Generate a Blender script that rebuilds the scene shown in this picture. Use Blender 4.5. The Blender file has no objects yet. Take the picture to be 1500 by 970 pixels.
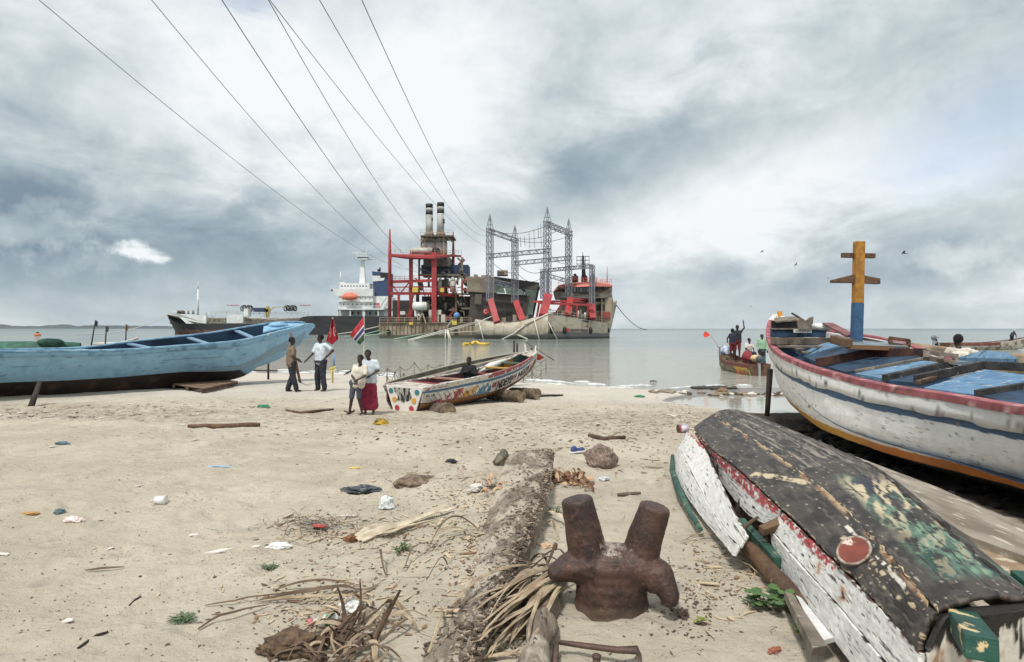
import bpy, bmesh, math, random
import numpy as np
from mathutils import Vector, Matrix, Euler
R = math.radians
PI = math.pi
random.seed(7)
SC = bpy.context.scene
COL = SC.collection
# ------------------------------------------------------------------ camera
CAMH = 1.7
cam = bpy.data.cameras.new('camera')
camo = bpy.data.objects.new('camera', cam)
COL.objects.link(camo)
camo.location = (0, 0, CAMH)
camo.rotation_euler = (R(90), 0, 0)
cam.sensor_width = 36
F = 950.0
cam.lens = 36 * F / 1500
cam.shift_y = -4 / 1500
cam.clip_start = 0.05
cam.clip_end = 60000
SC.camera = camo
SC.view_settings.view_transform = 'Standard'
SC.view_settings.look = 'None'
SC.view_settings.gamma = 1
SC.view_settings.exposure = 0.1
SC.cycles.use_denoising = True
SC.cycles.max_bounces = 6
SC.cycles.transparent_max_bounces = 8
SC.cycles.caustics_reflective = False
SC.cycles.caustics_refractive = False

# ------------------------------------------------------------------ node helper
class NT:
    def __init__(s, tree):
        s.t = tree
    def new(s, typ, **kw):
        n = s.t.nodes.new(typ)
        for k, v in kw.items():
            setattr(n, k, v)
        return n
    def put(s, sock, v):
        if isinstance(v, bpy.types.NodeSocket):
            s.t.links.new(v, sock)
        elif v is not None:
            try:
                sock.default_value = v
            except Exception:
                sock.default_value = tuple(v) + (1,)
    def m(s, op, a, b=None, c=None, clamp=False):
        n = s.new('ShaderNodeMath', operation=op, use_clamp=clamp)
        s.put(n.inputs[0], a)
        if b is not None: s.put(n.inputs[1], b)
        if c is not None: s.put(n.inputs[2], c)
        return n.outputs[0]
    def add(s, a, b): return s.m('ADD', a, b)
    def mul(s, a, b): return s.m('MULTIPLY', a, b)
    def sub(s, a, b): return s.m('SUBTRACT', a, b)
    def step(s, x, lo, hi, smooth=True):
        n = s.new('ShaderNodeMapRange')
        if smooth: n.interpolation_type = 'SMOOTHSTEP'
        s.put(n.inputs[0], x); s.put(n.inputs[1], lo); s.put(n.inputs[2], hi)
        n.inputs[3].default_value = 0; n.inputs[4].default_value = 1
        return n.outputs[0]
    def mix(s, f, a, b):
        n = s.new('ShaderNodeMix', data_type='RGBA')
        s.put(n.inputs[0], f); s.put(n.inputs[6], c4(a)); s.put(n.inputs[7], c4(b))
        return n.outputs[2]
    def noise(s, vec, scale, detail=4, rough=0.55, dist=0, dim='3D'):
        n = s.new('ShaderNodeTexNoise')
        if vec is not None: s.put(n.inputs['Vector'], vec)
        n.inputs['Scale'].default_value = scale
        n.inputs['Detail'].default_value = detail
        n.inputs['Roughness'].default_value = rough
        n.inputs['Distortion'].default_value = dist
        return n.outputs[0]
    def voro(s, vec, scale, feature='F1'):
        n = s.new('ShaderNodeTexVoronoi', feature=feature)
        if vec is not None: s.put(n.inputs['Vector'], vec)
        n.inputs['Scale'].default_value = scale
        return n.outputs[0]
    def mapv(s, vec, scale=(1, 1, 1), loc=(0, 0, 0), rot=(0, 0, 0)):
        n = s.new('ShaderNodeMapping')
        s.put(n.inputs[0], vec)
        n.inputs[1].default_value = loc
        n.inputs[2].default_value = rot
        n.inputs[3].default_value = scale
        return n.outputs[0]
    def bump(s, h, strength=0.5, dist=0.02, nrm=None):
        n = s.new('ShaderNodeBump')
        n.inputs['Strength'].default_value = strength
        n.inputs['Distance'].default_value = dist
        s.put(n.inputs['Height'], h)
        if nrm is not None: s.put(n.inputs['Normal'], nrm)
        return n.outputs[0]

def c4(c):
    if isinstance(c, (tuple, list)) and len(c) == 3: return tuple(c) + (1,)
    return c

def srgb(r, g, b):
    def f(c):
        c /= 255
        return c / 12.92 if c < .04045 else ((c + .055) / 1.055) ** 2.4
    return (f(r), f(g), f(b))

# ------------------------------------------------------------------ world: Nishita sky seen through broken overcast
SUN_EL, SUN_AZ = 58, 205      # azimuth clockwise from +Y (behind the camera, to its left)
w = bpy.data.worlds.new('World')
SC.world = w
w.use_nodes = True
w.node_tree.nodes.clear()
n = NT(w.node_tree)
sky = n.new('ShaderNodeTexSky', sky_type='NISHITA')
sky.sun_disc = False
sky.sun_elevation = R(SUN_EL)
sky.sun_rotation = R(SUN_AZ)
sky.air_density = 1.0
sky.dust_density = 1.5
tc = n.new('ShaderNodeTexCoord')
sep = n.new('ShaderNodeSeparateXYZ')
n.put(sep.inputs[0], tc.outputs['Generated'])
X, Y, Z = sep.outputs
az = n.m('ARCTAN2', X, Y)
el = n.m('ARCSINE', Z)
# cloud-deck coordinates (clouds stretch towards the horizon like a real layer)
den = n.add(n.m('ABSOLUTE', Z), 0.22)
cx = n.m('DIVIDE', X, den); cy = n.m('DIVIDE', Y, den)
comb = n.new('ShaderNodeCombineXYZ')
n.put(comb.inputs[0], cx); n.put(comb.inputs[1], cy); comb.inputs[2].default_value = 3.7
deck = comb.outputs[0]
warp = n.new('ShaderNodeVectorMath', operation='MULTIPLY_ADD')
nz = n.new('ShaderNodeTexNoise'); n.put(nz.inputs['Vector'], deck); nz.inputs['Scale'].default_value = 0.9; nz.inputs['Detail'].default_value = 5
n.put(warp.inputs[0], nz.outputs[1]); warp.inputs[1].default_value = (1.1, 1.1, 0); n.put(warp.inputs[2], deck)
dk = warp.outputs[0]
f1 = n.noise(n.mapv(dk, (0.75, 0.55, 1), (2.1, 0.4, 0), (0, 0, R(35))), 1.0, 9, 0.52)
f2 = n.noise(n.mapv(dk, (1.0, 0.35, 1), (5, 1, 0), (0, 0, R(-48))), 1.7, 8, 0.55)
f3 = n.noise(n.mapv(tc.outputs['Generated'], (1, 1, 2.2)), 6.5, 9, 0.58, 0.35)
f4 = n.noise(n.mapv(tc.outputs['Generated'], (1, 1, 1.9), (3, 1, 2)), 3.1, 6, 0.5)
f5 = n.noise(tc.outputs['Generated'], 24, 8, .62)
# gaussian cloud masses: (px, py of its centre as an angle, half-widths deg, tilt deg, amount)
def blob(px, py, wx, wy, tilt, edge=0.0):
    a0 = math.atan2(px - 750, F); e0 = math.atan2(481 - py, math.hypot(F, px - 750))
    da = n.sub(az, a0); de = n.sub(el, e0)
    if edge:
        da = n.add(da, n.mul(n.sub(f4, .5), edge)); de = n.add(de, n.mul(n.sub(f3, .5), edge))
    ct, st = math.cos(R(tilt)), math.sin(R(tilt))
    p = n.add(n.mul(da, ct / R(wx)), n.mul(de, st / R(wx)))
    q = n.sub(n.mul(de, ct / R(wy)), n.mul(da, st / R(wy)))
    r2 = n.add(n.mul(p, p), n.mul(q, q))
    return n.m('POWER', 2.718, n.mul(r2, -1.0))
BL = [ (120, 350, 15, 3.6, -4, -0.28), (420, 345, 11, 4.6, -8, -0.30), (-60, 290, 8, 5, -10, -0.25),
       (250, 430, 20, 2.8, 0, -0.08), (700, 400, 14, 3, 0, .08), (560, 410, 9, 4, 0, -0.10), (20, 150, 7, 3.5, -15, -0.12),
       (880, 225, 9, 4.8, 14, -0.24), (760, 290, 7, 3.5, 20, -0.20), (800, 120, 4, 4, 40, -.08), (1050, 140, 5, 3, 30, -0.07),
       (1130, 400, 12, 2.8, 3, -0.26), (1330, 365, 5, 2.4, 10, -0.07), (1450, 440, 12, 2.4, 0, -0.08), (1240,410,20,4,0,-.06),
       (1440, 300, 7, 2.2, 12, -0.08), (1480, 60, 9, 5, 20, -0.10), (600, 210, 8, 6, 0, 0.14), (560,300,8,2.5,-25,-.10),
       (300, 140, 17, 8, -10, 0.17), (710, 90, 9, 8, 0, 0.10), (120, 60, 9, 3.5, -20, -.14), (1010, 310, 14, 3.0, 16, 0.19), (1000, 100, 16, 3, 28, 0.16), (1400, 370, 14, 3, 5, .12),
       (1230, 280, 14, 2.6, 18, 0.10), (620, 330, 6, 3, 0, 0.12), (700, 440, 9, 3, 0, .06) ]
B = n.add(0.83, n.mul(n.sub(f1, .5), 0.55))
B = n.add(B, n.mul(n.sub(f2, .5), 0.48))
B = n.add(B, n.mul(n.sub(f3, .5), 0.52))
B = n.add(B, n.mul(n.sub(f5, .5), 0.20))
for px, py, wx, wy, tl, am in BL:
    if am: B = n.add(B, n.mul(blob(px, py, wx, wy, tl, 0.16), am))
# bright cumulus heads in the dark bank on the left: blobs with ragged edges
for px, py, wx, wy, am in ((55, 335, 5.0, 2.6, .22), (105, 380, 5, 1.6, .12), (196, 366, 1.3, 1.0, .34), (218, 376, 2.0, .8, .34), (206, 358, .8, .7, .2), (184, 358, .6, .5, .15), (236, 382, 1.2, .35, .2), (1345, 268, 2.6, .7, .12), (1395, 385, 3.5, 1.6, .15)):
    g = blob(px, py, wx, wy, 0, 0.04)
    B = n.add(B, n.mul(n.step(n.add(g, n.mul(n.sub(f5, .5), 1.5)), .35, .95), am))
B = n.m('MAXIMUM', n.m('MINIMUM', B, 1.08), 0.10)
ramp = n.new('ShaderNodeValToRGB')
n.put(ramp.inputs[0], B)
cr = ramp.color_ramp
cr.elements[0].position = 0.12; cr.elements[0].color = c4(srgb(118, 137, 151))
cr.elements[1].position = 1.0; cr.elements[1].color = c4(srgb(244, 247, 249))
for pos, c in ((0.35, srgb(128, 148, 163)), (0.55, srgb(166, 181, 190)), (0.72, srgb(198, 209, 214)), (0.86, srgb(224, 231, 234))):
    e = cr.elements.new(pos); e.color = c4(c)
# gaps where the real sky shows: right, and a small rent at the top
gap = n.m('MAXIMUM', n.mul(blob(1450, 190, 15, 5.5, 18, .1), 0.62), n.mul(blob(350, -5, 5, 2.0, 0, .12), 0.8))
gap = n.step(n.add(gap, n.mul(n.sub(f3, .5), 0.9)), 0.15, 1.0)
below = n.step(Z, -0.02, 0.0)
bgc = n.new('ShaderNodeBackground'); n.put(bgc.inputs[0], ramp.outputs[0]); bgc.inputs[1].default_value = 0.96
bgs = n.new('ShaderNodeBackground'); n.put(bgs.inputs[0], sky.outputs[0]); bgs.inputs[1].default_value = 0.15
mx = n.new('ShaderNodeMixShader')
n.put(mx.inputs[0], n.mul(gap, 0.62)); n.put(mx.inputs[1], bgc.outputs[0]); n.put(mx.inputs[2], bgs.outputs[0])
wo = n.new('ShaderNodeOutputWorld'); n.put(wo.inputs[0], mx.outputs[0])
# ------------------------------------------------------------------ sun (veiled)
sl = bpy.data.lights.new('sun', 'SUN')
sl.energy = 3.0
sl.angle = R(8)
sl.color = (1.0, 0.96, 0.9)
so = bpy.data.objects.new('sun', sl)
COL.objects.link(so)
so.location = (-20, -20, 50)
sd = Vector((math.sin(R(SUN_AZ)) * math.cos(R(SUN_EL)), math.cos(R(SUN_AZ)) * math.cos(R(SUN_EL)), math.sin(R(SUN_EL))))
so.rotation_euler = sd.to_track_quat('Z', 'Y').to_euler()

# ------------------------------------------------------------------ numpy noise
def _h(ix, iy, s):
    v = (ix.astype(np.int64) * 374761393 + iy.astype(np.int64) * 668265263 + s * 1274126177) & 0xffffffff
    v = ((v ^ (v >> 13)) * 1274126177) & 0xffffffff
    v = v ^ (v >> 16)
    return (v & 0xffffff) / float(0xffffff)
def vnoise(x, y, s=0):
    x = np.asarray(x, float); y = np.asarray(y, float)
    ix = np.floor(x); iy = np.floor(y)
    fx = x - ix; fy = y - iy
    fx = fx * fx * (3 - 2 * fx); fy = fy * fy * (3 - 2 * fy)
    ix = ix.astype(np.int64); iy = iy.astype(np.int64)
    a = _h(ix, iy, s); b = _h(ix + 1, iy, s); c = _h(ix, iy + 1, s); d = _h(ix + 1, iy + 1, s)
    return (a + (b - a) * fx) * (1 - fy) + (c + (d - c) * fx) * fy
def fbm(x, y, s=0, o=4):
    t = 0; a = .5; tot = 0
    for i in range(o):
        t = t + a * vnoise(np.asarray(x) * 2 ** i, np.asarray(y) * 2 ** i, s + i * 17); tot += a; a *= .5
    return t / tot
def sstep(x, a, b):
    t = np.clip((np.asarray(x, float) - a) / (b - a), 0, 1)
    return t * t * (3 - 2 * t)
def itp(x, xs, ys): return np.interp(x, xs, ys)

# ------------------------------------------------------------------ placing helpers (pixel of the 1500x970 photo -> point in the place)
def P(px, py, d): return Vector(((px - 750) / F * d, d, CAMH + (481 - py) / F * d))
def Pz(px, py, z):
    d = (CAMH - z) * F / (py - 481)
    return Vector(((px - 750) / F * d, d, z))

# ground
SEA = -0.6
SHX = [-400, -60, -27, -12.2, -6.1, -1.45, 1.4, 3.5, 4.8, 5.6, 7, 9, 16, 30, 400]
SHY = [60, 42, 34, 33, 30.8, 27.4, 26.4, 25.2, 24.4, 24.6, 25.0, 25.5, 25, 24, 24]
def gzv(x, y):
    x = np.asarray(x, float); y = np.asarray(y, float)
    ys = np.interp(x, SHX, SHY) + (vnoise(x * .35, y * 0, 5) - .5) * 1.2
    t = ys - y
    z = np.interp(t, [-200, -30, -8, 0, 1.2, 5, 12, 19, 23, 400], [-14, -4, -1.2, SEA, -.49, -.40, -.24, -.06, 0, 0])
    # wet bar and tide pool on the right
    bar = sstep(x, 5.0, 6.6) * sstep(y, 15, 18)
    zb = np.interp(y, [14, 17.5, 18.0, 21.3, 21.9, 22.6, 24.5, 26], [-.35, -.52, -.66, -.68, -.585, -.56, -.575, -.64])
    e = ((x - 9.6) / 4.9) ** 4 + ((y - 19.1) / 3.0) ** 2
    z = z * (1 - bar) + np.minimum(zb, z) * bar
    z = np.where(e < 1.3, np.minimum(z, -.46 - .22 * sstep(1.3 - e, 0, .6)), z)
    # hollow below the white boat
    hb = np.exp(-((x - 6.3) / 1.3) ** 2) * sstep(y, 1, 5) * (1 - sstep(y, 13, 17))
    z = z - .22 * hb
    # sand drifted against the left side of the big timber
    bx = np.interp(y, [2.4, 8.0], [-.62, .05])
    dr = np.exp(-((x - bx) / .34) ** 2) * sstep(y, 1.5, 3.2) * (1 - sstep(y, 6.5, 8.4))
    z = z + .10 * dr
    rb = np.sqrt(((x - .60) / 1.25) ** 2 + (y - 3.93) ** 2); z = z + .018 * np.exp(-((rb - .28) / .09) ** 2)
    near = 1 - sstep(y, 14, 24)
    land = sstep(t, 0, 3)
    z = z + land * ((fbm(x * .45 + 3, y * .45, 1, 3) - .5) * .09 * near + (fbm(x * .45 + 3, y * .45, 1, 3) - .5) * .05)
    return z
def detail(x, y):
    nearw = 1 - sstep(y, 9, 22)
    f = fbm(x * 2.1, y * 2.1, 11, 4) - .5
    g = fbm(x * 7 + 5, y * 7, 23, 3) - .5
    # scuffed footprints
    gx, gy = x * 2.6 + fbm(x, y, 3, 2) * 2, y * 2.1 + fbm(x, y, 4, 2) * 2
    ix, iy = np.floor(gx), np.floor(gy)
    ox = gx - ix - .5 + (_h(ix.astype(np.int64), iy.astype(np.int64), 9) - .5) * .5
    oy = gy - iy - .5 + (_h(ix.astype(np.int64), iy.astype(np.int64), 10) - .5) * .5
    on = _h(ix.astype(np.int64), iy.astype(np.int64), 12) > .45
    r = (ox / .33) ** 2 + (oy / .22) ** 2
    foot = np.where(on, -np.exp(-r * 1.5) * .9 + np.exp(-(np.sqrt(r) - 1.3) ** 2 * 7) * .4, 0)
    land = sstep(gzv(x, y), -.585, -.53)
    return (f * .065 + g * .022 + foot * .036) * (0.35 + .65 * nearw) * land
class _Look:
    def __init__(s, x0, x1, y0, y1, st):
        s.x0, s.y0, s.st = x0, y0, st; s.nx = int((x1 - x0) / st) + 1; s.ny = int((y1 - y0) / st) + 1
        a, b = np.meshgrid(x0 + np.arange(s.nx) * st, y0 + np.arange(s.ny) * st); a = a.ravel(); b = b.ravel()
        s.g = (gzv(a, b) + detail(a, b)).reshape(s.ny, s.nx)
    def has(s, x, y): return s.x0 <= x < s.x0 + (s.nx - 2) * s.st and s.y0 <= y < s.y0 + (s.ny - 2) * s.st
    def __call__(s, x, y):
        fx = (x - s.x0) / s.st; fy = (y - s.y0) / s.st; i = int(fx); j = int(fy); fx -= i; fy -= j; g = s.g
        return float((g[j, i] * (1 - fx) + g[j, i + 1] * fx) * (1 - fy) + (g[j + 1, i] * (1 - fx) + g[j + 1, i + 1] * fx) * fy)
_LN = _Look(-7, 7, 1, 11, .03); _LF = _Look(-34, 26, 0, 42, .1)
def gz(x, y):
    if _LN.has(x, y): return _LN(x, y)
    if _LF.has(x, y): return _LF(x, y)
    return float(gzv(np.array([x]), np.array([y]))[0])
def G(px, py):
    z = 0.0
    for i in range(12):
        p = Pz(px, py, z); z = .5 * z + .5 * gz(p.x, p.y)
    p = Pz(px, py, z)
    return Vector((p.x, p.y, gz(p.x, p.y)))

# ------------------------------------------------------------------ object helpers
def link(o, parent=None):
    COL.objects.link(o)
    if parent is not None: o.parent = parent
    return o
def tag(o, label=None, cat=None, group=None, kind=None):
    if label: o['label'] = label
    if cat: o['category'] = cat
    if group: o['group'] = group
    if kind: o['kind'] = kind
    return o
def thing(name, label, cat, loc=(0, 0, 0), rz=0, group=None):
    o = bpy.data.objects.new(name, None)
    o.empty_display_size = .1
    link(o); o.location = loc; o.rotation_euler = (0, 0, rz)
    return tag(o, label, cat, group)
def mesh(name, verts, faces, mats, parent=None, smooth=False, uv=None, col=None, fmat=None):
    me = bpy.data.meshes.new(name)
    me.from_pydata([tuple(v) for v in verts], [], faces)
    if not isinstance(mats, (list, tuple)): mats = [mats]
    for m_ in mats: me.materials.append(m_)
    if fmat is not None: me.polygons.foreach_set('material_index', fmat)
    if smooth: me.polygons.foreach_set('use_smooth', [True] * len(me.polygons))
    if uv is not None:
        ul = me.uv_layers.new(name='UVMap')
        li = np.empty(len(me.loops), int); me.loops.foreach_get('vertex_index', li)
        ul.data.foreach_set('uv', np.asarray(uv, float)[li].ravel())
    if col is not None:
        ca = me.color_attributes.new('Col', 'FLOAT_COLOR', 'POINT')
        c = np.ones((len(verts), 4)); c[:, :3] = col
        ca.data.foreach_set('color', c.ravel())
    me.update()
    o = bpy.data.objects.new(name, me)
    return link(o, parent)
class MB:
    """collects solid pieces, then links them as ONE mesh"""
    def __init__(s): s.v = []; s.f = []; s.mi = []; s.sm = []; s.cur = 0
    def raw(s, vs, fs, sm=False):
        b = len(s.v); s.v += [Vector(v) for v in vs]; s.f += [tuple(b + i for i in f) for f in fs]
        s.mi += [s.cur] * len(fs); s.sm += [sm] * len(fs)
    def box(s, a, b):
        x0, y0, z0 = a; x1, y1, z1 = b
        s.raw([(x0, y0, z0), (x1, y0, z0), (x1, y1, z0), (x0, y1, z0), (x0, y0, z1), (x1, y0, z1), (x1, y1, z1), (x0, y1, z1)],
              [(3, 2, 1, 0), (4, 5, 6, 7), (0, 1, 5, 4), (1, 2, 6, 5), (2, 3, 7, 6), (3, 0, 4, 7)])
    def bar(s, p, q, w_, h_=None, up=Vector((0, 0, 1))):
        h_ = h_ or w_
        p = Vector(p); q = Vector(q); d = (q - p)
        if d.length < 1e-6: return
        d.normalize(); r = d.cross(up)
        if r.length < 1e-3: r = d.cross(Vector((0, 1, 0)))
        r.normalize(); u = r.cross(d)
        vs = []
        for c in (p, q):
            for a, b in ((-1, -1), (1, -1), (1, 1), (-1, 1)): vs.append(c + r * a * w_ / 2 + u * b * h_ / 2)
        s.raw(vs, [(3, 2, 1, 0), (4, 5, 6, 7), (0, 1, 5, 4), (1, 2, 6, 5), (2, 3, 7, 6), (3, 0, 4, 7)])
    def tube(s, pts, rad, n_=8, caps=True):
        pts = [Vector(p) for p in pts]
        rs = rad if isinstance(rad, (list, tuple)) else [rad] * len(pts)
        vs = []; prev = None
        for i, p in enumerate(pts):
            a = pts[max(0, i - 1)]; b = pts[min(len(pts) - 1, i + 1)]
            d = (b - a).normalized()
            if prev is None:
                r = d.cross(Vector((0, 0, 1)))
                if r.length < 1e-2: r = d.cross(Vector((0, 1, 0)))
            else:
                r = prev - d * prev.dot(d)
            r.normalize(); prev = r; u = d.cross(r)
            for k in range(n_):
                t = 2 * PI * k / n_
                vs.append(p + (r * math.cos(t) + u * math.sin(t)) * rs[i])
        fs = []
        for i in range(len(pts) - 1):
            for k in range(n_):
                fs.append((i * n_ + k, i * n_ + (k + 1) % n_, (i + 1) * n_ + (k + 1) % n_, (i + 1) * n_ + k))
        s.raw(vs, fs, True)
        if caps:
            b = len(s.v) - len(vs)
            s.f.append(tuple(b + k for k in reversed(range(n_)))); s.mi.append(s.cur); s.sm.append(False)
            s.f.append(tuple(b + (len(pts) - 1) * n_ + k for k in range(n_))); s.mi.append(s.cur); s.sm.append(False)
    def cyl(s, p, q, r0, r1=None, n_=16): s.tube([p, q], [r0, r0 if r1 is None else r1], n_)
    def ball(s, c, r, n_=10, sc=(1, 1, 1), rot=None):
        c = Vector(c); vs = []; fs = []
        for i in range(n_ + 1):
            th = PI * i / n_
            for k in range(n_ * 2):
                ph = PI * k / n_
                v = Vector((math.sin(th) * math.cos(ph) * sc[0], math.sin(th) * math.sin(ph) * sc[1], math.cos(th) * sc[2])) * r
                if rot: v = rot @ v
                vs.append(c + v)
        m_ = n_ * 2
        for i in range(n_):
            for k in range(m_):
                fs.append((i * m_ + k, (i + 1) * m_ + k, (i + 1) * m_ + (k + 1) % m_, i * m_ + (k + 1) % m_))
        s.raw(vs, fs, True)
    def quadslab(s, c, th):
        """slab from 4 corner points of its top, thickness th downwards"""
        c = [Vector(x) for x in c]; nrm = (c[1] - c[0]).cross(c[3] - c[0]).normalized()
        if nrm.z < 0 and abs(nrm.z) > .05: nrm = -nrm
        vs = [x - nrm * th for x in c] + c
        s.raw(vs, [(3, 2, 1, 0), (4, 5, 6, 7), (0, 1, 5, 4), (1, 2, 6, 5), (2, 3, 7, 6), (3, 0, 4, 7)])
    def prism(s, pts, off):
        """polygon extruded by vector off"""
        off = Vector(off); k = len(pts); pts = [Vector(p) for p in pts]
        s.raw(pts + [p + off for p in pts], [tuple(reversed(range(k))), tuple(range(k, 2 * k))] + [(i, (i + 1) % k, k + (i + 1) % k, k + i) for i in range(k)])
    def xf(s, mt, start=0):
        for i in range(start, len(s.v)): s.v[i] = mt @ s.v[i]
    def build(s, name, mats, parent=None, bevel=0, fixn=True):
        o = mesh(name, s.v, s.f, mats, parent, fmat=s.mi)
        me = o.data
        me.polygons.foreach_set('use_smooth', s.sm)
        if fixn:
            bm = bmesh.new(); bm.from_mesh(me); bmesh.ops.recalc_face_normals(bm, faces=bm.faces); bm.to_mesh(me); bm.free()
        if bevel:
            md = o.modifiers.new('bevel', 'BEVEL'); md.width = bevel; md.segments = 2; md.limit_method = 'ANGLE'
        return o
def jitter(o, amp, fr, seed=0):
    """roughen a mesh's own shape"""
    from mathutils import noise as mn
    for v in o.data.vertices:
        v.co += mn.noise_vector(v.co * fr + Vector((seed, 0, 0))) * amp
def remesh(o, vox, smooth=6, sub=0):
    md = o.modifiers.new('remesh', 'REMESH'); md.mode = 'VOXEL'; md.voxel_size = vox; md.use_smooth_shade = True
    if smooth:
        md = o.modifiers.new('smooth', 'SMOOTH'); md.factor = .5; md.iterations = smooth
    return o

# ------------------------------------------------------------------ materials
MATS = {}
def pmat(name, base, rough=.6, metal=0, noise=None, bump=0, bscale=40, coord='Object', spec=.5, layers=(), use_col=False, stretch=(1, 1, 1), dirt=None, emit=None):
    """noise=(colour2, scale); layers = list of (colour, scale, lo, hi, stretch)"""
    if name in MATS: return MATS[name]
    m_ = bpy.data.materials.new(name); m_.use_nodes = True
    t = m_.node_tree; bs = t.nodes['Principled BSDF']; k = NT(t)
    tc_ = k.new('ShaderNodeTexCoord'); vec = tc_.outputs[coord]
    vs = k.mapv(vec, stretch)
    c = c4(base)
    if use_col:
        at = k.new('ShaderNodeVertexColor', layer_name='Col'); c = at.outputs[0]
    if noise:
        f = k.step(k.noise(vs, noise[1], 6, .6), .35, .65)
        if use_col:
            mm = k.new('ShaderNodeMix', data_type='RGBA', blend_type='MULTIPLY'); mm.inputs[0].default_value = 1
            k.put(mm.inputs[6], c); k.put(mm.inputs[7], k.mix(f, (1, 1, 1), noise[0])); c = mm.outputs[2]
        else: c = k.mix(f, c, noise[0])
    for L in layers:
        lc, sc_, lo, hi = L[:4]; st = L[4] if len(L) > 4 else (1, 1, 1)
        f = k.step(k.noise(k.mapv(vec, st, (sc_, 3, 1)), sc_, 7, .62), lo, hi)
        c = k.mix(f, c, lc)
    k.put(bs.inputs['Base Color'], c)
    bs.inputs['Roughness'].default_value = rough
    bs.inputs['Metallic'].default_value = metal
    bs.inputs['Specular IOR Level'].default_value = spec
    if bump:
        h = k.noise(vs, bscale, 8, .65)
        k.put(bs.inputs['Normal'], k.bump(h, min(1, bump), .02 if bump <= 1 else .02 * bump))
    MATS[name] = m_
    return m_

# loft: stations = list of sections, each a list of points (same count)
def catmull(p, t):
    n_ = len(p) - 1; x = min(max(t, 0), 1) * n_; i = min(int(x), n_ - 1); f = x - i
    p0 = p[max(i - 1, 0)]; p1 = p[i]; p2 = p[i + 1]; p3 = p[min(i + 2, n_)]
    return p1 + (p2 - p0) * (.5 * f) + (p0 * 2 - p1 * 5 + p2 * 4 - p3) * (.5 * f * f) + (p1 * 3 - p0 - p2 * 3 + p3) * (.5 * f ** 3)
class Surf:
    def __init__(s, st, linear_v=False):
        s.st = [[Vector(p) for p in sec] for sec in st]; s.lin = linear_v
        s.cols = [list(c) for c in zip(*s.st)]
    def __call__(s, u, v):
        sec = [catmull(c, u) for c in s.cols]
        if s.lin:
            x = min(max(v, 0), 1) * (len(sec) - 1); i = min(int(x), len(sec) - 2); f = x - i
            return sec[i].lerp(sec[i + 1], f)
        return catmull(sec, v)
    def nrm(s, u, v):
        a = s(min(u + .004, 1), v) - s(max(u - .004, 0), v); b = s(u, min(v + .01, 1)) - s(u, max(v - .01, 0))
        return a.cross(b).normalized()
    def grid(s, nu, nv, u0=0, u1=1, v0=0, v1=1):
        us = np.linspace(u0, u1, nu); vs = np.linspace(v0, v1, nv); V = []; UV = []
        for u in us:
            for v in vs: V.append(s(u, v)); UV.append((u, v))
        Fc = [(i * nv + j, (i + 1) * nv + j, (i + 1) * nv + j + 1, i * nv + j + 1) for i in range(nu - 1) for j in range(nv - 1)]
        return V, Fc, np.array(UV)
    def build(s, name, mat_, parent, nu=80, nv=24, colf=None, thick=0, smooth=True, rng=(0, 1, 0, 1), rough=0, off=-1, seed=0):
        V, Fc, UV = s.grid(nu, nv, *rng)
        col = colf(UV[:, 0], UV[:, 1]) if colf else None
        if rough:
            amp = (fbm(UV[:, 0] * 60, UV[:, 1] * 9, seed, 4) - .5) * rough
            V = [v + s.nrm(*uv) * float(a) for v, uv, a in zip(V, UV, amp)]
        o = mesh(name, V, Fc, mat_, parent, smooth, uv=UV, col=col)
        if thick:
            md = o.modifiers.new('thick', 'SOLIDIFY'); md.thickness = thick; md.offset = off
        return o
    def line(s, v, u0=0, u1=1, n_=40, off=0, dz=0):
        return [s(u, v) + s.nrm(u, v) * off + Vector((0, 0, dz)) for u in np.linspace(u0, u1, n_)]

def text_verts(txt, size=1, bold=0.0):
    cu = bpy.data.curves.new('t', 'FONT'); cu.body = txt; cu.size = size; cu.offset = bold; cu.resolution_u = 3
    o = bpy.data.objects.new('t', cu); COL.objects.link(o)
    dg = bpy.context.evaluated_depsgraph_get(); dg.update()
    me = o.evaluated_get(dg).to_mesh()
    v = [Vector(x.co) for x in me.vertices]; f = [tuple(p.vertices) for p in me.polygons]
    o.evaluated_get(dg).to_mesh_clear()
    bpy.data.objects.remove(o); bpy.data.curves.remove(cu)
    if not v: return [], [], 1, 1
    x0 = min(q.x for q in v); x1 = max(q.x for q in v); y0 = min(q.y for q in v); y1 = max(q.y for q in v)
    v = [Vector(((q.x - x0) / (x1 - x0), (q.y - y0) / (y1 - y0), 0)) for q in v]
    return v, f, x1 - x0, y1 - y0
def lettering(name, txt, mapf, mat_, parent, bold=.01):
    v, f, a, b = text_verts(txt, 1, bold)
    if not v: return None
    bm = bmesh.new(); vs = [bm.verts.new(q) for q in v]
    for q in f:
        try: bm.faces.new([vs[i] for i in q])
        except Exception: pass
    bmesh.ops.triangulate(bm, faces=bm.faces)
    bmesh.ops.subdivide_edges(bm, edges=[e for e in bm.edges if e.calc_length() > .06], cuts=1)
    bm.verts.ensure_lookup_table()
    V = [Vector(mapf(q.co.x, q.co.y)) for q in bm.verts]; Fc = [tuple(x.index for x in q.verts) for q in bm.faces]
    bm.free()
    return mesh(name, V, Fc, mat_, parent)
def flatmap(o, ux, uy): 
    o = Vector(o); ux = Vector(ux); uy = Vector(uy)
    return lambda x, y: o + ux * x + uy * y
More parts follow.
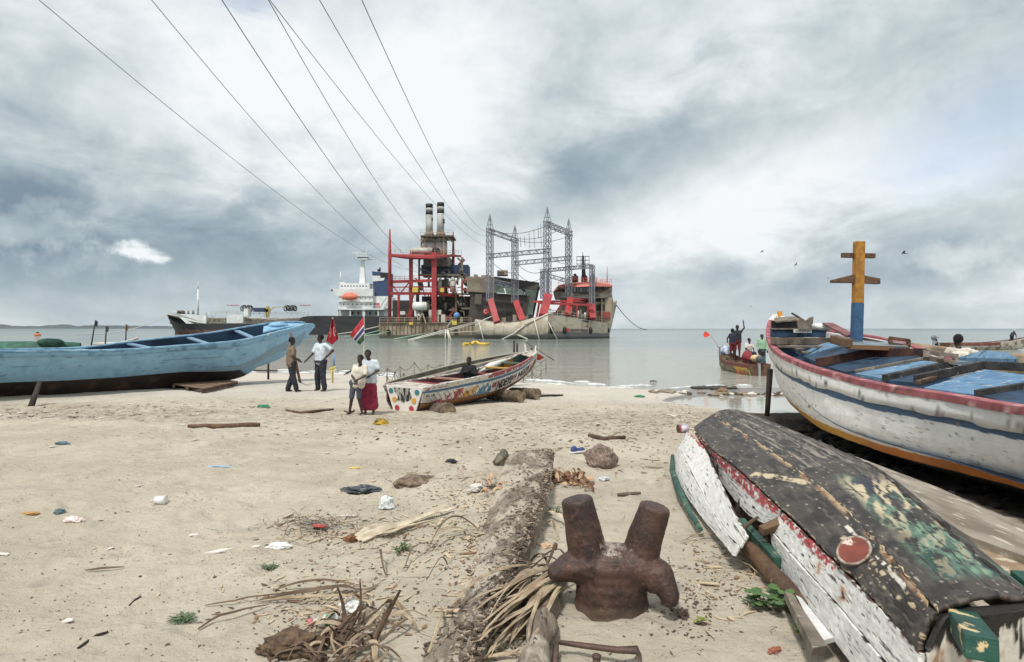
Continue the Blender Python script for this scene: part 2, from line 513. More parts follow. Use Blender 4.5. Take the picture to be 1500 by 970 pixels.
# ================================================================== GROUND
def axis(parts):
    out = [parts[0][0]]
    for a, b, s0, s1 in parts:
        x = a
        while x < b - 1e-6:
            t = (x - a) / (b - a); x += s0 * (s1 / s0) ** t; out.append(min(x, b))
    return np.unique(np.round(out, 4))
gx_ = axis([(-400, -60, 40, 12), (-60, -8, 6, .14), (-8, 5.5, .030, .030), (5.5, 18, .05, .5), (18, 60, .5, 6), (60, 400, 12, 40)])
gy_ = axis([(-300, -10, 40, 3), (-10, 1.6, 3, .1), (1.6, 7.5, .024, .03), (7.5, 16, .035, .07), (16, 36, .08, .25), (36, 90, .5, 8)])
XX, YY = np.meshgrid(gx_, gy_)
xf_, yf_ = XX.ravel(), YY.ravel()
zf_ = gzv(xf_, yf_) + detail(xf_, yf_)
nx_, ny_ = len(gx_), len(gy_)
idx = np.arange(nx_ * ny_).reshape(ny_, nx_)
q = np.stack([idx[:-1, :-1], idx[:-1, 1:], idx[1:, 1:], idx[1:, :-1]], -1).reshape(-1, 4)
me = bpy.data.meshes.new('sand_beach')
me.vertices.add(nx_ * ny_); me.vertices.foreach_set('co', np.stack([xf_, yf_, zf_], 1).ravel())
me.loops.add(q.size); me.loops.foreach_set('vertex_index', q.ravel())
me.polygons.add(len(q)); me.polygons.foreach_set('loop_start', np.arange(0, q.size, 4)); me.polygons.foreach_set('loop_total', np.full(len(q), 4))
me.update(calc_edges=True)
me.polygons.foreach_set('use_smooth', [True] * len(q))
sm_ = bpy.data.materials.new('sand'); sm_.use_nodes = True
k = NT(sm_.node_tree); bs = sm_.node_tree.nodes['Principled BSDF']
geo = k.new('ShaderNodeNewGeometry'); sp = k.new('ShaderNodeSeparateXYZ'); k.put(sp.inputs[0], geo.outputs['Position'])
pos = geo.outputs['Position']
c = k.mix(k.step(k.noise(pos, .55, 6, .6), .35, .65), srgb(180, 170, 152), srgb(199, 189, 171))
c = k.mix(k.mul(k.step(k.noise(pos, 3.5, 6, .65), .45, .72), .35), c, srgb(150, 139, 125))
c = k.mix(k.mul(k.step(k.noise(pos, 300, 2, .5), .4, .7), .22), c, srgb(150, 138, 122))
# crumbs of bark and coal lying in the sand
patch = k.step(k.noise(pos, 1.3, 4, .6), .42, .66)
sc1 = k.noise(k.mapv(pos, (1, 1, 1)), 46, 3, .6)
spk = k.step(k.add(sc1, k.mul(patch, .10)), .70, .74)
c = k.mix(k.mul(spk, .8), c, srgb(78, 66, 56))
spk2 = k.step(k.noise(k.mapv(pos, (1, 2.2, 1)), 17, 4, .65), .69, .74)
c = k.mix(k.mul(spk2, .45), c, srgb(124, 109, 94))
sc3 = k.step(k.noise(k.mapv(pos, (1, 1.6, 1)), 8.5, 6, .7), .54, .66)
c = k.mix(k.mul(sc3, .28), c, srgb(150, 137, 121))
# drift lines of weed further down the beach
yl = k.add(sp.outputs[1], k.mul(k.noise(pos, .25, 3), 5.0))
band = k.mul(k.step(yl, 14.2, 15.2), k.sub(1, k.step(yl, 17.4, 18.6)))
drift = k.step(k.add(k.noise(k.mapv(pos, (1, 1.5, 1)), 6, 7, .72), k.mul(band, .09)), .57, .66)
farw = k.step(sp.outputs[1], 7, 11)
c = k.mix(k.mul(k.mul(drift, farw), .6), c, srgb(120, 104, 88))
# brighter dry sand near the berm, wet darker strip at the water
c = k.mix(k.mul(k.step(sp.outputs[1], 15, 21), .55), c, srgb(206, 200, 191))
wet = k.sub(1, k.step(sp.outputs[2], -.575, -.49))
wetn = k.step(k.add(wet, k.mul(k.sub(k.noise(pos, 1.1, 5), .5), .5)), .3, .7)
c = k.mix(wetn, c, srgb(112, 106, 100))
# dark wet litter plus the white boat's shadow, painted into the sand colour
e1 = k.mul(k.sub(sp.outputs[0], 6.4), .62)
mud_shade = k.mul(k.m('POWER', 2.718, k.mul(k.mul(e1, e1), -1)), k.mul(k.step(sp.outputs[1], 2, 5), k.sub(1, k.step(sp.outputs[1], 14, 18))))
mud_shade = k.step(k.add(mud_shade, k.mul(k.sub(k.noise(pos, 2.2, 6, .7), .5), .7)), .38, .6)
c = k.mix(k.mul(mud_shade, .93), c, srgb(44, 39, 36))
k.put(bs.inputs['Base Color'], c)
k.put(bs.inputs['Roughness'], k.sub(.95, k.mul(wetn, .68)))
bs.inputs['Specular IOR Level'].default_value = .3
h = k.add(k.mul(k.noise(pos, 28, 6, .7), .7), k.mul(k.noise(pos, 160, 3, .6), .18))
h = k.add(h, k.mul(spk, .25)); h = k.add(h, k.mul(k.noise(k.mapv(pos, (1, 1.3, 1)), 9, 5, .6), 1.3))
bstr = k.sub(1, k.step(sp.outputs[1], 12, 30))
nb = k.new('ShaderNodeBump'); k.put(nb.inputs['Strength'], k.add(k.mul(k.sub(1, wetn), .8), .06)); nb.inputs['Distance'].default_value = .034; k.put(nb.inputs['Height'], h)
k.put(bs.inputs['Normal'], nb.outputs[0])
me.materials.append(sm_)
ground = link(bpy.data.objects.new('sand_beach', me)); tag(ground, kind='structure')

# ================================================================== SEA
wm = bpy.data.materials.new('sea_water'); wm.use_nodes = True
k = NT(wm.node_tree); bs = wm.node_tree.nodes['Principled BSDF']
geo = k.new('ShaderNodeNewGeometry'); pos = geo.outputs['Position']
sp = k.new('ShaderNodeSeparateXYZ'); k.put(sp.inputs[0], pos)
yd = sp.outputs[1]
c = k.mix(k.step(k.noise(k.mapv(pos, (.25, 1, 1)), .05, 5), .35, .65), srgb(108, 118, 112), srgb(128, 136, 128))
far_ = k.step(yd, 120, 1500)
c = k.mix(far_, c, srgb(98, 116, 112))
shal = k.sub(1, k.step(yd, 26, 110))
c = k.mix(shal, c, srgb(158, 155, 144))
k.put(bs.inputs['Base Color'], c)
bs.inputs['IOR'].default_value = 1.33
k.put(bs.inputs['Roughness'], k.add(.06, k.mul(k.step(yd, 30, 900), .22)))
h1 = k.noise(k.mapv(pos, (.4, 1, 1)), 2.4, 5, .6, .5)
h2 = k.noise(k.mapv(pos, (.45, 1, 1)), .35, 3, .5)
h3 = k.noise(k.mapv(pos, (.6, 1, 1)), 6, 3, .5)
hh = k.add(k.mul(h1, .30), k.add(k.mul(h2, .55), k.mul(h3, .06)))
# the tide pool is dead calm
calm = k.step(yd, 21.4, 23.5)
nb = k.new('ShaderNodeBump'); k.put(nb.inputs['Strength'], k.add(.02, k.mul(calm, .8))); nb.inputs['Distance'].default_value = 1.0; k.put(nb.inputs['Height'], hh)
k.put(bs.inputs['Normal'], nb.outputs[0])
xs_ = [-4190, -2000, -200, -60, -20, 5, 20, 60, 200, 2000, 4190]; ys_ = [12, 20, 30, 60, 120, 300, 1000, 2500, 4190]
V = [(x, y, SEA) for y in ys_ for x in xs_]
Fc = [(j * 11 + i, j * 11 + i + 1, (j + 1) * 11 + i + 1, (j + 1) * 11 + i) for j in range(len(ys_) - 1) for i in range(10)]
tag(mesh('sea_water', V, Fc, wm), kind='structure')
# little breaking wavelets along the shore
foam = pmat('foam', (.78, .8, .8), .8, bump=.6, bscale=8, noise=((.5, .52, .52), 3))
mb = MB(); rr = random.Random(3)
for xa, xb, off, hgt in ((-14, -1, .7, .05), (-9, 4.6, .25, .045), (1.0, 4.4, 1.3, .07), (-13, -4, 2.4, .05), (-1, 3, 2.0, .05), (6, 9.5, .6, .04)):
    x = xa
    while x < xb:
        L = rr.uniform(.5, 1.7)
        pts = []; rad = []
        for i in range(9):
            t = i / 8; xx = x + L * t
            ysh = float(np.interp(xx, SHX, SHY)) + (float(vnoise(np.array([xx * .35]), np.array([0.]), 5)[0]) - .5) * 1.2
            pts.append((xx, ysh + off + .25 * math.sin(xx * 1.3 + off * 5) + rr.uniform(-.03, .03), SEA + .005)); rad.append(1.35 * hgt * math.sin(PI * (t * .9 + .05)) * rr.uniform(.6, 1.2))
        mb.tube(pts, rad, 6); x += L + rr.choice([.1, .4, 1.2])
o = mb.build('wave_foam', foam); tag(o, 'white foam of small waves breaking along the beach', 'foam', kind='stuff')

# ================================================================== FAR SHORE
fol_far = pmat('far_foliage_hazed', srgb(72, 82, 88), .9, noise=(srgb(56, 66, 72), .05), bump=1, bscale=.3)  # blue-grey of the distant haze is put into the leaf colour
V = []; Fc = []
xs = np.linspace(-3300, -1180, 900)
mb = MB()
top = 4 + 12 * fbm(xs * .02, xs * 0, 3, 5) + 14 * np.maximum(0, fbm(xs * .012, xs * 0 + 4, 8, 3) - .6) * 3 + 5 * (vnoise(xs * .11, xs * 0, 9) - .4)
fade = sstep(xs, -1180, -1400) * .75 + .25
top = top * (1 - sstep(xs, -1500, -1180) * .7)
for i, x in enumerate(xs):
    y = 3000 + 30 * math.sin(x * .01)
    for dy, zz in ((-60, -.9), (-50, 1.2), (-30, top[i] * .7), (0, top[i] * .9 + 3), (60, top[i] + 1), (200, 2), (260, -2)): V.append((x, y + dy, zz))
Fc = [(i * 7 + j, (i + 1) * 7 + j, (i + 1) * 7 + j + 1, i * 7 + j + 1) for i in range(len(xs) - 1) for j in range(6)]
o = mesh('distant_shore_trees', V, Fc, fol_far, smooth=False); tag(o, 'dark line of trees along the far shore on the left horizon', 'treeline', kind='stuff')
# ================================================================== shared materials
wood_grey = pmat('weathered_wood', srgb(132, 122, 110), .85, noise=(srgb(92, 82, 72), 3), bump=.8, bscale=14, stretch=(1, 1, 1), layers=[(srgb(170, 162, 150), 9, .56, .7)])
wood_brown = pmat('brown_wood', srgb(110, 84, 62), .8, noise=(srgb(74, 54, 40), 4), bump=.7, bscale=18, layers=[(srgb(150, 125, 100), 12, .6, .72)])
wood_dark = pmat('dark_wet_wood', srgb(58, 48, 42), .8, noise=(srgb(34, 28, 26), 5), bump=.7, bscale=16)
wood_tan = pmat('tan_wood', srgb(172, 150, 122), .85, noise=(srgb(136, 112, 88), 3), bump=.6, bscale=14)
paint_vc = pmat('peeling_paint', (1, 1, 1), .62, use_col=True, noise=((.90, .895, .885), 6), bump=.45, bscale=22, layers=[(srgb(120, 108, 96), 26, .70, .74, (.5, .5, 1.5))])
paint_vc_clean = pmat('flat_paint', (1, 1, 1), .6, use_col=True, noise=((.9, .9, .9), 9), bump=.2, bscale=25)
black_m = pmat('black_paint', srgb(34, 34, 36), .6, noise=(srgb(20, 20, 22), 5))
rope_m = pmat('pale_rope', srgb(205, 202, 190), .9)
darkrope_m = pmat('dark_rope', srgb(84, 80, 76), .9)
def lc(a, b, f):
    f = np.clip(f, 0, 1)[:, None]
    return np.asarray(a)[None, :] * (1 - f) + np.asarray(b)[None, :] * f if np.ndim(a) == 1 else a * (1 - f) + np.asarray(b)[None, :] * f
def const(n_, c): return np.tile(np.asarray(c, float), (n_, 1))
def over(c, col, f):
    f = np.clip(f, 0, 1)[:, None]; return c * (1 - f) + np.asarray(col)[None, :] * f

# ================================================================== WHITE BOAT WITH CROSS POST (right)
wb = thing('wooden_boat', 'big white wooden fishing boat with red rail, blue line and yellow waterline on the right', 'boat', (6.6, 8, -.4))
WD = [16.75, 16.3, 15.4, 13.5, 11.5, 10, 8.5, 7.1, 6, 4.5, 2.5, .5, -1.2]
WR = [(6.82, 2.02), (6.52, 1.84), (6.12, 1.52), (5.54, 1.22), (5.2, 1.05), (5.05, .97), (4.92, .93), (4.86, .94), (4.74, .95), (4.66, 1.0), (4.75, 1.1), (5.0, 1.25), (5.35, 1.4)]
WC = [(6.84, .75, 16.55), (6.62, .42, 16.1), (6.28, .24, 15.1), (5.80, .09, 13.4), (5.36, -.02, 11.4), (5.12, .01, 10.1), (5.03, .02, 8.65), (5.06, .07, 7.35), (5.12, .09, 6.5), (5.1, .1, 5), (5.15, .15, 3), (5.3, .3, 1), (5.6, .5, -.8)]
inv = Matrix.Translation((-6.6, -8, .4))
st_near = []; st_far = []; st_bot = []; axx = 6.62
for i, d in enumerate(WD):
    R_ = Vector((WR[i][0], d, WR[i][1])); C_ = Vector((WC[i][0], WC[i][2], WC[i][1]))
    half = axx + .02 * (d - 8) - R_.x
    bul = .10 * min(1, max(0, half))
    M1 = R_.lerp(C_, .35) + Vector((-bul * .9, 0, 0)); M2 = R_.lerp(C_, .72) + Vector((-bul * 1.1, 0, 0))
    st_near.append([inv @ p for p in (R_, M1, M2, C_)])
    ax = axx + .02 * (d - 8)
    kh = .18 * float(sstep(d, 11, 14)) - .14 * (1 - float(sstep(d, 10, 12.5)))
    def refl(p, k=None): return Vector((2 * ax - p.x, p.y, p.z + (kh if k is None else k) * max(0, half)))
    st_far.append([inv @ refl(p) for p in (R_, M1, M2, C_)])
    K_ = Vector((ax, C_.y, C_.z - .42 * min(1, max(0, half) + .15)))
    st_bot.append([inv @ C_, inv @ (C_.lerp(K_, .5) + Vector((0, 0, -.06))), inv @ K_, inv @ (refl(C_).lerp(K_, .5)), inv @ refl(C_, 0)])
S_near = Surf(st_near); S_far = Surf(st_far); S_bot = Surf(st_bot)
def wb_col(u, v):
    c = const(len(u), srgb(234, 234, 231))
    f = fbm(u * 90, v * 9, 3, 4)
    c = over(c, srgb(200, 200, 198), sstep(f, .56, .72) * .35)
    c = over(c, srgb(234, 233, 229), sstep(fbm(u * 14, v * 7, 8, 3), .55, .66))
    wob = (fbm(u * 60, v * 0, 31, 3) - .5) * .02
    c = over(c, srgb(62, 92, 122), ((v + wob > .25) & (v + wob < .335) & (u > .09)).astype(float))
    c = over(c, srgb(200, 148, 58), (v + wob > .81).astype(float))
    c = over(c, srgb(196, 112, 52), (v + wob > .81) * sstep(u, .42, .5) * .8)
    fl = sstep(fbm(u * 160, v * 22, 55, 4), .72, .75) * sstep(fbm(u * 9, v * 2, 56, 3), .5, .6)
    c = over(c, srgb(128, 122, 116), fl * (v < .84))
    cr_ = sstep(fbm(u * 90, v * 3.5, 57, 5), .50, .506) * (1 - sstep(fbm(u * 90, v * 3.5, 57, 5), .506, .512)) * sstep(fbm(u * 8, v * 2, 58, 3), .55, .62)
    c = over(c, srgb(90, 86, 82), cr_)
    seam = np.abs(((v * 6 + .03 * np.sin(u * 30)) % 1) - .5) < .018
    c = over(c, srgb(150, 150, 150), seam * sstep(fbm(u * 30, v * 3, 71, 3), .5, .6) * .2 * (v > .38))
    dirt = sstep(fbm(u * 130, v * 3.2, 61, 4), .6, .74) * sstep(v, .4, .8) * .12
    return over(c, srgb(150, 144, 136), dirt)
S_near.build('hull', paint_vc, wb, 260, 90, wb_col, thick=.05, rough=.02, off=1)
S_far.build('hull_side', paint_vc, wb, 120, 24, lambda u, v: over(const(len(u), srgb(206, 206, 204)), srgb(62, 84, 108), v > .3), thick=.05, off=-1)
tar = pmat('bottom_tar', srgb(26, 24, 23), .85, noise=(srgb(40, 36, 33), 3), bump=.8, bscale=9)
S_bot.build('bottom', tar, wb, 80, 14, thick=.04, off=1)
# upper strake standing proud under the rail, its lower edge ragged
V = []; Fc = []; us = np.linspace(.012, .985, 240)
for i, u in enumerate(us):
    vb = .255 + .012 * math.sin(u * 70) + .02 * (float(vnoise(np.array([u * 90]), np.array([0.]), 3)[0]) - .5)
    nn = S_near.nrm(u, .15); nn = nn if nn.x < 0 else -nn
    for v in (.02, .06, .12, .18, vb): V.append(S_near(u, v) + nn * (.055 + (.012 * (float(vnoise(np.array([u * 150]), np.array([v * 30]), 7)[0]))) ))
    V.append(S_near(u, vb) + nn * .004)
for i in range(len(us) - 1):
    for j in range(5): Fc.append((i * 6 + j, (i + 1) * 6 + j, (i + 1) * 6 + j + 1, i * 6 + j + 1))
uu = np.repeat(us, 6); vv = np.tile(np.linspace(0, 1, 6), len(us))
cc = const(len(uu), srgb(216, 215, 212)); cc = over(cc, srgb(150, 142, 134), sstep(fbm(uu * 220, vv * 3, 9, 4), .68, .74)); cc = over(cc, srgb(60, 56, 54), (fbm(uu * 90, vv * 3.5, 29, 4) > .76).astype(float))
mesh('upper_strake', V, Fc, paint_vc, wb, True, col=cc)
# red rail cap
def rail(surf, v, u0, u1, w_, h_, name, colf, parent, sgn=-1, n_=200, seed=0, out=.02):
    V = []; U = []; Fc = []
    us = np.linspace(u0, u1, n_)
    for u in us:
        p = surf(u, v); t_ = (surf(min(u + .01, 1), v) - surf(max(u - .01, 0), v)).normalized()
        s_ = t_.cross(Vector((0, 0, 1))).normalized()
        if s_.x * sgn < 0: s_ = -s_
        jit = (float(vnoise(np.array([u * 140]), np.array([seed]), 2)[0]) - .5) * .012
        for a, b in ((out + w_ * .5, -h_ * .5), (out + w_ * .5, h_ * .35), (out + w_ * .3, h_ * .5), (out - w_ * .3, h_ * .5), (out - w_ * .5, h_ * .3), (out - w_ * .5, -h_ * .5)):
            V.append(p + s_ * (a + jit) + Vector((0, 0, b))); U.append(u)
    for i in range(n_ - 1):
        for j in range(6): Fc.append((i * 6 + j, i * 6 + (j + 1) % 6, (i + 1) * 6 + (j + 1) % 6, (i + 1) * 6 + j))
    Fc.append(tuple(range(6))); Fc.append(tuple(range(6 * n_ - 6, 6 * n_)))
    U = np.array(U); vv = np.tile(np.arange(6) / 6., n_)
    o = mesh(name, V, Fc, paint_vc, parent, False, col=colf(U, vv))
    bm = bmesh.new(); bm.from_mesh(o.data); bmesh.ops.recalc_face_normals(bm, faces=bm.faces); bm.to_mesh(o.data); bm.free()
    return o
def railcol(u, v):
    c = const(len(u), srgb(146, 74, 80)); c = over(c, srgb(164, 96, 100), sstep(fbm(u * 50, v * 3, 4, 4), .45, .65))
    c = over(c, srgb(196, 150, 150), sstep(fbm(u * 120, v * 3, 14, 4), .68, .74)); c = over(c, srgb(210, 208, 204), (u < .075) | (u > .70))
    return over(c, srgb(96, 60, 58), sstep(fbm(u * 300, v * 3, 44, 3), .68, .73))
rail(S_near, 0, 0, 1, .13, .09, 'rail', railcol, wb)
rail(S_far, 0, 0, 1, .13, .10, 'rail', lambda u, v: over(railcol(u, v), srgb(208, 206, 202), u < .16), wb, sgn=1)
# transom at the stern
mb = MB(); mb.prism([S_near(1, t) for t in (0, .33, .66, 1)] + [S_far(1, t) for t in (1, .66, .33, 0)], (0, .05, 0)); mb.build('transom', pmat('white_wood_paint', srgb(206, 206, 203), .7, noise=(srgb(170, 168, 164), 5), bump=.4, bscale=20), wb)
# interior
RPX = [1123, 1140, 1180, 1230, 1300, 1400, 1500, 1560]; RPD = [16.3, 13.5, 11.5, 10, 8.5, 7.1, 6.0, 5.6]; RPZ = [1.6, 1.25, 1.1, 1.0, .95, .93, .93, .93]
def W(px, py, dz=0, k=3.0):
    dr = float(np.interp(px, RPX, RPD)); z = float(np.interp(px, RPX, RPZ))
    dz_ = (CAMH - z) * F / max(4, py - 481) - dr
    d = dr + .25 + k * (1 - math.exp(-max(0, dz_) / k))
    return inv @ (P(px, py, d) + Vector((0, 0, dz)))
blue_dk = pmat('dark_blue_deck', srgb(44, 72, 98), .75, noise=(srgb(30, 46, 64), 3), bump=.5, bscale=12, layers=[(srgb(24, 28, 34), 7, .6, .68)])
blue_lt = pmat('light_blue_deck', srgb(108, 142, 168), .8, noise=(srgb(88, 120, 148), 4), bump=.5, bscale=16, layers=[(srgb(190, 186, 172), 11, .62, .68, (.35, 1.5, 1)), (srgb(58, 72, 84), 9, .54, .68, (.5, 1.2, 1))])
blue_worn = pmat('worn_blue_hatch', srgb(98, 136, 166), .8, noise=(srgb(78, 114, 148), 4), bump=.5, bscale=16, layers=[(srgb(190, 180, 162), 7, .57, .66, (.8, 1.6, 1)), (srgb(66, 82, 96), 8, .56, .68)])
coam = pmat('reddish_coaming', srgb(92, 58, 48), .8, noise=(srgb(56, 36, 32), 5), bump=.6, bscale=18)
greyblk = pmat('blackened_beam', srgb(66, 62, 60), .85, noise=(srgb(36, 36, 38), 4), bump=.8, bscale=14, layers=[(srgb(150, 144, 136), 10, .6, .7)])
def panel(name, pts, m_, th=.04, parent=wb, label=None):
    mb = MB(); mb.prism([W(*p) for p in pts], (0, 0, -th)); o = mb.build(name, m_, parent); 
    if label: o['label'] = label
    return o
# floor of the hold
mb = MB(); NF = 30; V = []; Fc = []
for i in range(NF):
    u = .03 + .94 * i / (NF - 1); a = S_near(u, .5); b = S_far(u, .5)
    a.z = b.z = max(min(a.z, b.z), 0) ; V += [a, b]
Fc = [(2 * i, 2 * i + 1, 2 * i + 3, 2 * i + 2) for i in range(NF - 1)]
mesh('hold_floor', V, Fc, blue_dk, wb)
panel('hatch', [(1166, 514), (1212, 501.5), (1238, 503), (1183, 520)], blue_lt, .05)
panel('hatch', [(1176, 521.5), (1241, 506), (1327, 509), (1353, 516), (1276, 519), (1199, 532)], blue_dk, .05)
panel('hatch', [(1212, 537), (1285, 524), (1345, 521), (1354, 526), (1280, 536), (1240, 545)], blue_dk, .05)
panel('hatch', [(1253, 547), (1310, 534), (1356, 528), (1380, 533), (1340, 543), (1298, 555)], blue_lt, .05)
panel('hatch', [(1302, 557), (1345, 545), (1388, 538), (1436, 537), (1390, 548), (1345, 561)], blue_dk, .05)
panel('hatch', [(1353, 568), (1442, 541), (1530, 553), (1545, 560), (1426, 578)], blue_worn, .05, label='sky blue hatch worn to bare wood along the rail')
panel('hatch', [(1440, 580), (1545, 562), (1700, 570), (1700, 640), (1500, 596)], blue_dk, .05)
panel('hatch', [(1404, 524), (1440, 513), (1478, 517), (1492, 526)], blue_lt, .05)
def beam(name, a, b, w_, h_, m_, c=None):
    mb = MB(); pts = [W(*a), W(*b)] + ([W(*c)] if c else [])
    for p, q_ in zip(pts[:-1], pts[1:]): mb.bar(p, q_, w_, h_)
    return mb.build(name, m_, wb, bevel=.008)
beam('coaming', (1196, 534, .03), (1281, 519, .03), .05, .16, coam, (1356, 520, .03))
beam('coaming', (1252, 546, .02), (1352, 527, .02), .03, .05, wood_grey)
beam('deck_beam', (1296, 556, .02), (1392, 535, .02), .10, .10, greyblk)
beam('coaming', (1340, 560, .04), (1440, 539, .04), .05, .12, greyblk, (1560, 545, .04))
beam('deck_beam', (1344, 564, .03), (1371, 556, .03), .07, .06, wood_brown)
beam('deck_beam', (1430, 580, .02), (1545, 562, .02), .06, .10, greyblk)
beam('deck_beam', (1160, 507, .02), (1182, 519, .02), .16, .05, wood_grey)
def cross(name, px0, px1, py, d, w_, h_, m_):
    mb = MB(); mb.bar(inv @ P(px0, py, d), inv @ P(px1, py, d + .25), w_, h_); return mb.build(name, m_, wb, bevel=.01)
cross('thwart', 1129, 1226, 488, 15.1, .06, .19, blue_dk)
cross('thwart', 1129, 1226, 482, 15.1, .14, .04, wood_grey)
cross('thwart', 1134, 1222, 500, 14.0, .30, .15, pmat('grey_brown_beam', srgb(112, 102, 90), .85, noise=(srgb(70, 62, 54), 4), bump=.6, bscale=15))
cross('thwart', 1142, 1210, 508, 13.5, .10, .05, wood_grey)
# bow locker, grey board, rolled cloth, yellow stem head
mb = MB(); mb.prism([inv @ P(1134, 466, 16.0), inv @ P(1150, 464, 16.3), inv @ P(1171, 463, 16.2), inv @ P(1172, 468, 15.5), inv @ P(1136, 471, 15.4)], (0, 0, -.03)); mb.build('bow_cover', wood_grey, wb)
mb = MB(); mb.bar(inv @ P(1130, 479, 15.6), inv @ P(1190, 478, 15.9), .03, .28); mb.build('bow_locker_shade', black_m, wb)  # black sheet painted as the shade inside the bow locker opening
mb = MB(); mb.prism([inv @ P(1170, 482, 14.95), inv @ P(1168, 470, 14.95), inv @ P(1173, 465, 14.95), inv @ P(1181, 470, 14.95), inv @ P(1187, 465, 14.95), inv @ P(1192, 464, 14.95), inv @ P(1190, 482, 14.95)], (0, .05, 0)); mb.build('weathered_board', wood_grey, wb)
mb = MB(); mb.box(inv @ P(1163, 487.5, 14.98), inv @ (P(1189, 482.6, 14.98) + Vector((0, .03, 0)))); mb.build('name_plate', pmat('white_plate', srgb(215, 212, 205), .7), wb)
lettering('plate_writing', 'YONENG', flatmap(inv @ P(1164.5, 486.9, 14.965), inv @ P(1187.5, 486.9, 14.965) - inv @ P(1164.5, 486.9, 14.965), (0, 0, .055)), black_m, wb, .02)
mb = MB(); mb.tube([inv @ P(1191, 477, 14.9), inv @ P(1203, 479, 14.7), inv @ P(1218, 481, 14.6)], [.05, .08, .05], 8); mb.build('rolled_cloth', pmat('white_cloth', srgb(222, 222, 222), .9, bump=.6, bscale=14), wb)
mb = MB(); mb.bar(inv @ P(1212, 474, 14.6), inv @ P(1248, 493, 13.2), .22, .04); mb.build('side_plank', pmat('dull_pink_plank', srgb(132, 88, 88), .8, noise=(srgb(96, 64, 62), 4)), wb)
mb = MB(); mb.bar(inv @ P(1245, 492, 13.1), inv @ P(1292, 502, 12.6), .10, .04); mb.build('side_plank', coam, wb)
mb = MB(); mb.bar(inv @ P(1160, 459, 15.6), inv @ P(1172, 466, 15.3), .04, .03); mb.build('loose_stick', wood_dark, wb)
mb = MB(); mb.bar(inv @ P(1143, 467, 16.6), inv @ P(1142, 456, 16.6), .07, .10); mb.build('stem_head', pmat('yellow_stem', srgb(214, 150, 44), .6), wb)
# cross-shaped mooring post
ochre = pmat('ochre_post_paint', srgb(174, 124, 46), .7, noise=(srgb(142, 98, 38), 8), bump=.3, bscale=22)
postblue = pmat('blue_post_paint', srgb(56, 92, 128), .7, noise=(srgb(44, 74, 106), 8), bump=.3, bscale=22)
PD = 12.3
mp = MB(); b0 = inv @ P(1254.5, 499, PD); b1 = inv @ P(1256.3, 444, PD); b2 = inv @ P(1258.5, 354, PD)
mp.bar(b0, b1, .175, .15, Vector((0, 1, 0))); mp.cur = 1; mp.bar(b1, b2, .168, .145, Vector((0, 1, 0))); mp.build('cross_post', [postblue, ochre], wb, bevel=.008)
mb = MB(); mb.bar(inv @ P(1233, 374, PD + .05), inv @ P(1281, 375, PD + .05), .09, .09, Vector((0, 0, 1))); mb.build('cross_bar', wood_brown, wb, bevel=.006)
mb = MB(); mb.prism([inv @ P(x, y, PD - .045) for x, y in ((1220, 414), (1220, 410), (1250, 402.5), (1262, 402.5), (1290, 408), (1290, 416), (1252, 414.5))], (0, .12, 0)); mb.build('cross_bar', wood_brown, wb, bevel=.006)
mb = MB(); mb.prism([inv @ P(1238, 505, 11.6), inv @ P(1243, 498, 12.7), inv @ P(1318, 501, 12.9), inv @ P(1331, 508, 11.7)], (0, 0, -.03)); mb.build('post_step', pmat('grey_blue_slab', srgb(128, 142, 152), .8, noise=(srgb(98, 110, 120), 5), bump=.4, bscale=15), wb)
mb = MB(); mb.bar(inv @ P(1240, 508, 11.6), inv @ P(1330, 511, 11.7), .06, .08); mb.build('post_step_beam', pmat('bare_brown', srgb(126, 92, 66), .8, bump=.5), wb)
mb = MB(); mb.bar(inv @ P(1221, 497, 11.9), inv @ P(1244, 503, 11.4), .14, .15); mb.build('post_block', wood_brown, wb, bevel=.01)
mb = MB()
for a, b in (((1303, 495), (1332, 499)), ((1303, 503), (1332, 508)), ((1304, 495), (1304, 503)), ((1331, 498), (1331, 509))): mb.bar(inv @ P(*a, 12), inv @ P(*b, 12), .06, .06)
mb.build('post_block', wood_brown, wb, bevel=.008)
mb = MB()
for a, b in (((1356, 515), (1400, 522)), ((1358, 524), (1400, 532)), ((1357, 515), (1357, 526)), ((1378, 518), (1378, 528)), ((1399, 521), (1399, 534))): mb.bar(inv @ P(*a, 10.2), inv @ P(*b, 10.0), .09, .07)
mb.build('post_block', wood_grey, wb, bevel=.008)
mb = MB(); mb.prism([inv @ P(1399, 530, 9.9), inv @ P(1408, 521, 11), inv @ P(1480, 524, 11.2), inv @ P(1492, 532, 10)], (0, 0, -.05)); mb.build('post_step', pmat('grey_blue_slab', srgb(128, 142, 152)), wb)
# props that hold the white boat
mb = MB(); mb.tube([P(1123, 618, 15.4), P(1125, 590, 15.35), P(1128, 541, 15.2)], [.055, .06, .07], 8)
tag(mb.build('boat_prop', wood_dark), 'dark upright stake standing in the pool at the bow of the white boat', 'stake')
mb = MB(); mb.tube([P(1128, 617, 15.6), P(1180, 619, 14.6), P(1240, 620, 13.8)], [.09, .1, .09], 8)
tag(mb.build('ground_log', wood_dark), 'dark log lying under the bow of the white boat at the pool edge', 'log')

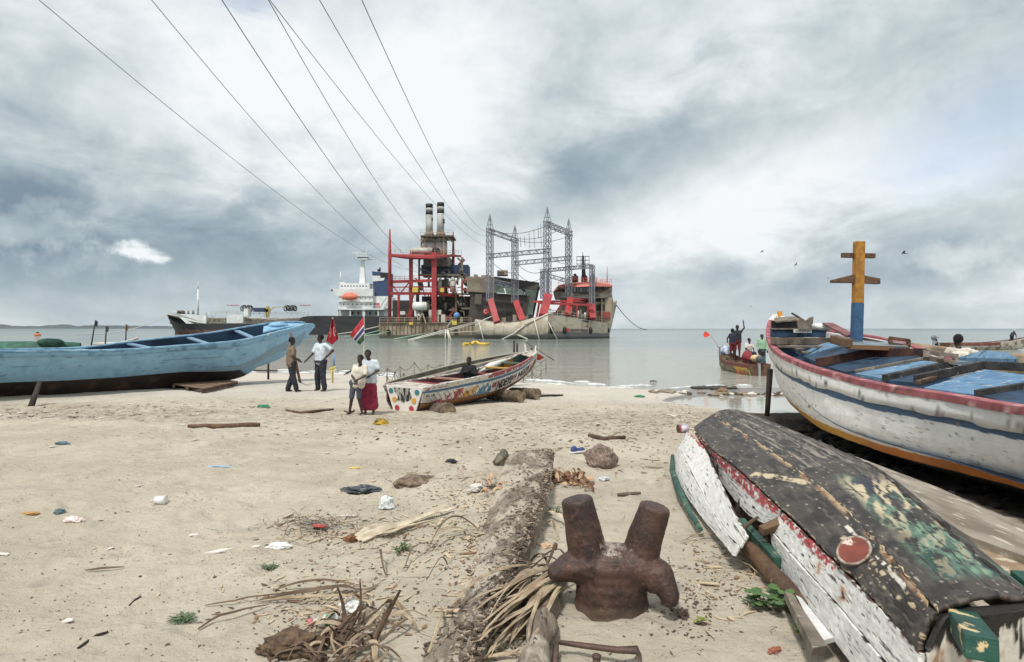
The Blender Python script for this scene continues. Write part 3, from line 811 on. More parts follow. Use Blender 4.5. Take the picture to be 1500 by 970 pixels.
# ================================================================== UPTURNED WRECK (right foreground)
wk = thing('upturned_boat', 'upturned wrecked rowing boat with tarred bottom and broken white planks', 'boat', (2.3, 5.5, 0))
iw = Matrix.Translation((-2.3, -5.5, 0))
KD = [9.15, 8.8, 8.0, 7.0, 6.0, 5.1, 4.3, 3.6, 3.1, 2.62]
def tab(xs, ys): return lambda d: float(np.interp(d, xs, ys))
Bx = tab([2.62, 2.8, 3.22, 3.63, 4.32, 4.61, 5.64, 7.06, 8.3, 8.8, 9.15], [1.66, 1.69, 1.76, 1.80, 1.89, 1.92, 2.04, 2.15, 2.34, 2.48, 2.68])
Bz = tab([2.6, 4, 6, 8.3, 8.8, 9.15], [.40, .41, .41, .38, .34, .22])
Cx = tab([2.62, 3.43, 4.14, 4.63, 5.78, 6.39, 8.0, 8.9, 9.15], [1.72, 1.94, 2.11, 2.20, 2.37, 2.44, 2.62, 2.78, 2.84])
Cz = tab([2.6, 4, 6, 8.3, 8.8, 9.15], [.55, .55, .55, .53, .52, .45])
Dx = tab([2.63, 3.04, 3.44, 3.79, 4.21, 5.12, 5.84, 7.3, 8.6, 8.93, 9.15], [2.08, 2.19, 2.32, 2.43, 2.55, 2.82, 2.90, 3.0, 3.04, 3.04, 2.98])
Dz = tab([2.6, 4, 6, 8.3, 8.8, 9.15], [.59, .60, .60, .59, .57, .46])
st_b = []; st_f = []; st_r = []; 
for d in KD:
    B_ = Vector((Bx(d), d, Bz(d))); C_ = Vector((Cx(d), d, Cz(d))); D_ = Vector((Dx(d), d, Dz(d)))
    E1 = D_ + Vector((.20, 0, -.14)); E2 = D_ + Vector((.36, 0, -.52))
    st_b.append([iw @ p for p in (B_, B_.lerp(C_, .5) + Vector((0, 0, .015)), C_)])
    st_f.append([iw @ p for p in (C_, C_.lerp(D_, .5) + Vector((0, 0, .03)), D_)])
    st_r.append([iw @ p for p in (D_, E1, E2)])
S_b = Surf(st_b); S_f = Surf(st_f); S_r = Surf(st_r)
TAR = srgb(68, 62, 57); TAR2 = srgb(46, 42, 40); CREAM = srgb(196, 180, 148); GREEN = srgb(84, 108, 94); DKG = srgb(28, 62, 56); NAVY = srgb(40, 44, 62)
def tarbase(u, v, s):
    c = const(len(u), TAR); c = over(c, TAR2, sstep(fbm(u * 26, v * 3, s, 4), .45, .62)); c = over(c, srgb(104, 96, 88), sstep(fbm(u * 60, v * 20, s + 4, 4), .58, .72) * .6)
    return over(c, srgb(176, 166, 150), (fbm(u * 240, v * 40, s + 9, 3) > .78).astype(float))
def col_b(u, v):
    c = tarbase(u, v, 3)
    e = sstep(v, .80, .97) * sstep(fbm(u * 40, v * 4, 19, 4), .47, .53) * sstep(u, .04, .1)
    c = over(c, srgb(178, 150, 118), e); c = over(c, srgb(120, 72, 44), e * sstep(fbm(u * 90, v * 8, 21, 3), .55, .6))
    # scraped zig-zag across the bilge above the lid
    zz = np.abs(v - (.3 + (u - .52) * 7)) < .09; zz = zz & (u > .50) & (u < .60)
    c = over(c, CREAM, zz * sstep(fbm(u * 90, v * 12, 5, 3), .38, .45))
    c = over(c, CREAM, sstep(fbm(u * 46, v * 7, 77, 5), .70, .72) * (u > .72))
    c = over(c, srgb(214, 208, 196), (np.abs(v - .72 - .2 * (u - .8)) < .05) * (u > .74) * (u < .93) * (fbm(u * 80, v * 5, 6, 3) > .45))
    return over(c, srgb(150, 136, 112), (v < .03) * (fbm(u * 90, v * 5, 16, 3) > .6) * 1.0)
def col_f(u, v):
    c = tarbase(u, v, 13)
    streak = fbm(u * 22, v * 22, 40, 4)
    c = over(c, srgb(150, 140, 128), sstep(fbm(u * 14, v * 26, 41, 4), .60, .68) * (u < .55) * .8)
    reg = sstep(u, .58, .66) * sstep(v, .22, .42) * (1 - sstep(u, .93, .96)) 
    g = reg * sstep(fbm(u * 17, v * 3.2, 42, 5) + .10 * sstep(u, .62, .75), .47, .51)
    c = over(c, GREEN, g); c = over(c, srgb(112, 142, 120), g * sstep(fbm(u * 60, v * 30, 49, 4), .5, .6)); c = over(c, DKG, g * sstep(u, .82, .9) * sstep(fbm(u * 30, v * 5, 48, 3), .4, .55)); c = over(c, NAVY, reg * (1 - sstep(u, .64, .73)) * sstep(fbm(u * 20, v * 4, 43, 3), .42, .5))
    c = over(c, CREAM, reg * sstep(fbm(u * 26, v * 13 + u * 30, 44, 5), .55, .57) * (1 - .6 * sstep(u, .72, .80)))
    c = over(c, TAR2, reg * sstep(fbm(u * 60, v * 22, 45, 4), .61, .65))
    nl = ((np.abs(((v * 3) % 1) - .12) < .035) & (((u * 90) % 1) < .18)); c = over(c, srgb(120, 84, 62), nl * sstep(fbm(u * 30, v * 3, 66, 2), .45, .55) * .8)
    c = over(c, srgb(30, 27, 26), (np.abs(((u * 5.3 + .1 * np.sin(v * 9)) % 1) - .5) < .008) * (fbm(u * 9, v * 3, 67, 2) > .5) * 1.0)
    seam = (np.abs(v - .03) < .012) | (np.abs(v - .67 - .015 * np.sin(u * 10)) < .008) | (np.abs(v - .34 - .02 * np.sin(u * 12)) < .01) * (fbm(u * 20, v, 46, 2) > .5)
    c = over(c, srgb(22, 20, 20), seam.astype(float))
    c = over(c, CREAM, ((v < .02) * (fbm(u * 70, v * 3, 47, 3) > .52)).astype(float))
    return c
S_b.build('tarred_bilge', paint_vc, wk, 300, 40, col_b, thick=.022, rough=.018, seed=1, off=1)
S_f.build('tarred_bottom', paint_vc, wk, 300, 60, col_f, thick=.022, rough=.02, seed=2, off=1)
S_r.build('tarred_side', paint_vc, wk, 120, 20, lambda u, v: over(tarbase(u, v, 23), GREEN, sstep(fbm(u * 20, v * 4, 3, 3), .5, .56) * (u > .8)), thick=.022, rough=.02, off=1)
# batten along the seam and the edge, rough lip on the right
mb = MB(); mb.tube(S_f.line(.0, .05, .97, 60, 0, .006), .010, 5); mb.build('seam_batten', pmat('cream_split_wood', srgb(150, 124, 96), .85, noise=(srgb(60, 48, 40), 14), bump=.6, bscale=20), wk)
pts = [S_f(u, 1.0) + Vector((0.01 + .01 * math.sin(u * 90), 0, .005 + .006 * math.sin(u * 140))) for u in np.linspace(.42, .99, 90)]
mb = MB(); mb.tube(pts, [.016 + .008 * (math.sin(i * 1.7) * .5 + .5) for i in range(90)], 6); o = mb.build('edge_lip', wood_dark, wk); jitter(o, .012, 14)
# seam cracks: dark gaps of torn caulking
mb = MB(); mb.tube(S_f.line(.045, .30, .95, 80, 0, .004), [.006] * 80, 4); mb.build('open_seam', black_m, wk)
# white side planks
WHT = srgb(222, 221, 216); RED = srgb(172, 72, 74)
def plank_col(redw, seed, grain=40, rust=False, redr=(0, 1)):
    def f(u, v):
        c = const(len(u), WHT); g = fbm(u * grain, v * 3 + seed, seed, 4)
        c = over(c, srgb(202, 201, 198), sstep(g, .48, .62) * .6)
        if redw:
            e = v + (fbm(u * 50, v * 0, seed + 1, 4) - .5) * .16
            c = over(c, RED, (1 - sstep(e, redw * .9, redw * 1.1)) * sstep(fbm(u * 70, v * 8, seed + 2, 4), .36, .42) * ((u > redr[0]) & (u < redr[1])))
            c = over(c, srgb(92, 62, 52), (1 - sstep(v, redw * .2, redw * .5)) * sstep(fbm(u * 60, v * 6, seed + 3, 4), .5, .56))
        lines = fbm(u * 10 + v * 1.5, v * 34 + u * 6 + seed, seed + 5, 4)
        c = over(c, srgb(96, 88, 82), sstep(lines, .68, .72) * sstep(fbm(u * 6, v * 4, seed + 8, 3), .42, .55))
        c = over(c, srgb(40, 36, 34), sstep(fbm(u * 26, v * 16 + seed, seed + 6, 4), .745, .765))
        if rust:
            for ur, vr, w_, l_ in ((.43, .36, .012, .5), (.60, .40, .016, .55), (.27, .3, .008, .18), (.36, .3, .006, .15)):
                d_ = np.abs(u - ur + (fbm(v * 9, u * 0, 7, 2) - .5) * .02) / w_
                m_ = np.exp(-d_ ** 2) * sstep(v, vr - .02, vr + .04) * (1 - sstep(v, vr + l_ * .5, vr + l_))
                c = over(c, srgb(170, 116, 66), m_ * .9); c = over(c, srgb(72, 44, 30), (m_ > .72) * (fbm(u * 90, v * 20, 8, 3) > .5))
            for vv_ in (.12, ): pass
            nails = (np.abs(v - .27 - .06 * np.sin(u * 2)) < .012) & (((u * 40) % 1) < .3)
            c = over(c, srgb(90, 76, 66), nails * .8)
        return c
    return f
def wplank(name, top, bot, colf, nu=120, nv=40, th=.022, mid=None, seed=0, rag=.0):
    """plank between two 3-D polylines"""
    n_ = 24
    def res(pl):
        pl = [Vector(p) for p in pl]; L = [0]
        for a, b in zip(pl[:-1], pl[1:]): L.append(L[-1] + (b - a).length)
        out = []
        for t in np.linspace(0, L[-1], n_):
            i = min(max(np.searchsorted(L, t) - 1, 0), len(pl) - 2); f = (t - L[i]) / max(1e-6, L[i + 1] - L[i]); out.append(pl[i].lerp(pl[i + 1], f))
        return out
    a, b = res(top), res(bot)
    st = []
    for p, q_ in zip(a, b):
        m_ = p.lerp(q_, .5); 
        if mid: m_ = m_ + Vector(mid)
        st.append([iw @ p, iw @ m_, iw @ q_])
    s_ = Surf(st)
    return s_, s_.build(name, paint_vc, wk, nu, nv, colf, thick=th, rough=.008, seed=seed, off=0)
near_top = [(Bx(d) - .012, d, Bz(d) - .005) for d in (4.55, 4.2, 3.8, 3.4, 3.0, 2.6)]
near_mid = [(1.855, 4.60, .27), (1.80, 4.2, .265), (1.755, 3.8, .26), (1.72, 3.4, .25), (1.67, 3.0, .24), (1.615, 2.58, .235)]
near_bot = [(1.82, 4.50, .095), (1.77, 4.12, .095), (1.72, 3.75, .095), (1.67, 3.35, .09), (1.63, 3.0, .08), (1.59, 2.56, .07)]
wplank('side_plank', near_top, near_mid, plank_col(.30, 5, 50, True, (0, .52)), seed=3)[1]
o = wplank('side_plank', [(x - .012, y, z - .004) for x, y, z in near_mid], near_bot, plank_col(0, 9, 70, False), seed=4)[1]
# torn upper strip with red band, hanging below the bilge edge
up_top = [(Bx(d) - .008, d, Bz(d) - .004) for d in (8.2, 7.4, 6.6, 5.9, 5.3, 4.85, 4.62)]
up_bot = [P(1036, 664, 7.9), P(1046, 684, 7.2), P(1058, 706, 6.4), P(1079, 735, 5.75), P(1099, 756, 5.2), P(1122, 769, 4.85), P(1139, 768, 4.66)]
wplank('torn_strake', up_top, up_bot, plank_col(.40, 15, 60), seed=5)
# sprung white plank leaning outwards
sp_top = [P(1008, 632, 8.35), P(1033, 657, 7.2), P(1045, 685, 6.3), P(1060, 717, 5.5), P(1078, 755, 4.85), P(1095, 786, 4.45)]
sp_mid = [P(996, 655, 8.3), P(1008, 680, 7.2), P(1022, 708, 6.35), P(1040, 740, 5.6), P(1060, 775, 4.95), P(1085, 802, 4.45)]
sp_bot = [P(987, 674, 8.3), P(992, 700, 7.4), P(1008, 729, 6.4), P(1030, 760, 5.6), P(1052, 785, 5.05), P(1076, 815, 4.45)]
wplank('sprung_plank', sp_top, sp_mid, plank_col(.12, 25, 70, redr=(0, .3)), seed=6)
wplank('sprung_plank', [(p.x - .008, p.y, p.z) for p in sp_mid], sp_bot, plank_col(0, 35, 70), seed=7)
# green bottom board below it
gp = pmat('green_peeling', DKG, .7, noise=(srgb(60, 96, 80), 6), bump=.6, bscale=22, layers=[(srgb(150, 140, 122), 12, .6, .66)])
mb = MB(); mb.tube([P(985, 668, 8.3), P(985, 690, 7.6), P(996, 722, 6.5), P(1012, 752, 5.8), P(1026, 776, 5.3)], [.02, .032, .036, .032, .02], 6)
o = mb.build('gunwale_strip', gp, wk); o.data.transform(iw); jitter(o, .012, 8)
mb = MB(); mb.bar(iw @ P(1085, 770, 5.1), iw @ P(1140, 830, 4.3), .06, .12); mb.build('gunwale_strip', gp, wk)
# inner ribs and torn wood
for d in (7.6, 6.6, 5.6, 4.9):
    a = Vector((Bx(d) + .03, d, Bz(d) - .02)); b = Vector((Bx(d) - .02 + (.0 if d < 5 else -.1), d, .05)); mb = MB(); mb.bar(iw @ a, iw @ b, .05, .04); mb.build('rib', wood_dark, wk)
mb = MB(); mb.tube([iw @ P(1088, 776, 4.6), iw @ P(1101, 764, 4.75), iw @ P(1110, 758, 4.9)], [.012, .014, .01], 6); mb.build('broken_frame', wood_brown, wk)
mb = MB(); mb.prism([iw @ P(1112, 770, 4.6), iw @ P(1140, 757, 4.6), iw @ P(1143, 768, 4.5), iw @ P(1120, 776, 4.5)], (0, .02, -.05)); mb.build('broken_end', wood_brown, wk)
# transom facing the camera
dT = 2.60
tv = [Vector((Bx(dT), dT, .06)), Vector((Bx(dT), dT, Bz(dT))), Vector((Cx(dT), dT, Cz(dT) - .01)), Vector((Dx(dT), dT, Dz(dT) - .01)), Vector((Dx(dT) + .2, dT, Dz(dT) - .15)), Vector((Dx(dT) + .34, dT, .06))]
stT = [[iw @ (tv[0].lerp(tv[5], t) * (1 - s) + (Vector((0, 0, 0)) + np_top) * s) for s in (0, .25, .5, .75, 1)] for t, np_top in [(t, Vector((tv[0].x + (tv[5].x - tv[0].x) * t, dT, float(np.interp(tv[0].x + (tv[5].x - tv[0].x) * t, [p.x for p in tv[1:]], [p.z for p in tv[1:]]))))) for t in np.linspace(.001, .97, 12)]]
ST = Surf(stT)
def col_t(u, v):
    c = const(len(u), srgb(206, 200, 188)); c = over(c, srgb(150, 120, 92), sstep(fbm(u * 16, v * 3, 3, 4), .6, .7))
    drip = fbm(u * 16, v * 2.2, 5, 4) + (v - .80) * 1.1
    return over(c, srgb(34, 31, 30), sstep(drip, .52, .56))
ST.build('transom', paint_vc, wk, 110, 60, col_t, thick=.03, rough=.01, off=0)
mb = MB(); mb.tube([iw @ Vector((Cx(dT) - .02, dT + .02, .525)), iw @ Vector((1.85, dT + .01, .555)), iw @ Vector((2.1, dT + .01, .56)), iw @ Vector((2.32, dT + .02, .42))], [.022, .026, .028, .03], 8); o = mb.build('tarred_edge', pmat('thick_tar', srgb(30, 27, 26), .7, bump=1, bscale=16), wk); jitter(o, .03, 9)
kb = MB(); a = iw @ P(1396, 890, 2.86); b = iw @ P(1438, 950, 2.22); kb.bar(a, b, .10, .085)
kb.build('green_skeg', pmat('skeg_green', srgb(30, 78, 66), .6, noise=(srgb(22, 58, 50), 6), bump=.5, bscale=22, layers=[(srgb(206, 184, 140), 9, .56, .60, (1, .4, 1))]), wk, bevel=.006)
mb = MB(); mb.bar(iw @ Vector((2.42, 3.1, .52)), iw @ Vector((2.26, 2.5, .50)), .07, .05); mb.build('side_batten', MATS['skeg_green'], wk, bevel=.006)
mb = MB(); mb.tube([iw @ P(1200, 683, 5.35), iw @ P(1207, 688, 5.2), iw @ P(1215, 700, 5.0), iw @ P(1216, 712, 4.85)], [.006, .018, .015, .004], 6); mb.build('split_patch', pmat('pale_splinter', srgb(196, 186, 168), .8), wk)
# tin lid on the tarred bilge
u0 = .70; lp = S_b(.775, .52); 
lid = thing('round_tin', 'round rusty red tin lid with a white rim lying on the tarred hull', 'lid', P(1252, 808, 3.42))
mb = MB(); mb.cyl((0, 0, .0), (0, 0, .014), .078, .078, 32); mb.build('lid_plate', pmat('rust_red', srgb(128, 64, 52), .7, noise=(srgb(108, 54, 46), 12), layers=[(srgb(210, 190, 176), 9, .63, .66)]), lid)
mb = MB(); mb.tube([(.084 * math.cos(t), .084 * math.sin(t), .010) for t in np.linspace(0, 2 * PI, 40)], .008, 6, caps=False); mb.build('rim', pmat('dirty_white_rim', srgb(184, 176, 164), .6, noise=(srgb(120, 96, 78), 30)), lid)
nb_ = Vector((-.62, -.30, .72)).normalized()
lid.rotation_euler = nb_.to_track_quat('Z', 'Y').to_euler()
# timbers and planks about the wreck
def grd_plank(name, label, pts, z, th, m_, cat='plank', group=None):
    mb = MB(); mb.prism([Pz(x, y, z if not isinstance(z, (list, tuple)) else z[i]) for i, (x, y) in enumerate(pts)], (0, 0, -th)); o = mb.build(name, m_, bevel=.006)
    return tag(o, label, cat, group)
greyplank = pmat('bleached_plank', srgb(158, 148, 134), .85, noise=(srgb(118, 108, 96), 2.2), bump=.7, bscale=14, stretch=(3, .6, 1), layers=[(srgb(190, 182, 170), 7, .56, .66, (3, .5, 1))])
tanplank = pmat('tan_plank', srgb(176, 156, 132), .85, noise=(srgb(140, 118, 96), 2.2), bump=.6, bscale=14, layers=[(srgb(196, 182, 162), 6, .56, .66)])
grd_plank('timber_plank', 'long grey bleached plank between the wreck and the white boat', [(1228, 668), (1252, 668), (1370, 712), (1560, 795), (1600, 850), (1420, 785), (1330, 730)], .16, .07, greyplank)
grd_plank('timber_plank', 'tan plank beside the tarred wreck at the right edge', [(1385, 772), (1520, 775), (1700, 880), (1620, 960), (1470, 850)], .10, .06, tanplank)
mb = MB(); mb.tube([Pz(1450, 799, .13), Pz(1475, 804, .13), Pz(1502, 808, .13)], [.02, .022, .02], 7); tag(mb.build('driftwood_stick', wood_brown), 'short brown stick lying on the tan plank', 'stick')
mb = MB(); mb.tube([P(1084, 792, 4.95), P(1105, 812, 4.6), P(1135, 845, 4.2), P(1185, 893, 3.75)], [.05, .055, .055, .05], 9); o = mb.build('support_log', wood_brown); jitter(o, .02, 6); tag(o, 'old brown log under the broken side of the wreck', 'log')
mb = MB(); mb.prism([P(1166, 872, 3.82), P(1174, 876, 3.78), P(1221, 934, 3.28), P(1201, 940, 3.2)], (0.02, .02, -.03)); tag(mb.build('broken_plank', pmat('white_board', srgb(222, 222, 220), .7, noise=(srgb(196, 196, 194), 7))), 'narrow white painted board wedged under the wreck beside the weeds', 'board')
mb = MB(); mb.prism([P(1150, 868, 3.8), P(1162, 872, 3.78), P(1210, 945, 3.15), P(1190, 948, 3.1)], (0, .02, -.05)); o = mb.build('broken_plank', wood_grey); jitter(o, .01, 9); tag(o, 'grey rotten board lying on the sand left of the white board', 'board')
# ================================================================== LIGHT BLUE PIROGUE (left)
BLUE = srgb(142, 186, 213)
bb = thing('blue_pirogue', 'long light blue wooden pirogue with dark bottom beached on the left', 'boat', (-12, 19.5, -.3))
ib = Matrix.Translation((12, -19.5, .3))
pd = Vector((-.836, .548, 0))
ND = [(P(461, 476, 26.3), P(459, 480, 26.25), P(456, 484, 26.2)),
      (P(449, 475, 25.6), P(437, 506, 25.2), P(418, 520, 25.0)),
      (P(418, 483, 24.4), P(402, 518, 24.2), P(378, 537, 24.1)),
      (P(352, 498.5, 22.3), P(352, 541, 22.9), P(349, 553, 23.5)),
      (P(256, 507, 20.1), P(262, 545, 20.75), P(250, 570, 21.2)),
      (P(173, 512.5, 18.6), P(173, 552, 19.2), P(173, 579, 19.7)),
      (P(90, 513.5, 17.5), P(90, 557, 18.0), P(90, 584, 18.45)),
      (P(0, 515, 16.3), P(0, 560, 16.8), P(0, 588, 17.4)),
      (P(-170, 518, 14.4), P(-170, 566, 14.9), P(-170, 598, 15.4)),
      (P(-420, 519, 12.6), P(-420, 568, 13.0), P(-420, 603, 13.5)),
      (P(-700, 508, 11.3), P(-700, 545, 11.5), P(-700, 575, 11.8))]
HE = [0, .10, .24, .26, .15, .04, .0, -.02, -.03, 0, 0]
BM = [0.05, .55, 1.1, 1.75, 2.05, 2.15, 2.2, 2.2, 2.1, 1.7, 1.1]
sa, sb_, sc_ = [], [], []
for (r_, c_, k_), w_, he_ in zip(ND, BM, HE):
    f_ = r_ + pd * w_ + Vector((0, 0, he_)); fc = f_ + (c_ - r_) + pd * -.5 * min(1, w_) ; fc = Vector((f_.x - (c_.x - r_.x), f_.y - .2, c_.z)) if w_ > .4 else c_ + pd * .02
    sa.append([ib @ r_, ib @ (r_.lerp(c_, .5) + Vector((.02, -.06 * min(1, w_), 0))), ib @ c_])
    cc_ = c_ + pd * (w_ * .82)
    sb_.append([ib @ c_, ib @ k_, ib @ (k_ + pd * w_ * .3), ib @ cc_])
    sc_.append([ib @ f_, ib @ (f_.lerp(cc_, .5) + pd * .05 * min(1, w_)), ib @ cc_])
SA, SB, SCf = Surf(sa), Surf(sb_), Surf(sc_)
def bcol(u, v):
    c = const(len(u), BLUE); f = fbm(u * 60, v * 5, 3, 4)
    c = over(c, srgb(114, 158, 188), sstep(f, .5, .62) * .5); c = over(c, srgb(142, 182, 208), sstep(fbm(u * 25, v * 3, 4, 3), .55, .65) * .6)
    seam = np.abs(((v * 3.1 + .04 * np.sin(u * 9)) % 1) - .5) < .02
    c = over(c, srgb(84, 122, 150), seam * (fbm(u * 40, v * 2, 9, 2) > .42) * .75)
    gr = sstep(v - (.42 + (u - .12) * 1.9), .0, .03) * (u > .09)
    c = over(c, srgb(126, 146, 158), gr * .75)
    return over(c, srgb(96, 128, 150), sstep(fbm(u * 60, v * 40, 7, 4), .73, .76) * sstep(fbm(u * 12, v * 2, 17, 2), .5, .6))
SA.build('hull', paint_vc, bb, 300, 36, bcol, thick=.04, rough=.010, off=0)
def bbot(u, v):
    c = const(len(u), srgb(46, 34, 30)); c = over(c, srgb(30, 22, 21), sstep(fbm(u * 30, v * 5, 3, 4), .45, .6)); c = over(c, srgb(84, 60, 48), sstep(fbm(u * 70, v * 9, 5, 4), .62, .7) * .7)
    e = (u < .2 + .03 * v * 3) ; return over(c, BLUE, (u + .012 * (fbm(u * 90, v * 8, 4, 2) - .5) < .30 - .02 * np.clip(v * 3, 0, 1)) * 1.0)
SB.build('bottom', paint_vc, bb, 200, 30, bbot, thick=.03, rough=.03, off=0)
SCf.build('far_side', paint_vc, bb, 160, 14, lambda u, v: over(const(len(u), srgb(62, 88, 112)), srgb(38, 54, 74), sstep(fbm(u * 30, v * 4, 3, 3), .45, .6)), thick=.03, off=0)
def bl_rail(u, v): return over(const(len(u), srgb(146, 188, 214)), srgb(108, 150, 180), sstep(fbm(u * 90, v * 3, 3, 3), .55, .65))
rail(SA, 0, .06, 1, .11, .055, 'rail', bl_rail, bb, sgn=1, out=.0)
rail(SCf, 0, .06, 1, .08, .05, 'rail', bl_rail, bb, sgn=-1)
# heavy wale below the rail
V = []; Fc = []; us = np.linspace(.1, .99, 200)
for u in us:
    nn = SA.nrm(u, .1); nn = nn if nn.y < 0 else -nn
    for v, o_ in ((.03, .04), (.08, .06), (.20, .055), (.235, .01)): V.append(SA(u, v) + nn * o_)
Fc = [(i * 4 + j, (i + 1) * 4 + j, (i + 1) * 4 + j + 1, i * 4 + j + 1) for i in range(199) for j in range(3)]
mesh('wale', V, Fc, paint_vc, bb, True, col=over(const(800, srgb(132, 176, 204)), srgb(96, 136, 164), sstep(fbm(np.repeat(us, 4) * 80, np.tile([0, 1, 2, 3], 200) * .7, 3, 3), .6, .68)))
bluew = pmat('blue_thwart', srgb(124, 152, 172), .7, noise=(srgb(110, 140, 164), 5), bump=.3, bscale=20)
navyb = pmat('navy_inside', srgb(34, 48, 68), .8, noise=(srgb(22, 30, 44), 3))
for u in (.27, .345, .43, .52, .60, .68, .76, .84):
    a = SA(u, .10); b = SCf(u - .012, .10)
    mb = MB(); mb.bar(a, b, .20, .045); mb.build('thwart', bluew, bb)
mb = MB(); V = []
for u in np.linspace(.2, .97, 24): V += [SA(u, .55), SCf(u, .55)]
mesh('floor_boards', V, [(2 * i, 2 * i + 1, 2 * i + 3, 2 * i + 2) for i in range(23)], navyb, bb)
# bow: forked stem heads and rounded foredeck
lb = pmat('light_blue_paint', srgb(140, 184, 212), .6, noise=(srgb(112, 156, 186), 5), bump=.3, bscale=18)
mb = MB(); mb.tube([ib @ P(424, 502, 25.4), ib @ P(445, 486, 25.9), ib @ P(459, 477, 26.3)], [.05, .13, .10], 10); mb.build('stem_head', lb, bb)
mb = MB(); fd = [ib @ P(x, y, d) for x, y, d in ((385, 486, 23.6), (420, 478.5, 24.8), (449, 475.5, 25.7), (446, 474, 25.9), (425, 472.8, 25.6), (400, 474, 25.2), (386, 478, 24.9))]
mb.prism(fd, (0, 0, -.08)); mb.build('foredeck', lb, bb, bevel=.02)
mb = MB(); c0 = ib @ P(408, 477, 25.0); mb.ball(c0, 1, 10, (.36, .5, .14)); mb.build('deck_hump', lb, bb)
mb = MB(); mb.tube([ib @ P(392, 492, 23.2), ib @ P(396, 487, 23.8), ib @ P(399, 491, 23.8)], .015, 5); mb.build('tied_cord', pmat('yellow_cord', srgb(190, 180, 110), .8), bb)
# props and pallet
def stick(name, label, pts, r_, m_, cat='stick', group=None):
    mb = MB(); mb.tube(pts, r_, 7); o = mb.build(name, m_); return tag(o, label, cat, group)
stick('boat_prop', 'leaning grey branch propping the blue pirogue near the left edge', [P(45, 598, 15.0), P(52, 578, 15.25), P(58, 560, 15.6)], [.07, .06, .05], wood_dark)
stick('boat_prop', 'short upright post under the bow of the blue pirogue', [G(393, 556) - Vector((0, 0, .1)), G(393, 556) + Vector((0, 0, .85))], [.045, .04], wood_dark)
mb = MB(); a = G(366, 546); mb.bar(a + Vector((0, 0, .12)), P(407, 543, a.y + .1), .06, .06); tag(mb.build('driftwood_pole', wood_dark), 'thin dark pole lying level across the post by the water', 'pole')
pal = thing('wooden_pallet', 'low brown wooden pallet on the sand beside the blue pirogue', 'pallet', G(300, 570))
iv = Matrix.Translation(-pal.location)
A = G(252, 570) + Vector((0, 0, .16)); B_ = G(298, 577) + Vector((0, 0, .16)); C_ = G(350, 565) + Vector((0, 0, .16)); D_ = G(300, 559) + Vector((0, 0, .2))
for i in range(6):
    t0, t1 = i / 6 + .01, (i + .86) / 6
    mb = MB(); mb.prism([iv @ A.lerp(D_, t0), iv @ B_.lerp(C_, t0), iv @ B_.lerp(C_, t1), iv @ A.lerp(D_, t1)], (0, 0, -.025)); mb.build('slat', pmat('pallet_wood', srgb(134, 110, 86), .85, noise=(srgb(104, 84, 66), 4), bump=.5), pal)
for t in (.06, .5, .94):
    mb = MB(); mb.bar(iv @ (A.lerp(B_, t) - Vector((0, 0, .08))), iv @ (D_.lerp(C_, t) - Vector((0, 0, .08))), .09, .10); mb.build('bearer', wood_brown, pal)

# ================================================================== PAINTED PIROGUE (middle)
pp = thing('painted_pirogue', 'painted pirogue with lettering and bright triangles resting on palm logs', 'boat', (-1.2, 17, -.3))
ip = Matrix.Translation((1.2, -17, .3))
SD = [  # near rail, near chine, near bottom edge, far rail
    (P(621, 568, 15.05), P(616, 592, 15.15), P(609, 607, 15.25), P(566, 564, 15.5)),
    (P(652, 562, 15.6), P(648, 590, 15.75), P(640, 602, 15.9), P(600, 557.5, 16.3)),
    (P(688, 554.5, 16.35), P(682, 583, 16.5), P(672, 595, 16.7), P(640, 551.5, 17.25)),
    (P(722, 547, 17.2), P(715, 577, 17.4), P(706, 584, 17.6), P(684, 543.5, 18.1)),
    (P(750, 538, 18.0), P(742, 567, 18.25), P(732, 574, 18.5), P(714, 536, 18.8)),
    (P(768, 530, 18.7), P(764, 553, 18.9), P(756, 561, 19.05), P(741, 527.5, 19.3)),
    (P(780, 521, 19.2), P(777, 538, 19.4), P(774, 546, 19.5), P(762, 518, 19.6)),
    (P(786, 515, 19.6), P(785, 524, 19.7), P(784, 531, 19.75), P(781, 514, 19.75))]
s1, s2, s3 = [], [], []
for r_, c_, k_, f_ in SD:
    w_ = (f_ - r_); fcn = c_ + w_ * .9; fk = k_ + w_ * .55
    s1.append([ip @ r_, ip @ (r_.lerp(c_, .5) + Vector((.012, -.03, 0))), ip @ c_])
    s2.append([ip @ c_, ip @ k_, ip @ (k_.lerp(fk, .5) - Vector((0, 0, .03))), ip @ fk, ip @ fcn])
    s3.append([ip @ f_, ip @ f_.lerp(fcn, .5), ip @ fcn])
Q1, Q2, Q3 = Surf(s1), Surf(s2), Surf(s3)
PR, PO, PB, PY, PW = srgb(160, 62, 68), srgb(196, 140, 52), srgb(76, 132, 160), srgb(214, 180, 90), srgb(216, 213, 206)
def tri(x, y, a, b, c_):
    def sg(p, q_): return (x - q_[0]) * (p[1] - q_[1]) - (p[0] - q_[0]) * (y - q_[1])
    d1, d2, d3 = sg(a, b), sg(b, c_), sg(c_, a)
    neg = (d1 < 0) | (d2 < 0) | (d3 < 0); po = (d1 > 0) | (d2 > 0) | (d3 > 0)
    return (~(neg & po)).astype(float)
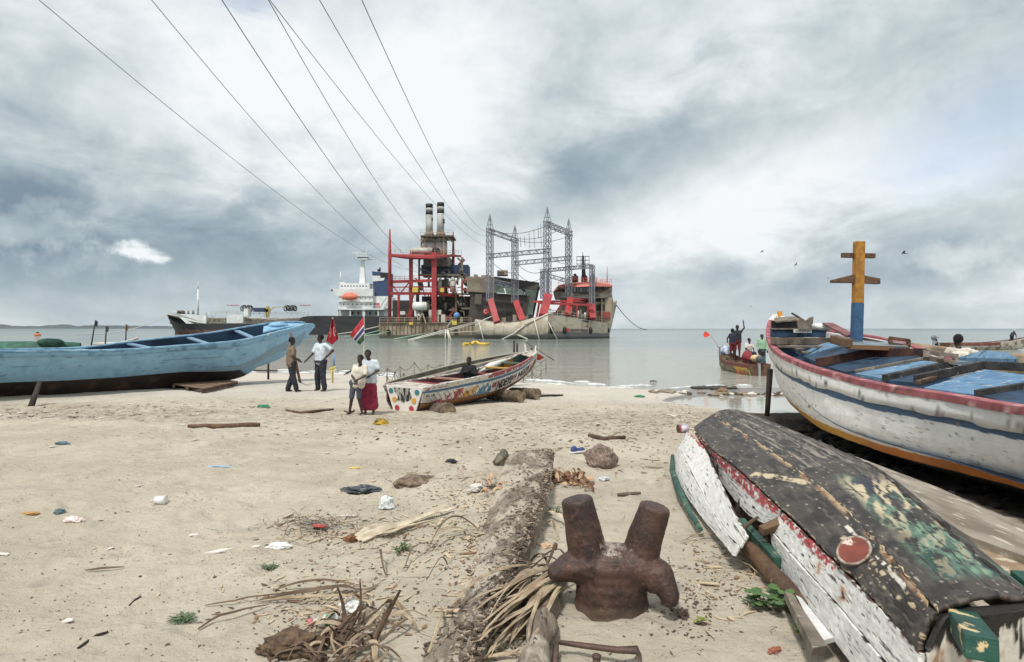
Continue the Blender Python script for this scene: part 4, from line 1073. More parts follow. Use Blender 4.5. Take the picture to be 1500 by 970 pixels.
def pcol(u, v):
    c = const(len(u), PW); c = over(c, srgb(188, 184, 176), sstep(fbm(u * 60, v * 5, 3, 4), .52, .64) * .7)
    c = over(c, srgb(150, 74, 80), (v < .22) * (u > .40) * (u < .86) * sstep(fbm(u * 90, v * 6, 4, 3), .34, .4))
    c = over(c, srgb(70, 108, 140), (v > .25) * (v < .36) * (u < .95))
    # upper strake little marks
    c = over(c, PR, tri(u, v, (.02, .24), (.05, .24), (.05, .08))); c = over(c, PR, ((np.abs(u - .13) < .03) & (np.abs(v - .17) < .035)) * (((u * 130) % 1) > .4))
    c = over(c, srgb(214, 196, 160), ((v < .22) & (u > .17) & (u < .40)) * sstep(fbm(u * 40, v * 3, 6, 3), .42, .5) * .8)
    # bands of triangles below the blue line
    for a, b, cl in ((.06, .27, PR), (.22, .36, PO), (.31, .43, PB)):
        c = over(c, cl, tri(u, v, (a, .88), (b - .02, .40), (b, .88)))
    for i, (a, cl) in enumerate(((.125, PW), (.17, PW), (.20, PR), (.235, PW), (.25, PO), (.285, PY), (.32, PW), (.345, PB), (.385, PW), (.40, PB))):
        c = over(c, cl, tri(u, v, (a, .80), (a + .028, .50), (a + .04, .82)))
    c = over(c, PR, tri(u, v, (.21, .42), (.24, .42), (.25, .68))); c = over(c, srgb(30, 34, 44), ((v > .44) & (v < .58) & (u > .03) & (u < .085)) * sstep(fbm(u * 240, v * 16, 5, 3), .5, .55))
    band_ = (u > .07) & (u < .43) & (v > .40) & (v < .87); zz_ = np.abs(((u * 34 + v * 2.2) % 1) - .5); z2_ = np.abs(((u * 34 - v * 2.6) % 1) - .5)
    c = over(c, PW, band_ * (zz_ < .035) * 1.0); c = over(c, srgb(120, 36, 44), band_ * (z2_ < .06) * (u < .26) * 1.0); c = over(c, srgb(40, 84, 110), band_ * (z2_ < .07) * (u > .33) * 1.0); c = over(c, PR, band_ * (z2_ > .40) * (u > .24) * (u < .34) * (v > .6) * 1.0)
    st = ((np.abs(u - .285) / .007) ** 2 + ((v - .66) / .05) ** 2) < 1; c = over(c, srgb(50, 30, 30), st.astype(float))
    for uc, cl in ((.445, PR), (.455, srgb(60, 120, 90)), (.462, PR), (.60, PR), (.615, PB), (.63, PR)):
        c = over(c, cl, ((((u - uc) / .008) ** 2 + ((v - .58) / .12) ** 2) < 1).astype(float))
    for a, cl in ((.82, PR), (.86, PY), (.885, PB), (.91, PR)): c = over(c, cl, tri(u, v, (a, .9), (a + .02, .42), (a + .045, .9)))
    c = over(c, srgb(206, 196, 176), (u > .955).astype(float))
    # rope-scallop band on the bottom edge
    ph = (u * 46) % 1; arch = np.abs(np.sqrt(((ph - .5) / .5) ** 2 + ((v - 1.0) / .10) ** 2) - 1) < .28
    c = over(c, srgb(176, 120, 58), (v > .90) * 1.0); c = over(c, srgb(70, 44, 34), arch * (v > .885) * (u < .93))
    return over(c, srgb(120, 108, 96), sstep(fbm(u * 170, v * 14, 9, 4), .70, .74))
Q1.build('hull', paint_vc_clean, pp, 420, 90, pcol, thick=.025, rough=.006, off=0)
Q2.build('bottom', paint_vc_clean, pp, 100, 16, lambda u, v: over(over(const(len(u), srgb(70, 54, 44)), srgb(40, 32, 28), sstep(fbm(u * 30, v * 5, 3, 3), .45, .6)), srgb(140, 92, 52), (v < .1) * .8), thick=.025, off=0)
Q3.build('far_side', paint_vc_clean, pp, 140, 16, lambda u, v: over(over(const(len(u), srgb(118, 78, 74)), srgb(196, 146, 60), (u > .7) * (u < .78) * 1.0), srgb(84, 112, 108), (u > .78) * 1.0), thick=.025, off=0)
def prc(u, v):
    c = const(len(u), srgb(206, 202, 194)); c = over(c, srgb(156, 78, 84), (u > .42) * (u < .84) * 1.0)
    return over(c, srgb(120, 104, 92), sstep(fbm(u * 120, v * 3, 5, 3), .6, .68))
rail(Q1, 0, 0, 1, .07, .035, 'rail', prc, pp, sgn=1, out=0)
rail(Q3, 0, 0, 1, .07, .035, 'rail', lambda u, v: over(const(len(u), srgb(206, 202, 196)), srgb(130, 112, 100), sstep(fbm(u * 90, v * 3, 5, 3), .5, .6)), pp, sgn=-1, out=0)
# name on the side
def hullmap(u0, u1, v0, v1):
    def f(x, y):
        u = u0 + (u1 - u0) * x; v = v1 + (v0 - v1) * y; nn = Q1.nrm(u, v); nn = nn if nn.y < 0 else -nn
        return Q1(u, v) + nn * .022
    return f
lettering('name_writing', 'NDEYE', hullmap(.475, .595, .44, .80), black_m, pp, .03)
lettering('name_writing', 'NGOM', hullmap(.655, .80, .44, .80), black_m, pp, .03)
# transom with traffic-light discs and black smear
T0, T1, T2, T3 = ip @ P(566, 564, 15.5), ip @ P(621, 568, 15.05), ip @ P(608, 607, 15.2), ip @ P(578, 605, 15.4)
TS = Surf([[T0.lerp(T1, t), T0.lerp(T1, t).lerp(T3.lerp(T2, t), .5), T3.lerp(T2, t)] for t in np.linspace(0, 1, 6)])
def tcol(u, v):
    c = const(len(u), PW)
    e_ = (fbm(u * 9, v * 5, 43, 4) - .5) * .3; c = over(c, srgb(44, 42, 40), ((u + e_ > .24) & (u + e_ < .70) & (v > .08) & (v + e_ * .8 < .56)) * (.45 + .55 * sstep(fbm(u * 22, v * 5, 3, 4), .38, .5))); c = over(c, srgb(80, 82, 70), (v > .86) * sstep(fbm(u * 16, v * 9, 4, 3), .45, .5))
    return c
TS.build('transom', paint_vc_clean, pp, 60, 40, tcol, thick=.04, off=0)
tn = (T1 - T0).cross(T3 - T0).normalized(); tn = tn if tn.y < 0 else -tn
for sx, off in ((.12, 0), (.86, 0)):
    for v, cl, nm in ((.22, srgb(52, 116, 118), 'teal'), (.50, srgb(200, 150, 48), 'amber'), (.76, srgb(166, 48, 60), 'red')):
        u = sx + (v - .22) * (.16 if sx < .5 else -.12); p = TS(u, v) + tn * .025
        m0 = MB(); m0.cyl(p, p + tn * .01, .062, .062, 20); m0.build('painted_disc', pmat('disc_' + nm, cl, .6), pp)
mb = MB(); mb.prism([TS(0, 0), TS(1, 0), Q1(.10, 0), Q3(.12, 0)], (0, 0, -.03)); mb.build('stern_deck', pmat('chalky_deck', srgb(196, 190, 180), .85, noise=(srgb(150, 140, 128), 5), bump=.5), pp)
mb = MB(); mb.prism([Q1(.12, 0) + Vector((0, 0, .01)), Q1(.40, .0) + Vector((0, 0, .0)), Q1(.36, .2).lerp(Q3(.36, .2), .45), Q1(.14, .2).lerp(Q3(.14, .2), .5)], (0, 0, -.02)); mb.build('side_deck', MATS['chalky_deck'], pp)
tcols = [srgb(150, 66, 70), srgb(176, 128, 118), srgb(150, 66, 70), srgb(196, 160, 70), srgb(84, 110, 96)]
for u, cl in zip((.13, .27, .42, .56, .68), tcols):
    mb = MB(); mb.bar(Q1(u, .06), Q3(u, .06), .16, .035); mb.build('thwart', pmat('thwart_paint_%d' % int(cl[0] * 1000), cl, .7, noise=(tuple(x * .75 for x in cl), 9)), pp)
mb = MB(); mb.prism([Q1(.83, 0), Q1(.999, 0), Q3(.999, 0), Q3(.86, 0)], (0, 0, -.03)); mb.build('foredeck', MATS['chalky_deck'], pp)
mb = MB(); mb.tube([Q3(.5, .2), Q3(.6, .1), Q3(.72, .0)], [.05, .11, .05], 8); o = mb.build('sack', pmat('white_sack', srgb(220, 216, 210), .9, bump=.5)) ; o.parent = None
o.matrix_world = Matrix.Translation((-1.2, 17, -.3)); tag(o, 'white sack lying along the far rail of the painted pirogue', 'sack')
mb = MB(); mb.bar(ip @ P(770, 515, 19.45), ip @ P(769, 505, 19.45), .045, .05); mb.build('stem_head', pmat('white_post', srgb(222, 218, 210), .7), pp)
mb = MB(); mb.bar(ip @ P(784, 516, 19.6), ip @ P(785, 507, 19.65), .03, .05); mb.build('stem_head', MATS['white_post'], pp)
# palm logs used as rollers
palm = pmat('palm_log', srgb(112, 98, 82), .9, noise=(srgb(70, 58, 48), 7), bump=1, bscale=12, layers=[(srgb(150, 136, 116), 14, .58, .68, (1, 1, 3))])
palme = pmat('palm_log_end', srgb(142, 124, 100), .9, noise=(srgb(96, 80, 64), 9), bump=.8, bscale=20)
def plog(label, a, b, r_, name='palm_log'):
    mb = MB(); n_ = 22; a = Vector(a); b = Vector(b)
    mb.tube([a.lerp(b, i / n_) for i in range(n_ + 1)], [r_ * (1 + .05 * math.sin(i * 2.1) + .03 * math.sin(i * 5.3)) for i in range(n_ + 1)], 18)
    o = mb.build(name, [palm, palme]); pol = o.data.polygons
    for q_ in pol:
        if len(q_.vertices) > 4: q_.material_index = 1
    jitter(o, .014, 9, len(label)); return tag(o, label, 'log', 'logs under the painted pirogue')
plog('palm log roller under the stern of the painted pirogue', P(618, 600, 16.3), P(657, 603, 14.75), .19)
plog('nearer thick palm log roller under the bow of the painted pirogue', P(716, 577, 18.3), P(764, 581, 17.3), .155)
plog('farther palm log behind the roller under the painted bow', P(750, 575, 19.2), P(787, 577, 18.3), .150)
# grey hull lying beyond it
gh = thing('grey_pirogue', 'long narrow bare grey wooden pirogue lying behind the painted one', 'boat', G(660, 548))
ig = Matrix.Translation(-gh.location)
st_ = []
for px, py, d, wd, hh_ in ((566, 566, 18.3, .1, .1), (590, 561, 18.9, .6, .3), (640, 549, 20.4, .9, .45), (690, 536, 22.0, .9, .5), (740, 524, 23.3, .7, .45), (768, 516, 24.2, .1, .2)):
    p = ig @ P(px, py, d); q_ = p + Vector((-.75, .45, 0)) * wd
    st_.append([p, p + Vector((-.05, -.02, -hh_ * .6)), p.lerp(q_, .5) - Vector((0, 0, hh_)), q_ + Vector((.05, 0, -hh_ * .6)), q_])
Surf(st_).build('hull', pmat('bare_grey_hull', srgb(138, 134, 122), .85, noise=(srgb(98, 94, 86), 2.5), bump=.5, bscale=9), gh, 70, 18, thick=.04)
SG = Surf(st_)
mb = MB(); mb.tube(SG.line(0, .02, .98, 40), .035, 6); mb.build('rail', pmat('grey_rail', srgb(160, 152, 136), .85), gh)
mb = MB(); mb.tube(SG.line(1, .02, .98, 40), .03, 6); mb.build('rail', MATS['grey_rail'], gh)

# ================================================================== small boats in the water
def small_boat(name, label, L, Wd, H, m_out, m_in, loc, rz, rail_m, rise=.45, group=None, colf=None):
    t = thing(name, label, 'boat', loc, rz, group)
    st_ = []
    for i, x in enumerate(np.linspace(-L / 2, L / 2, 9)):
        f_ = i / 8; w_ = Wd / 2 * (1 - max(0, (f_ - .45) / .55) ** 2.2) * (.82 + .18 * min(1, f_ * 3)); w_ = max(w_, .03); z = H + rise * max(0, f_ - .4) ** 2 / .36
        kz = .5 * rise * max(0, f_ - .6) ** 2 / .16
        st_.append([(x, -w_, z), (x, -w_ * .92, z * .5 + kz * .5), (x, -w_ * .6, kz + .02), (x, 0, kz - .06), (x, w_ * .6, kz + .02), (x, w_ * .92, z * .5 + kz * .5), (x, w_, z)])
    s_ = Surf(st_); s_.build('hull', m_out, t, 90, 36, colf, thick=.03, off=-1)
    mb = MB(); mb.prism([s_(0, v) for v in np.linspace(0, 1, 9)], (.03, 0, 0)); mb.build('transom', m_in, t)
    for v in (0, 1): mb = MB(); mb.tube(s_.line(v, 0, 1, 40), .03, 6); mb.build('rail', rail_m, t)
    for u in (.2, .42, .62): mb = MB(); mb.bar(s_(u, .06), s_(u, .94), .16, .03); mb.build('thwart', m_in, t)
    return t, s_
def outboard(label, loc, rz, sc=1, cowl=srgb(50, 60, 70)):
    t = thing('outboard_motor', label, 'outboard motor', loc, rz)
    mb = MB(); mb.ball((0, 0, .38), .17, 8, (1.25, .85, 1.1)); mb.build('cowl', pmat('cowl_%d' % int(cowl[0] * 1000), cowl, .4), t)
    mb = MB(); mb.bar((-.02, 0, .3), (-.05, 0, -.45), .12, .09, Vector((0, 1, 0))); mb.build('leg', pmat('motor_grey', srgb(150, 152, 152), .5), t)
    mb = MB(); mb.bar((.05, 0, .22), (.16, 0, -.02), .14, .08, Vector((0, 1, 0))); mb.build('bracket', MATS['motor_grey'], t)
    mb = MB(); mb.tube([(.1, 0, .32), (.45, 0, .42)], .02, 6); mb.build('tiller', black_m, t)
    t.scale = (sc,) * 3; return t
def colr(u, v):
    c = const(len(u), srgb(122, 104, 84)); c = over(c, srgb(168, 154, 120), sstep(fbm(u * 20, v * 20, 3, 4), .5, .56)); c = over(c, srgb(80, 96, 84), sstep(fbm(u * 18, v * 26, 5, 3), .58, .62))
    c = over(c, srgb(196, 84, 54), ((u < .35) & (u > .08)) * sstep(fbm(u * 18, v * 20, 8, 3), .5, .54)); c = over(c, srgb(206, 160, 60), ((u < .3)) * sstep(fbm(u * 22, v * 24, 9, 3), .55, .58))
    return over(c, srgb(110, 60, 54), ((v < .09) | (v > .91)) * 1.0)
# boat with people at the pool's far side: bow away to the left, stern toward us on the right
fb, FS = small_boat('fishing_boat', 'colourful small fishing boat afloat with people and an outboard motor', 6.0, 1.5, .78, paint_vc_clean, wood_brown, (0, 0, 0), 0, pmat('dull_red_rail', srgb(112, 64, 56), .7), .75, colf=colr)
sa_, sb2 = P(1112, 544, 31.4), P(1055, 520, 37.6); ctr = Vector(((sa_.x + sb2.x) / 2, (sa_.y + sb2.y) / 2, SEA - .12))
fb.location = ctr; fb.rotation_euler = (0, 0, math.atan2(sb2.y - sa_.y, sb2.x - sa_.x)); fb.scale = (1.05, .85, .86)
outboard('outboard motor with pale cowl on the stern of the crowded fishing boat', P(1112, 538, 31.2), fb.rotation_euler.z, 1.0, srgb(70, 76, 84))
lp_ = thing('outboard_cover', 'yellowish plastic sheet tied over the outboard motor', 'cover', P(1108, 522, 32.2)); mb = MB(); mb.ball((0, 0, -.1), .30, 8, (1, .8, .55)); o = mb.build('sheet', pmat('yellowish_sheet', srgb(206, 180, 128), .7, bump=.5), lp_); jitter(o, .06, 5)
mb = MB(); mb.tube([(0, -.4, 0), (0, 0, .08), (0, .45, 0)], [.1, .3, .12], 8); o = mb.build('net_heap', pmat('red_net', srgb(150, 56, 62), .9, noise=(srgb(110, 40, 46), 8), bump=1, bscale=20)); o.location = P(1094, 524, 33.8); jitter(o, .06, 6); tag(o, 'heap of red fishing net in the stern of the small boat', 'net')
mb = MB(); mb.tube([(0, -.5, 0), (0, 0, .08), (0, .5, 0)], [.12, .3, .15], 8); o = mb.build('tarpaulin', pmat('blue_white_tarp', srgb(196, 204, 214), .7, noise=(srgb(70, 96, 140), 2.5), bump=.6, bscale=6)); o.location = P(1062, 515, 36.2); jitter(o, .06, 5); tag(o, 'white and blue tarpaulin heaped in the bow of the small boat', 'tarpaulin')
stick('flag_stick', 'thin bent stick with a red rag at the bow of the small boat', [P(1055, 512, 37.6), P(1047, 500, 37.8), P(1040, 490, 38)], [.02, .015, .01], wood_tan)
mb = MB(); V = [P(1040, 490, 38), P(1033, 485, 38.1), P(1030, 491, 38.1), P(1033, 495, 38), P(1039, 492, 38)]; mb.prism(V, (0, .02, 0)); tag(mb.build('rag_flag', pmat('red_rag', srgb(206, 64, 48), .8)), 'small bright red rag flying from the bow stick', 'flag')
# long pirogue far right
def colz(u, v): return over(over(const(len(u), srgb(186, 180, 168)), srgb(120, 64, 58), ((v < .14) | (v > .86)) * (u < .6) * 1.0), srgb(120, 110, 98), sstep(fbm(u * 30, v * 9, 3, 3), .55, .65))
zb, ZS = small_boat('long_pirogue', 'long red and white pirogue with lettering afloat off the white boat', 10.8, 1.5, .80, paint_vc_clean, wood_brown, (0, 0, 0), 0, pmat('dull_red_rail', srgb(120, 62, 56)), .6, colf=colz)
pa, pb_ = P(1361, 512, 68), P(1508, 512, 71); zb.location = Vector(((pa.x + pb_.x) / 2 + .6, (pa.y + pb_.y) / 2, SEA - .05)); zb.rotation_euler = (0, 0, math.atan2(pb_.y - pa.y, pb_.x - pa.x))
def zmap(x0, x1): 
    def f(x, y):
        u = x0 + (x1 - x0) * x; v = .24 - .15 * y; nn = ZS.nrm(u, v); nn = nn if nn.y < 0 else -nn; return ZS(u, v) + nn * .03
    return f
lettering('name_writing', 'MAMA', zmap(.27, .38), black_m, zb, .02); lettering('name_writing', 'ZAMA', zmap(.45, .58), black_m, zb, .02)
outboard('grey outboard motor on the stern of the long pirogue', Vector((pa.x + .5, 68, SEA + .75)), zb.rotation_euler.z, 1.5, srgb(110, 116, 120))
# weathered boat beyond the white one, right edge
ob, OS = small_boat('old_boat', 'weathered tan wooden boat partly hidden behind the white boat at the right edge', 6, 1.8, .55, pmat('tan_boat', srgb(176, 158, 130), .8, noise=(srgb(110, 98, 84), 2)), wood_dark, P(1535, 535, 15.5) - Vector((0, 0, .35)), R(172), wood_tan, .3)
# boats off to the left behind the blue one
gb, _ = small_boat('green_boat', 'dark green boat with its hull showing above the blue pirogue rail', 4.2, 1.5, .6, pmat('green_hull', srgb(50, 104, 84), .7, noise=(srgb(34, 72, 60), 2)), wood_dark, G(56, 512) , R(10), pmat('green_rail', srgb(60, 116, 96), .7), .2)
gb.rotation_euler = (R(180), 0, R(8)); gb.scale = (.62, .8, .55); gb.location = Vector((P(56, 506, 21.6).x, 21.6, P(52, 503, 21.6).z + .02))
mb = MB(); c0 = P(74, 502, 21.3); mb.ball((0, 0, 0), 1, 9, (.42, .3, .14)); o = mb.build('net_bundle', pmat('green_net', srgb(40, 92, 74), .9, noise=(srgb(24, 52, 46), 3), bump=1, bscale=9)); o.location = c0; jitter(o, .06, 3); tag(o, 'dark green net bundle lying on the upturned green boat', 'net')
sbm, _ = small_boat('rowing_boat', 'small pale boat seen over the blue pirogue below the marker sticks', 3.4, 1.2, .5, pmat('pale_hull', srgb(190, 178, 160), .8, noise=(srgb(140, 120, 100), 3)), wood_brown, P(172, 503, 24.5) - Vector((0, 0, .34)), R(12), MATS['white_post'], .3); sbm.scale = (.42, .5, .7)
def marker(label, px0, py0, px1, py1, d, col_):
    t = thing('marker_stick', label, 'marker stick', P(px0, py0 + 8, d)); i_ = Matrix.Translation(-t.location)
    mb = MB(); mb.tube([i_ @ P(px0, py0 + 8, d), i_ @ P(px1, py1, d)], [.025, .018], 6); mb.build('stick', wood_dark, t)
    mb = MB(); mb.prism([i_ @ P(px1, py1, d), i_ @ P(px1 + 3, py1 + 3, d), i_ @ P(px1 + 1.5, py1 + 10, d), i_ @ P(px1 - 1.8, py1 + 8, d)], (0, .03, 0)); mb.build('cloth', pmat('marker_' + str(int(col_[0] * 999)), col_, .8), t)
marker('tall marker stick with black cloth behind the blue pirogue', 133, 502, 140, 469, 23, srgb(36, 40, 48))
marker('shorter marker stick with dark cloth, second from left', 154, 500, 156, 477, 24, srgb(60, 62, 66))
marker('thin marker stick with rusty cloth rising from the small pale boat', 184, 498, 185, 475, 25.5, srgb(130, 84, 62))
bu = thing('mooring_buoy', 'orange mooring buoy with a dark top floating far left', 'buoy', P(55, 489, 200)); bu.location.z = SEA
mb = MB(); mb.ball((0, 0, .3), 1, 8, (1.0, .8, .55)); mb.build('float', pmat('orange_float', srgb(206, 120, 70), .6), bu)
mb = MB(); mb.cyl((0, 0, .7), (0, 0, 1.2), .5, .25, 10); mb.build('cap', black_m, bu)
# ================================================================== PEOPLE
skin = pmat('dark_skin', srgb(66, 46, 38), .55, noise=(srgb(54, 38, 32), 6))
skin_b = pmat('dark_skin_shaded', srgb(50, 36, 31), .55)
hair_m = pmat('black_hair', srgb(22, 19, 18), .9, bump=1, bscale=60)
fold_tx = bpy.data.textures.new('cloth_folds', 'CLOUDS'); fold_tx.noise_scale = .11; fold_tx.noise_depth = 2
def cap(mb, a, b, r0, r1, n_=10):
    a = Vector(a); b = Vector(b); mb.tube([a, b], [r0, r1], n_); mb.ball(a, r0, 6); mb.ball(b, r1, 6)
def person(label, loc, rz, H, pose, clothes, group=None, female=False, vox=.012, skin_=skin, hair=True, tilt=None):
    """pose: joints in body space, x right, y forward, z up, for a 1.75 m person; scaled to H. clothes: list of (name, kind, colour)"""
    s = H / 1.75
    J = dict(hip=(0, 0, .93), chest=(0, 0, 1.32), neck=(0, 0, 1.47), head=(0, .02, 1.63),
             ls=(-.18, 0, 1.42), rs=(.18, 0, 1.42), le=(-.24, -.02, 1.14), re=(.24, -.02, 1.14), lh=(-.25, .08, .88), rh=(.25, .08, .88),
             lp=(-.09, 0, .92), rp=(.09, 0, .92), lk=(-.10, .03, .50), rk=(.10, .03, .50), la=(-.11, -.02, .08), ra=(.11, -.02, .08), look=0)
    J.update(pose); look = J.pop('look')
    J = {k_: Vector(v) * s for k_, v in J.items()}
    t = thing('person', label, 'person', loc, rz, group)
    hw = .88 if female else 1
    b = MB()
    cap(b, J['lp'] * 1, J['rp'] * 1, .115 * s, .115 * s)
    up = (J['chest'] - J['hip']).normalized()
    for off in (-.06, 0, .06):
        cap(b, J['hip'] + Vector((off, 0, .02)) * s, J['chest'] + Vector((off * 1.3, 0, 0)) * s * hw, .095 * s, .11 * s * hw)
    cap(b, J['ls'], J['rs'], .062 * s, .062 * s)
    cap(b, J['chest'], J['neck'], .10 * s, .06 * s); cap(b, J['neck'] - Vector((0, 0, .02)), J['head'] - Vector((0, 0, .06)) * s, .052 * s, .05 * s)
    fd = Matrix.Rotation(look, 3, 'Z') @ Vector((0, 1, 0)); rt = Matrix.Rotation(look, 3, 'Z') @ Vector((1, 0, 0)); rm = Matrix.Rotation(look, 3, 'Z')
    h = J['head']
    b.ball(h + Vector((0, 0, .03)) * s, .1 * s, 9, (.80, .95, 1.0), rm); b.ball(h + fd * .022 * s - Vector((0, 0, .045)) * s, .074 * s, 8, (.86, .9, 1.0), rm)
    b.ball(h + fd * .098 * s - Vector((0, 0, .012)) * s, .017 * s, 6, (1, 1, 1.3)); b.ball(h + fd * .084 * s - Vector((0, 0, .056)) * s, .022 * s, 6, (1.3, .7, .6), rm)
    for sgn in (-1, 1): b.ball(h + rt * sgn * .082 * s + Vector((0, 0, .0)), .022 * s, 5, (.5, .8, 1.3), rm)
    for sd_ in 'lr':
        cap(b, J[sd_ + 's'], J[sd_ + 'e'], .050 * s, .040 * s); cap(b, J[sd_ + 'e'], J[sd_ + 'h'], .038 * s, .027 * s)
        hd = (J[sd_ + 'h'] - J[sd_ + 'e']).normalized(); palm = J[sd_ + 'h'] + hd * .05 * s
        cap(b, J[sd_ + 'h'], palm, .030 * s, .036 * s)
        side = hd.cross(Vector((0, 0, 1))); side = side.normalized() if side.length > .2 else Vector((0, 1, 0))
        for i, L in enumerate((.075, .085, .08, .062)):
            base = palm + side * (i - 1.5) * .021 * s + hd * .02 * s; mid = base + hd * L * .55 * s - Vector((0, 0, .004)); cap(b, base, mid, .0115 * s, .0105 * s, 6); cap(b, mid, mid + (hd + Vector((0, 0, -.5))).normalized() * L * .45 * s, .0105 * s, .009 * s, 6)
        tb = J[sd_ + 'h'] + hd * .02 * s + side * -.03 * s; cap(b, tb, tb + (hd - side * .8).normalized() * .06 * s, .014 * s, .011 * s, 6)
        cap(b, J[sd_ + 'p'], J[sd_ + 'k'], .088 * s, .058 * s); cap(b, J[sd_ + 'k'], J[sd_ + 'a'], .058 * s, .036 * s)
        ft = J[sd_ + 'a']; cap(b, ft - Vector((0, .03, .035)) * s, ft + Vector((0, .13, -.045)) * s, .036 * s, .030 * s)
    body = b.build('body', skin_, t, fixn=False); remesh(body, vox, 3)
    if hair:
        hb_ = MB(); hb_.ball(h + Vector((0, 0, .045)) * s - fd * .014 * s, .104 * s, 9, (.86, .98, .96), rm); o = hb_.build('hair', hair_m, t)
        bm = bmesh.new(); bm.from_mesh(o.data)
        cutn = (Vector((0, 0, 1)) - fd * .9).normalized(); bmesh.ops.bisect_plane(bm, geom=bm.verts[:] + bm.edges[:] + bm.faces[:], plane_co=h + Vector((0, 0, .03)) * s + fd * .03 * s, plane_no=cutn, clear_inner=True); bm.to_mesh(o.data); bm.free()
    for nm, kind, m_ in clothes:
        g = MB(); e = .016 * s
        if kind in ('tshirt', 'longshirt', 'vest'):
            low = J['hip'] + Vector((0, 0, -.06 if kind != 'vest' else 0)) * s
            for off in (-.065, 0, .065):
                cap(g, low + Vector((off * 1.2, 0, .03)) * s, J['chest'] + Vector((off * 1.2, 0, 0)) * s * hw, .108 * s + e * 1.6, .115 * s * hw + e)
            cap(g, J['ls'], J['rs'], .068 * s + e * .4, .068 * s + e * .4); cap(g, J['chest'], J['neck'] - Vector((0, 0, .04)) * s, .11 * s, .055 * s)
            if kind != 'vest':
                for sd_ in 'lr':
                    q_ = J[sd_ + 's'].lerp(J[sd_ + 'e'], .72 if kind == 'tshirt' else 1.0); cap(g, J[sd_ + 's'], q_, .060 * s + e * .5, .058 * s + e * .6)
                    if kind == 'longshirt': cap(g, J[sd_ + 'e'], J[sd_ + 'e'].lerp(J[sd_ + 'h'], .85), .058 * s, .045 * s)
        elif kind == 'trousers':
            cap(g, J['lp'], J['rp'], .122 * s + e, .122 * s + e); cap(g, J['hip'] + Vector((-.06, 0, .05)) * s, J['hip'] + Vector((.06, 0, .05)) * s, .1 * s + e, .1 * s + e)
            for sd_ in 'lr': cap(g, J[sd_ + 'p'], J[sd_ + 'k'], .10 * s + e, .078 * s + e); cap(g, J[sd_ + 'k'], J[sd_ + 'a'].lerp(J[sd_ + 'k'], .06), .078 * s + e, .066 * s + e)
        elif kind == 'shorts':
            cap(g, J['lp'], J['rp'], .12 * s + e, .12 * s + e)
            for sd_ in 'lr': cap(g, J[sd_ + 'p'], J[sd_ + 'p'].lerp(J[sd_ + 'k'], .95), .095 * s + e * .4, .068 * s + e * .5)
        elif kind == 'skirt':
            mid = (J['lk'] + J['rk']) / 2; lowm = mid + Vector((0, 0, -.26)) * s
            for off in (-.1, -.03, .03, .1): cap(g, J['hip'] + Vector((off * .7, 0, .02)) * s, lowm + Vector((off * 1.25, 0, 0)) * s, .10 * s + e, .12 * s + e)
        o = g.build(nm, m_, t, fixn=False); remesh(o, vox, 2)
        md = o.modifiers.new('folds', 'DISPLACE'); md.texture = fold_tx; md.strength = .035 * s; md.mid_level = .5; md.texture_coords = 'LOCAL'
    return t
c_tan = pmat('tan_shirt_cloth', srgb(128, 112, 94), .9, noise=(srgb(102, 88, 74), 9), bump=.5, bscale=12)
c_white = pmat('pale_tshirt_cloth', srgb(206, 214, 220), .9, noise=(srgb(178, 190, 200), 7), bump=.5, bscale=12)
c_dark = pmat('dark_trousers_cloth', srgb(44, 46, 56), .9, noise=(srgb(34, 36, 44), 9), bump=.5, bscale=12)
c_red = pmat('crimson_skirt_cloth', srgb(150, 44, 72), .9, noise=(srgb(122, 34, 58), 8), bump=.6, bscale=12)
c_jean = pmat('grey_shorts_cloth', srgb(74, 76, 88), .9, bump=.5, bscale=12)
c_green = pmat('pale_green_cloth', srgb(140, 172, 142), .9); c_navy = pmat('navy_cloth', srgb(38, 42, 58), .9); c_maroon = pmat('maroon_cloth', srgb(110, 34, 42), .9); c_cream = pmat('cream_cloth', srgb(214, 208, 196), .9, noise=(srgb(186, 178, 164), 5), bump=.7, bscale=9)
def foot(px, py): return G(px, py)
# man in the tan shirt, hand on hip, facing right
person('man in tan shirt and dark trousers leaning by the blue bow', foot(427, 574), R(-55), 1.66,
       dict(hip=(0, -.02, .93), lh=(-.02, .18, 1.06), le=(-.25, .05, 1.12), re=(.25, -.02, 1.12), rh=(.14, .20, 1.0), lk=(-.09, .06, .5), rk=(.1, .02, .5), ra=(.13, .12, .08), la=(-.1, -.10, .08), look=R(-25)),
       [('shirt', 'tshirt', c_tan), ('trousers', 'trousers', c_dark)])
stick('wooden_pole', 'long brown pole leaning against the bow beside the man in tan', [G(440, 560) - Vector((0, 0, .05)), P(432, 525, 22.2), P(426, 488, 23.4)], [.05, .05, .045], wood_brown, 'pole')
person('man in pale t-shirt with a hand on his hip looking away', foot(470, 573), R(150), 1.78,
       dict(le=(-.46, -.06, 1.26), lh=(-.20, .02, 1.02), re=(.27, .08, 1.15), rh=(.34, .24, .98), lk=(-.12, .03, .5), rk=(.11, .03, .5), la=(-.16, 0, .08), ra=(.12, 0, .08), look=R(-65)),
       [('shirt', 'tshirt', c_white), ('trousers', 'trousers', c_dark)])
person('girl in white top and crimson skirt hugging a smaller child', foot(541, 607), R(178), 1.42,
       dict(head=(.03, .03, 1.62), le=(-.26, .06, 1.2), lh=(-.06, .20, 1.06), re=(.30, .12, 1.26), rh=(.50, .24, 1.16), look=R(8)),
       [('skirt', 'skirt', c_red), ('top', 'tshirt', c_white)], female=True)
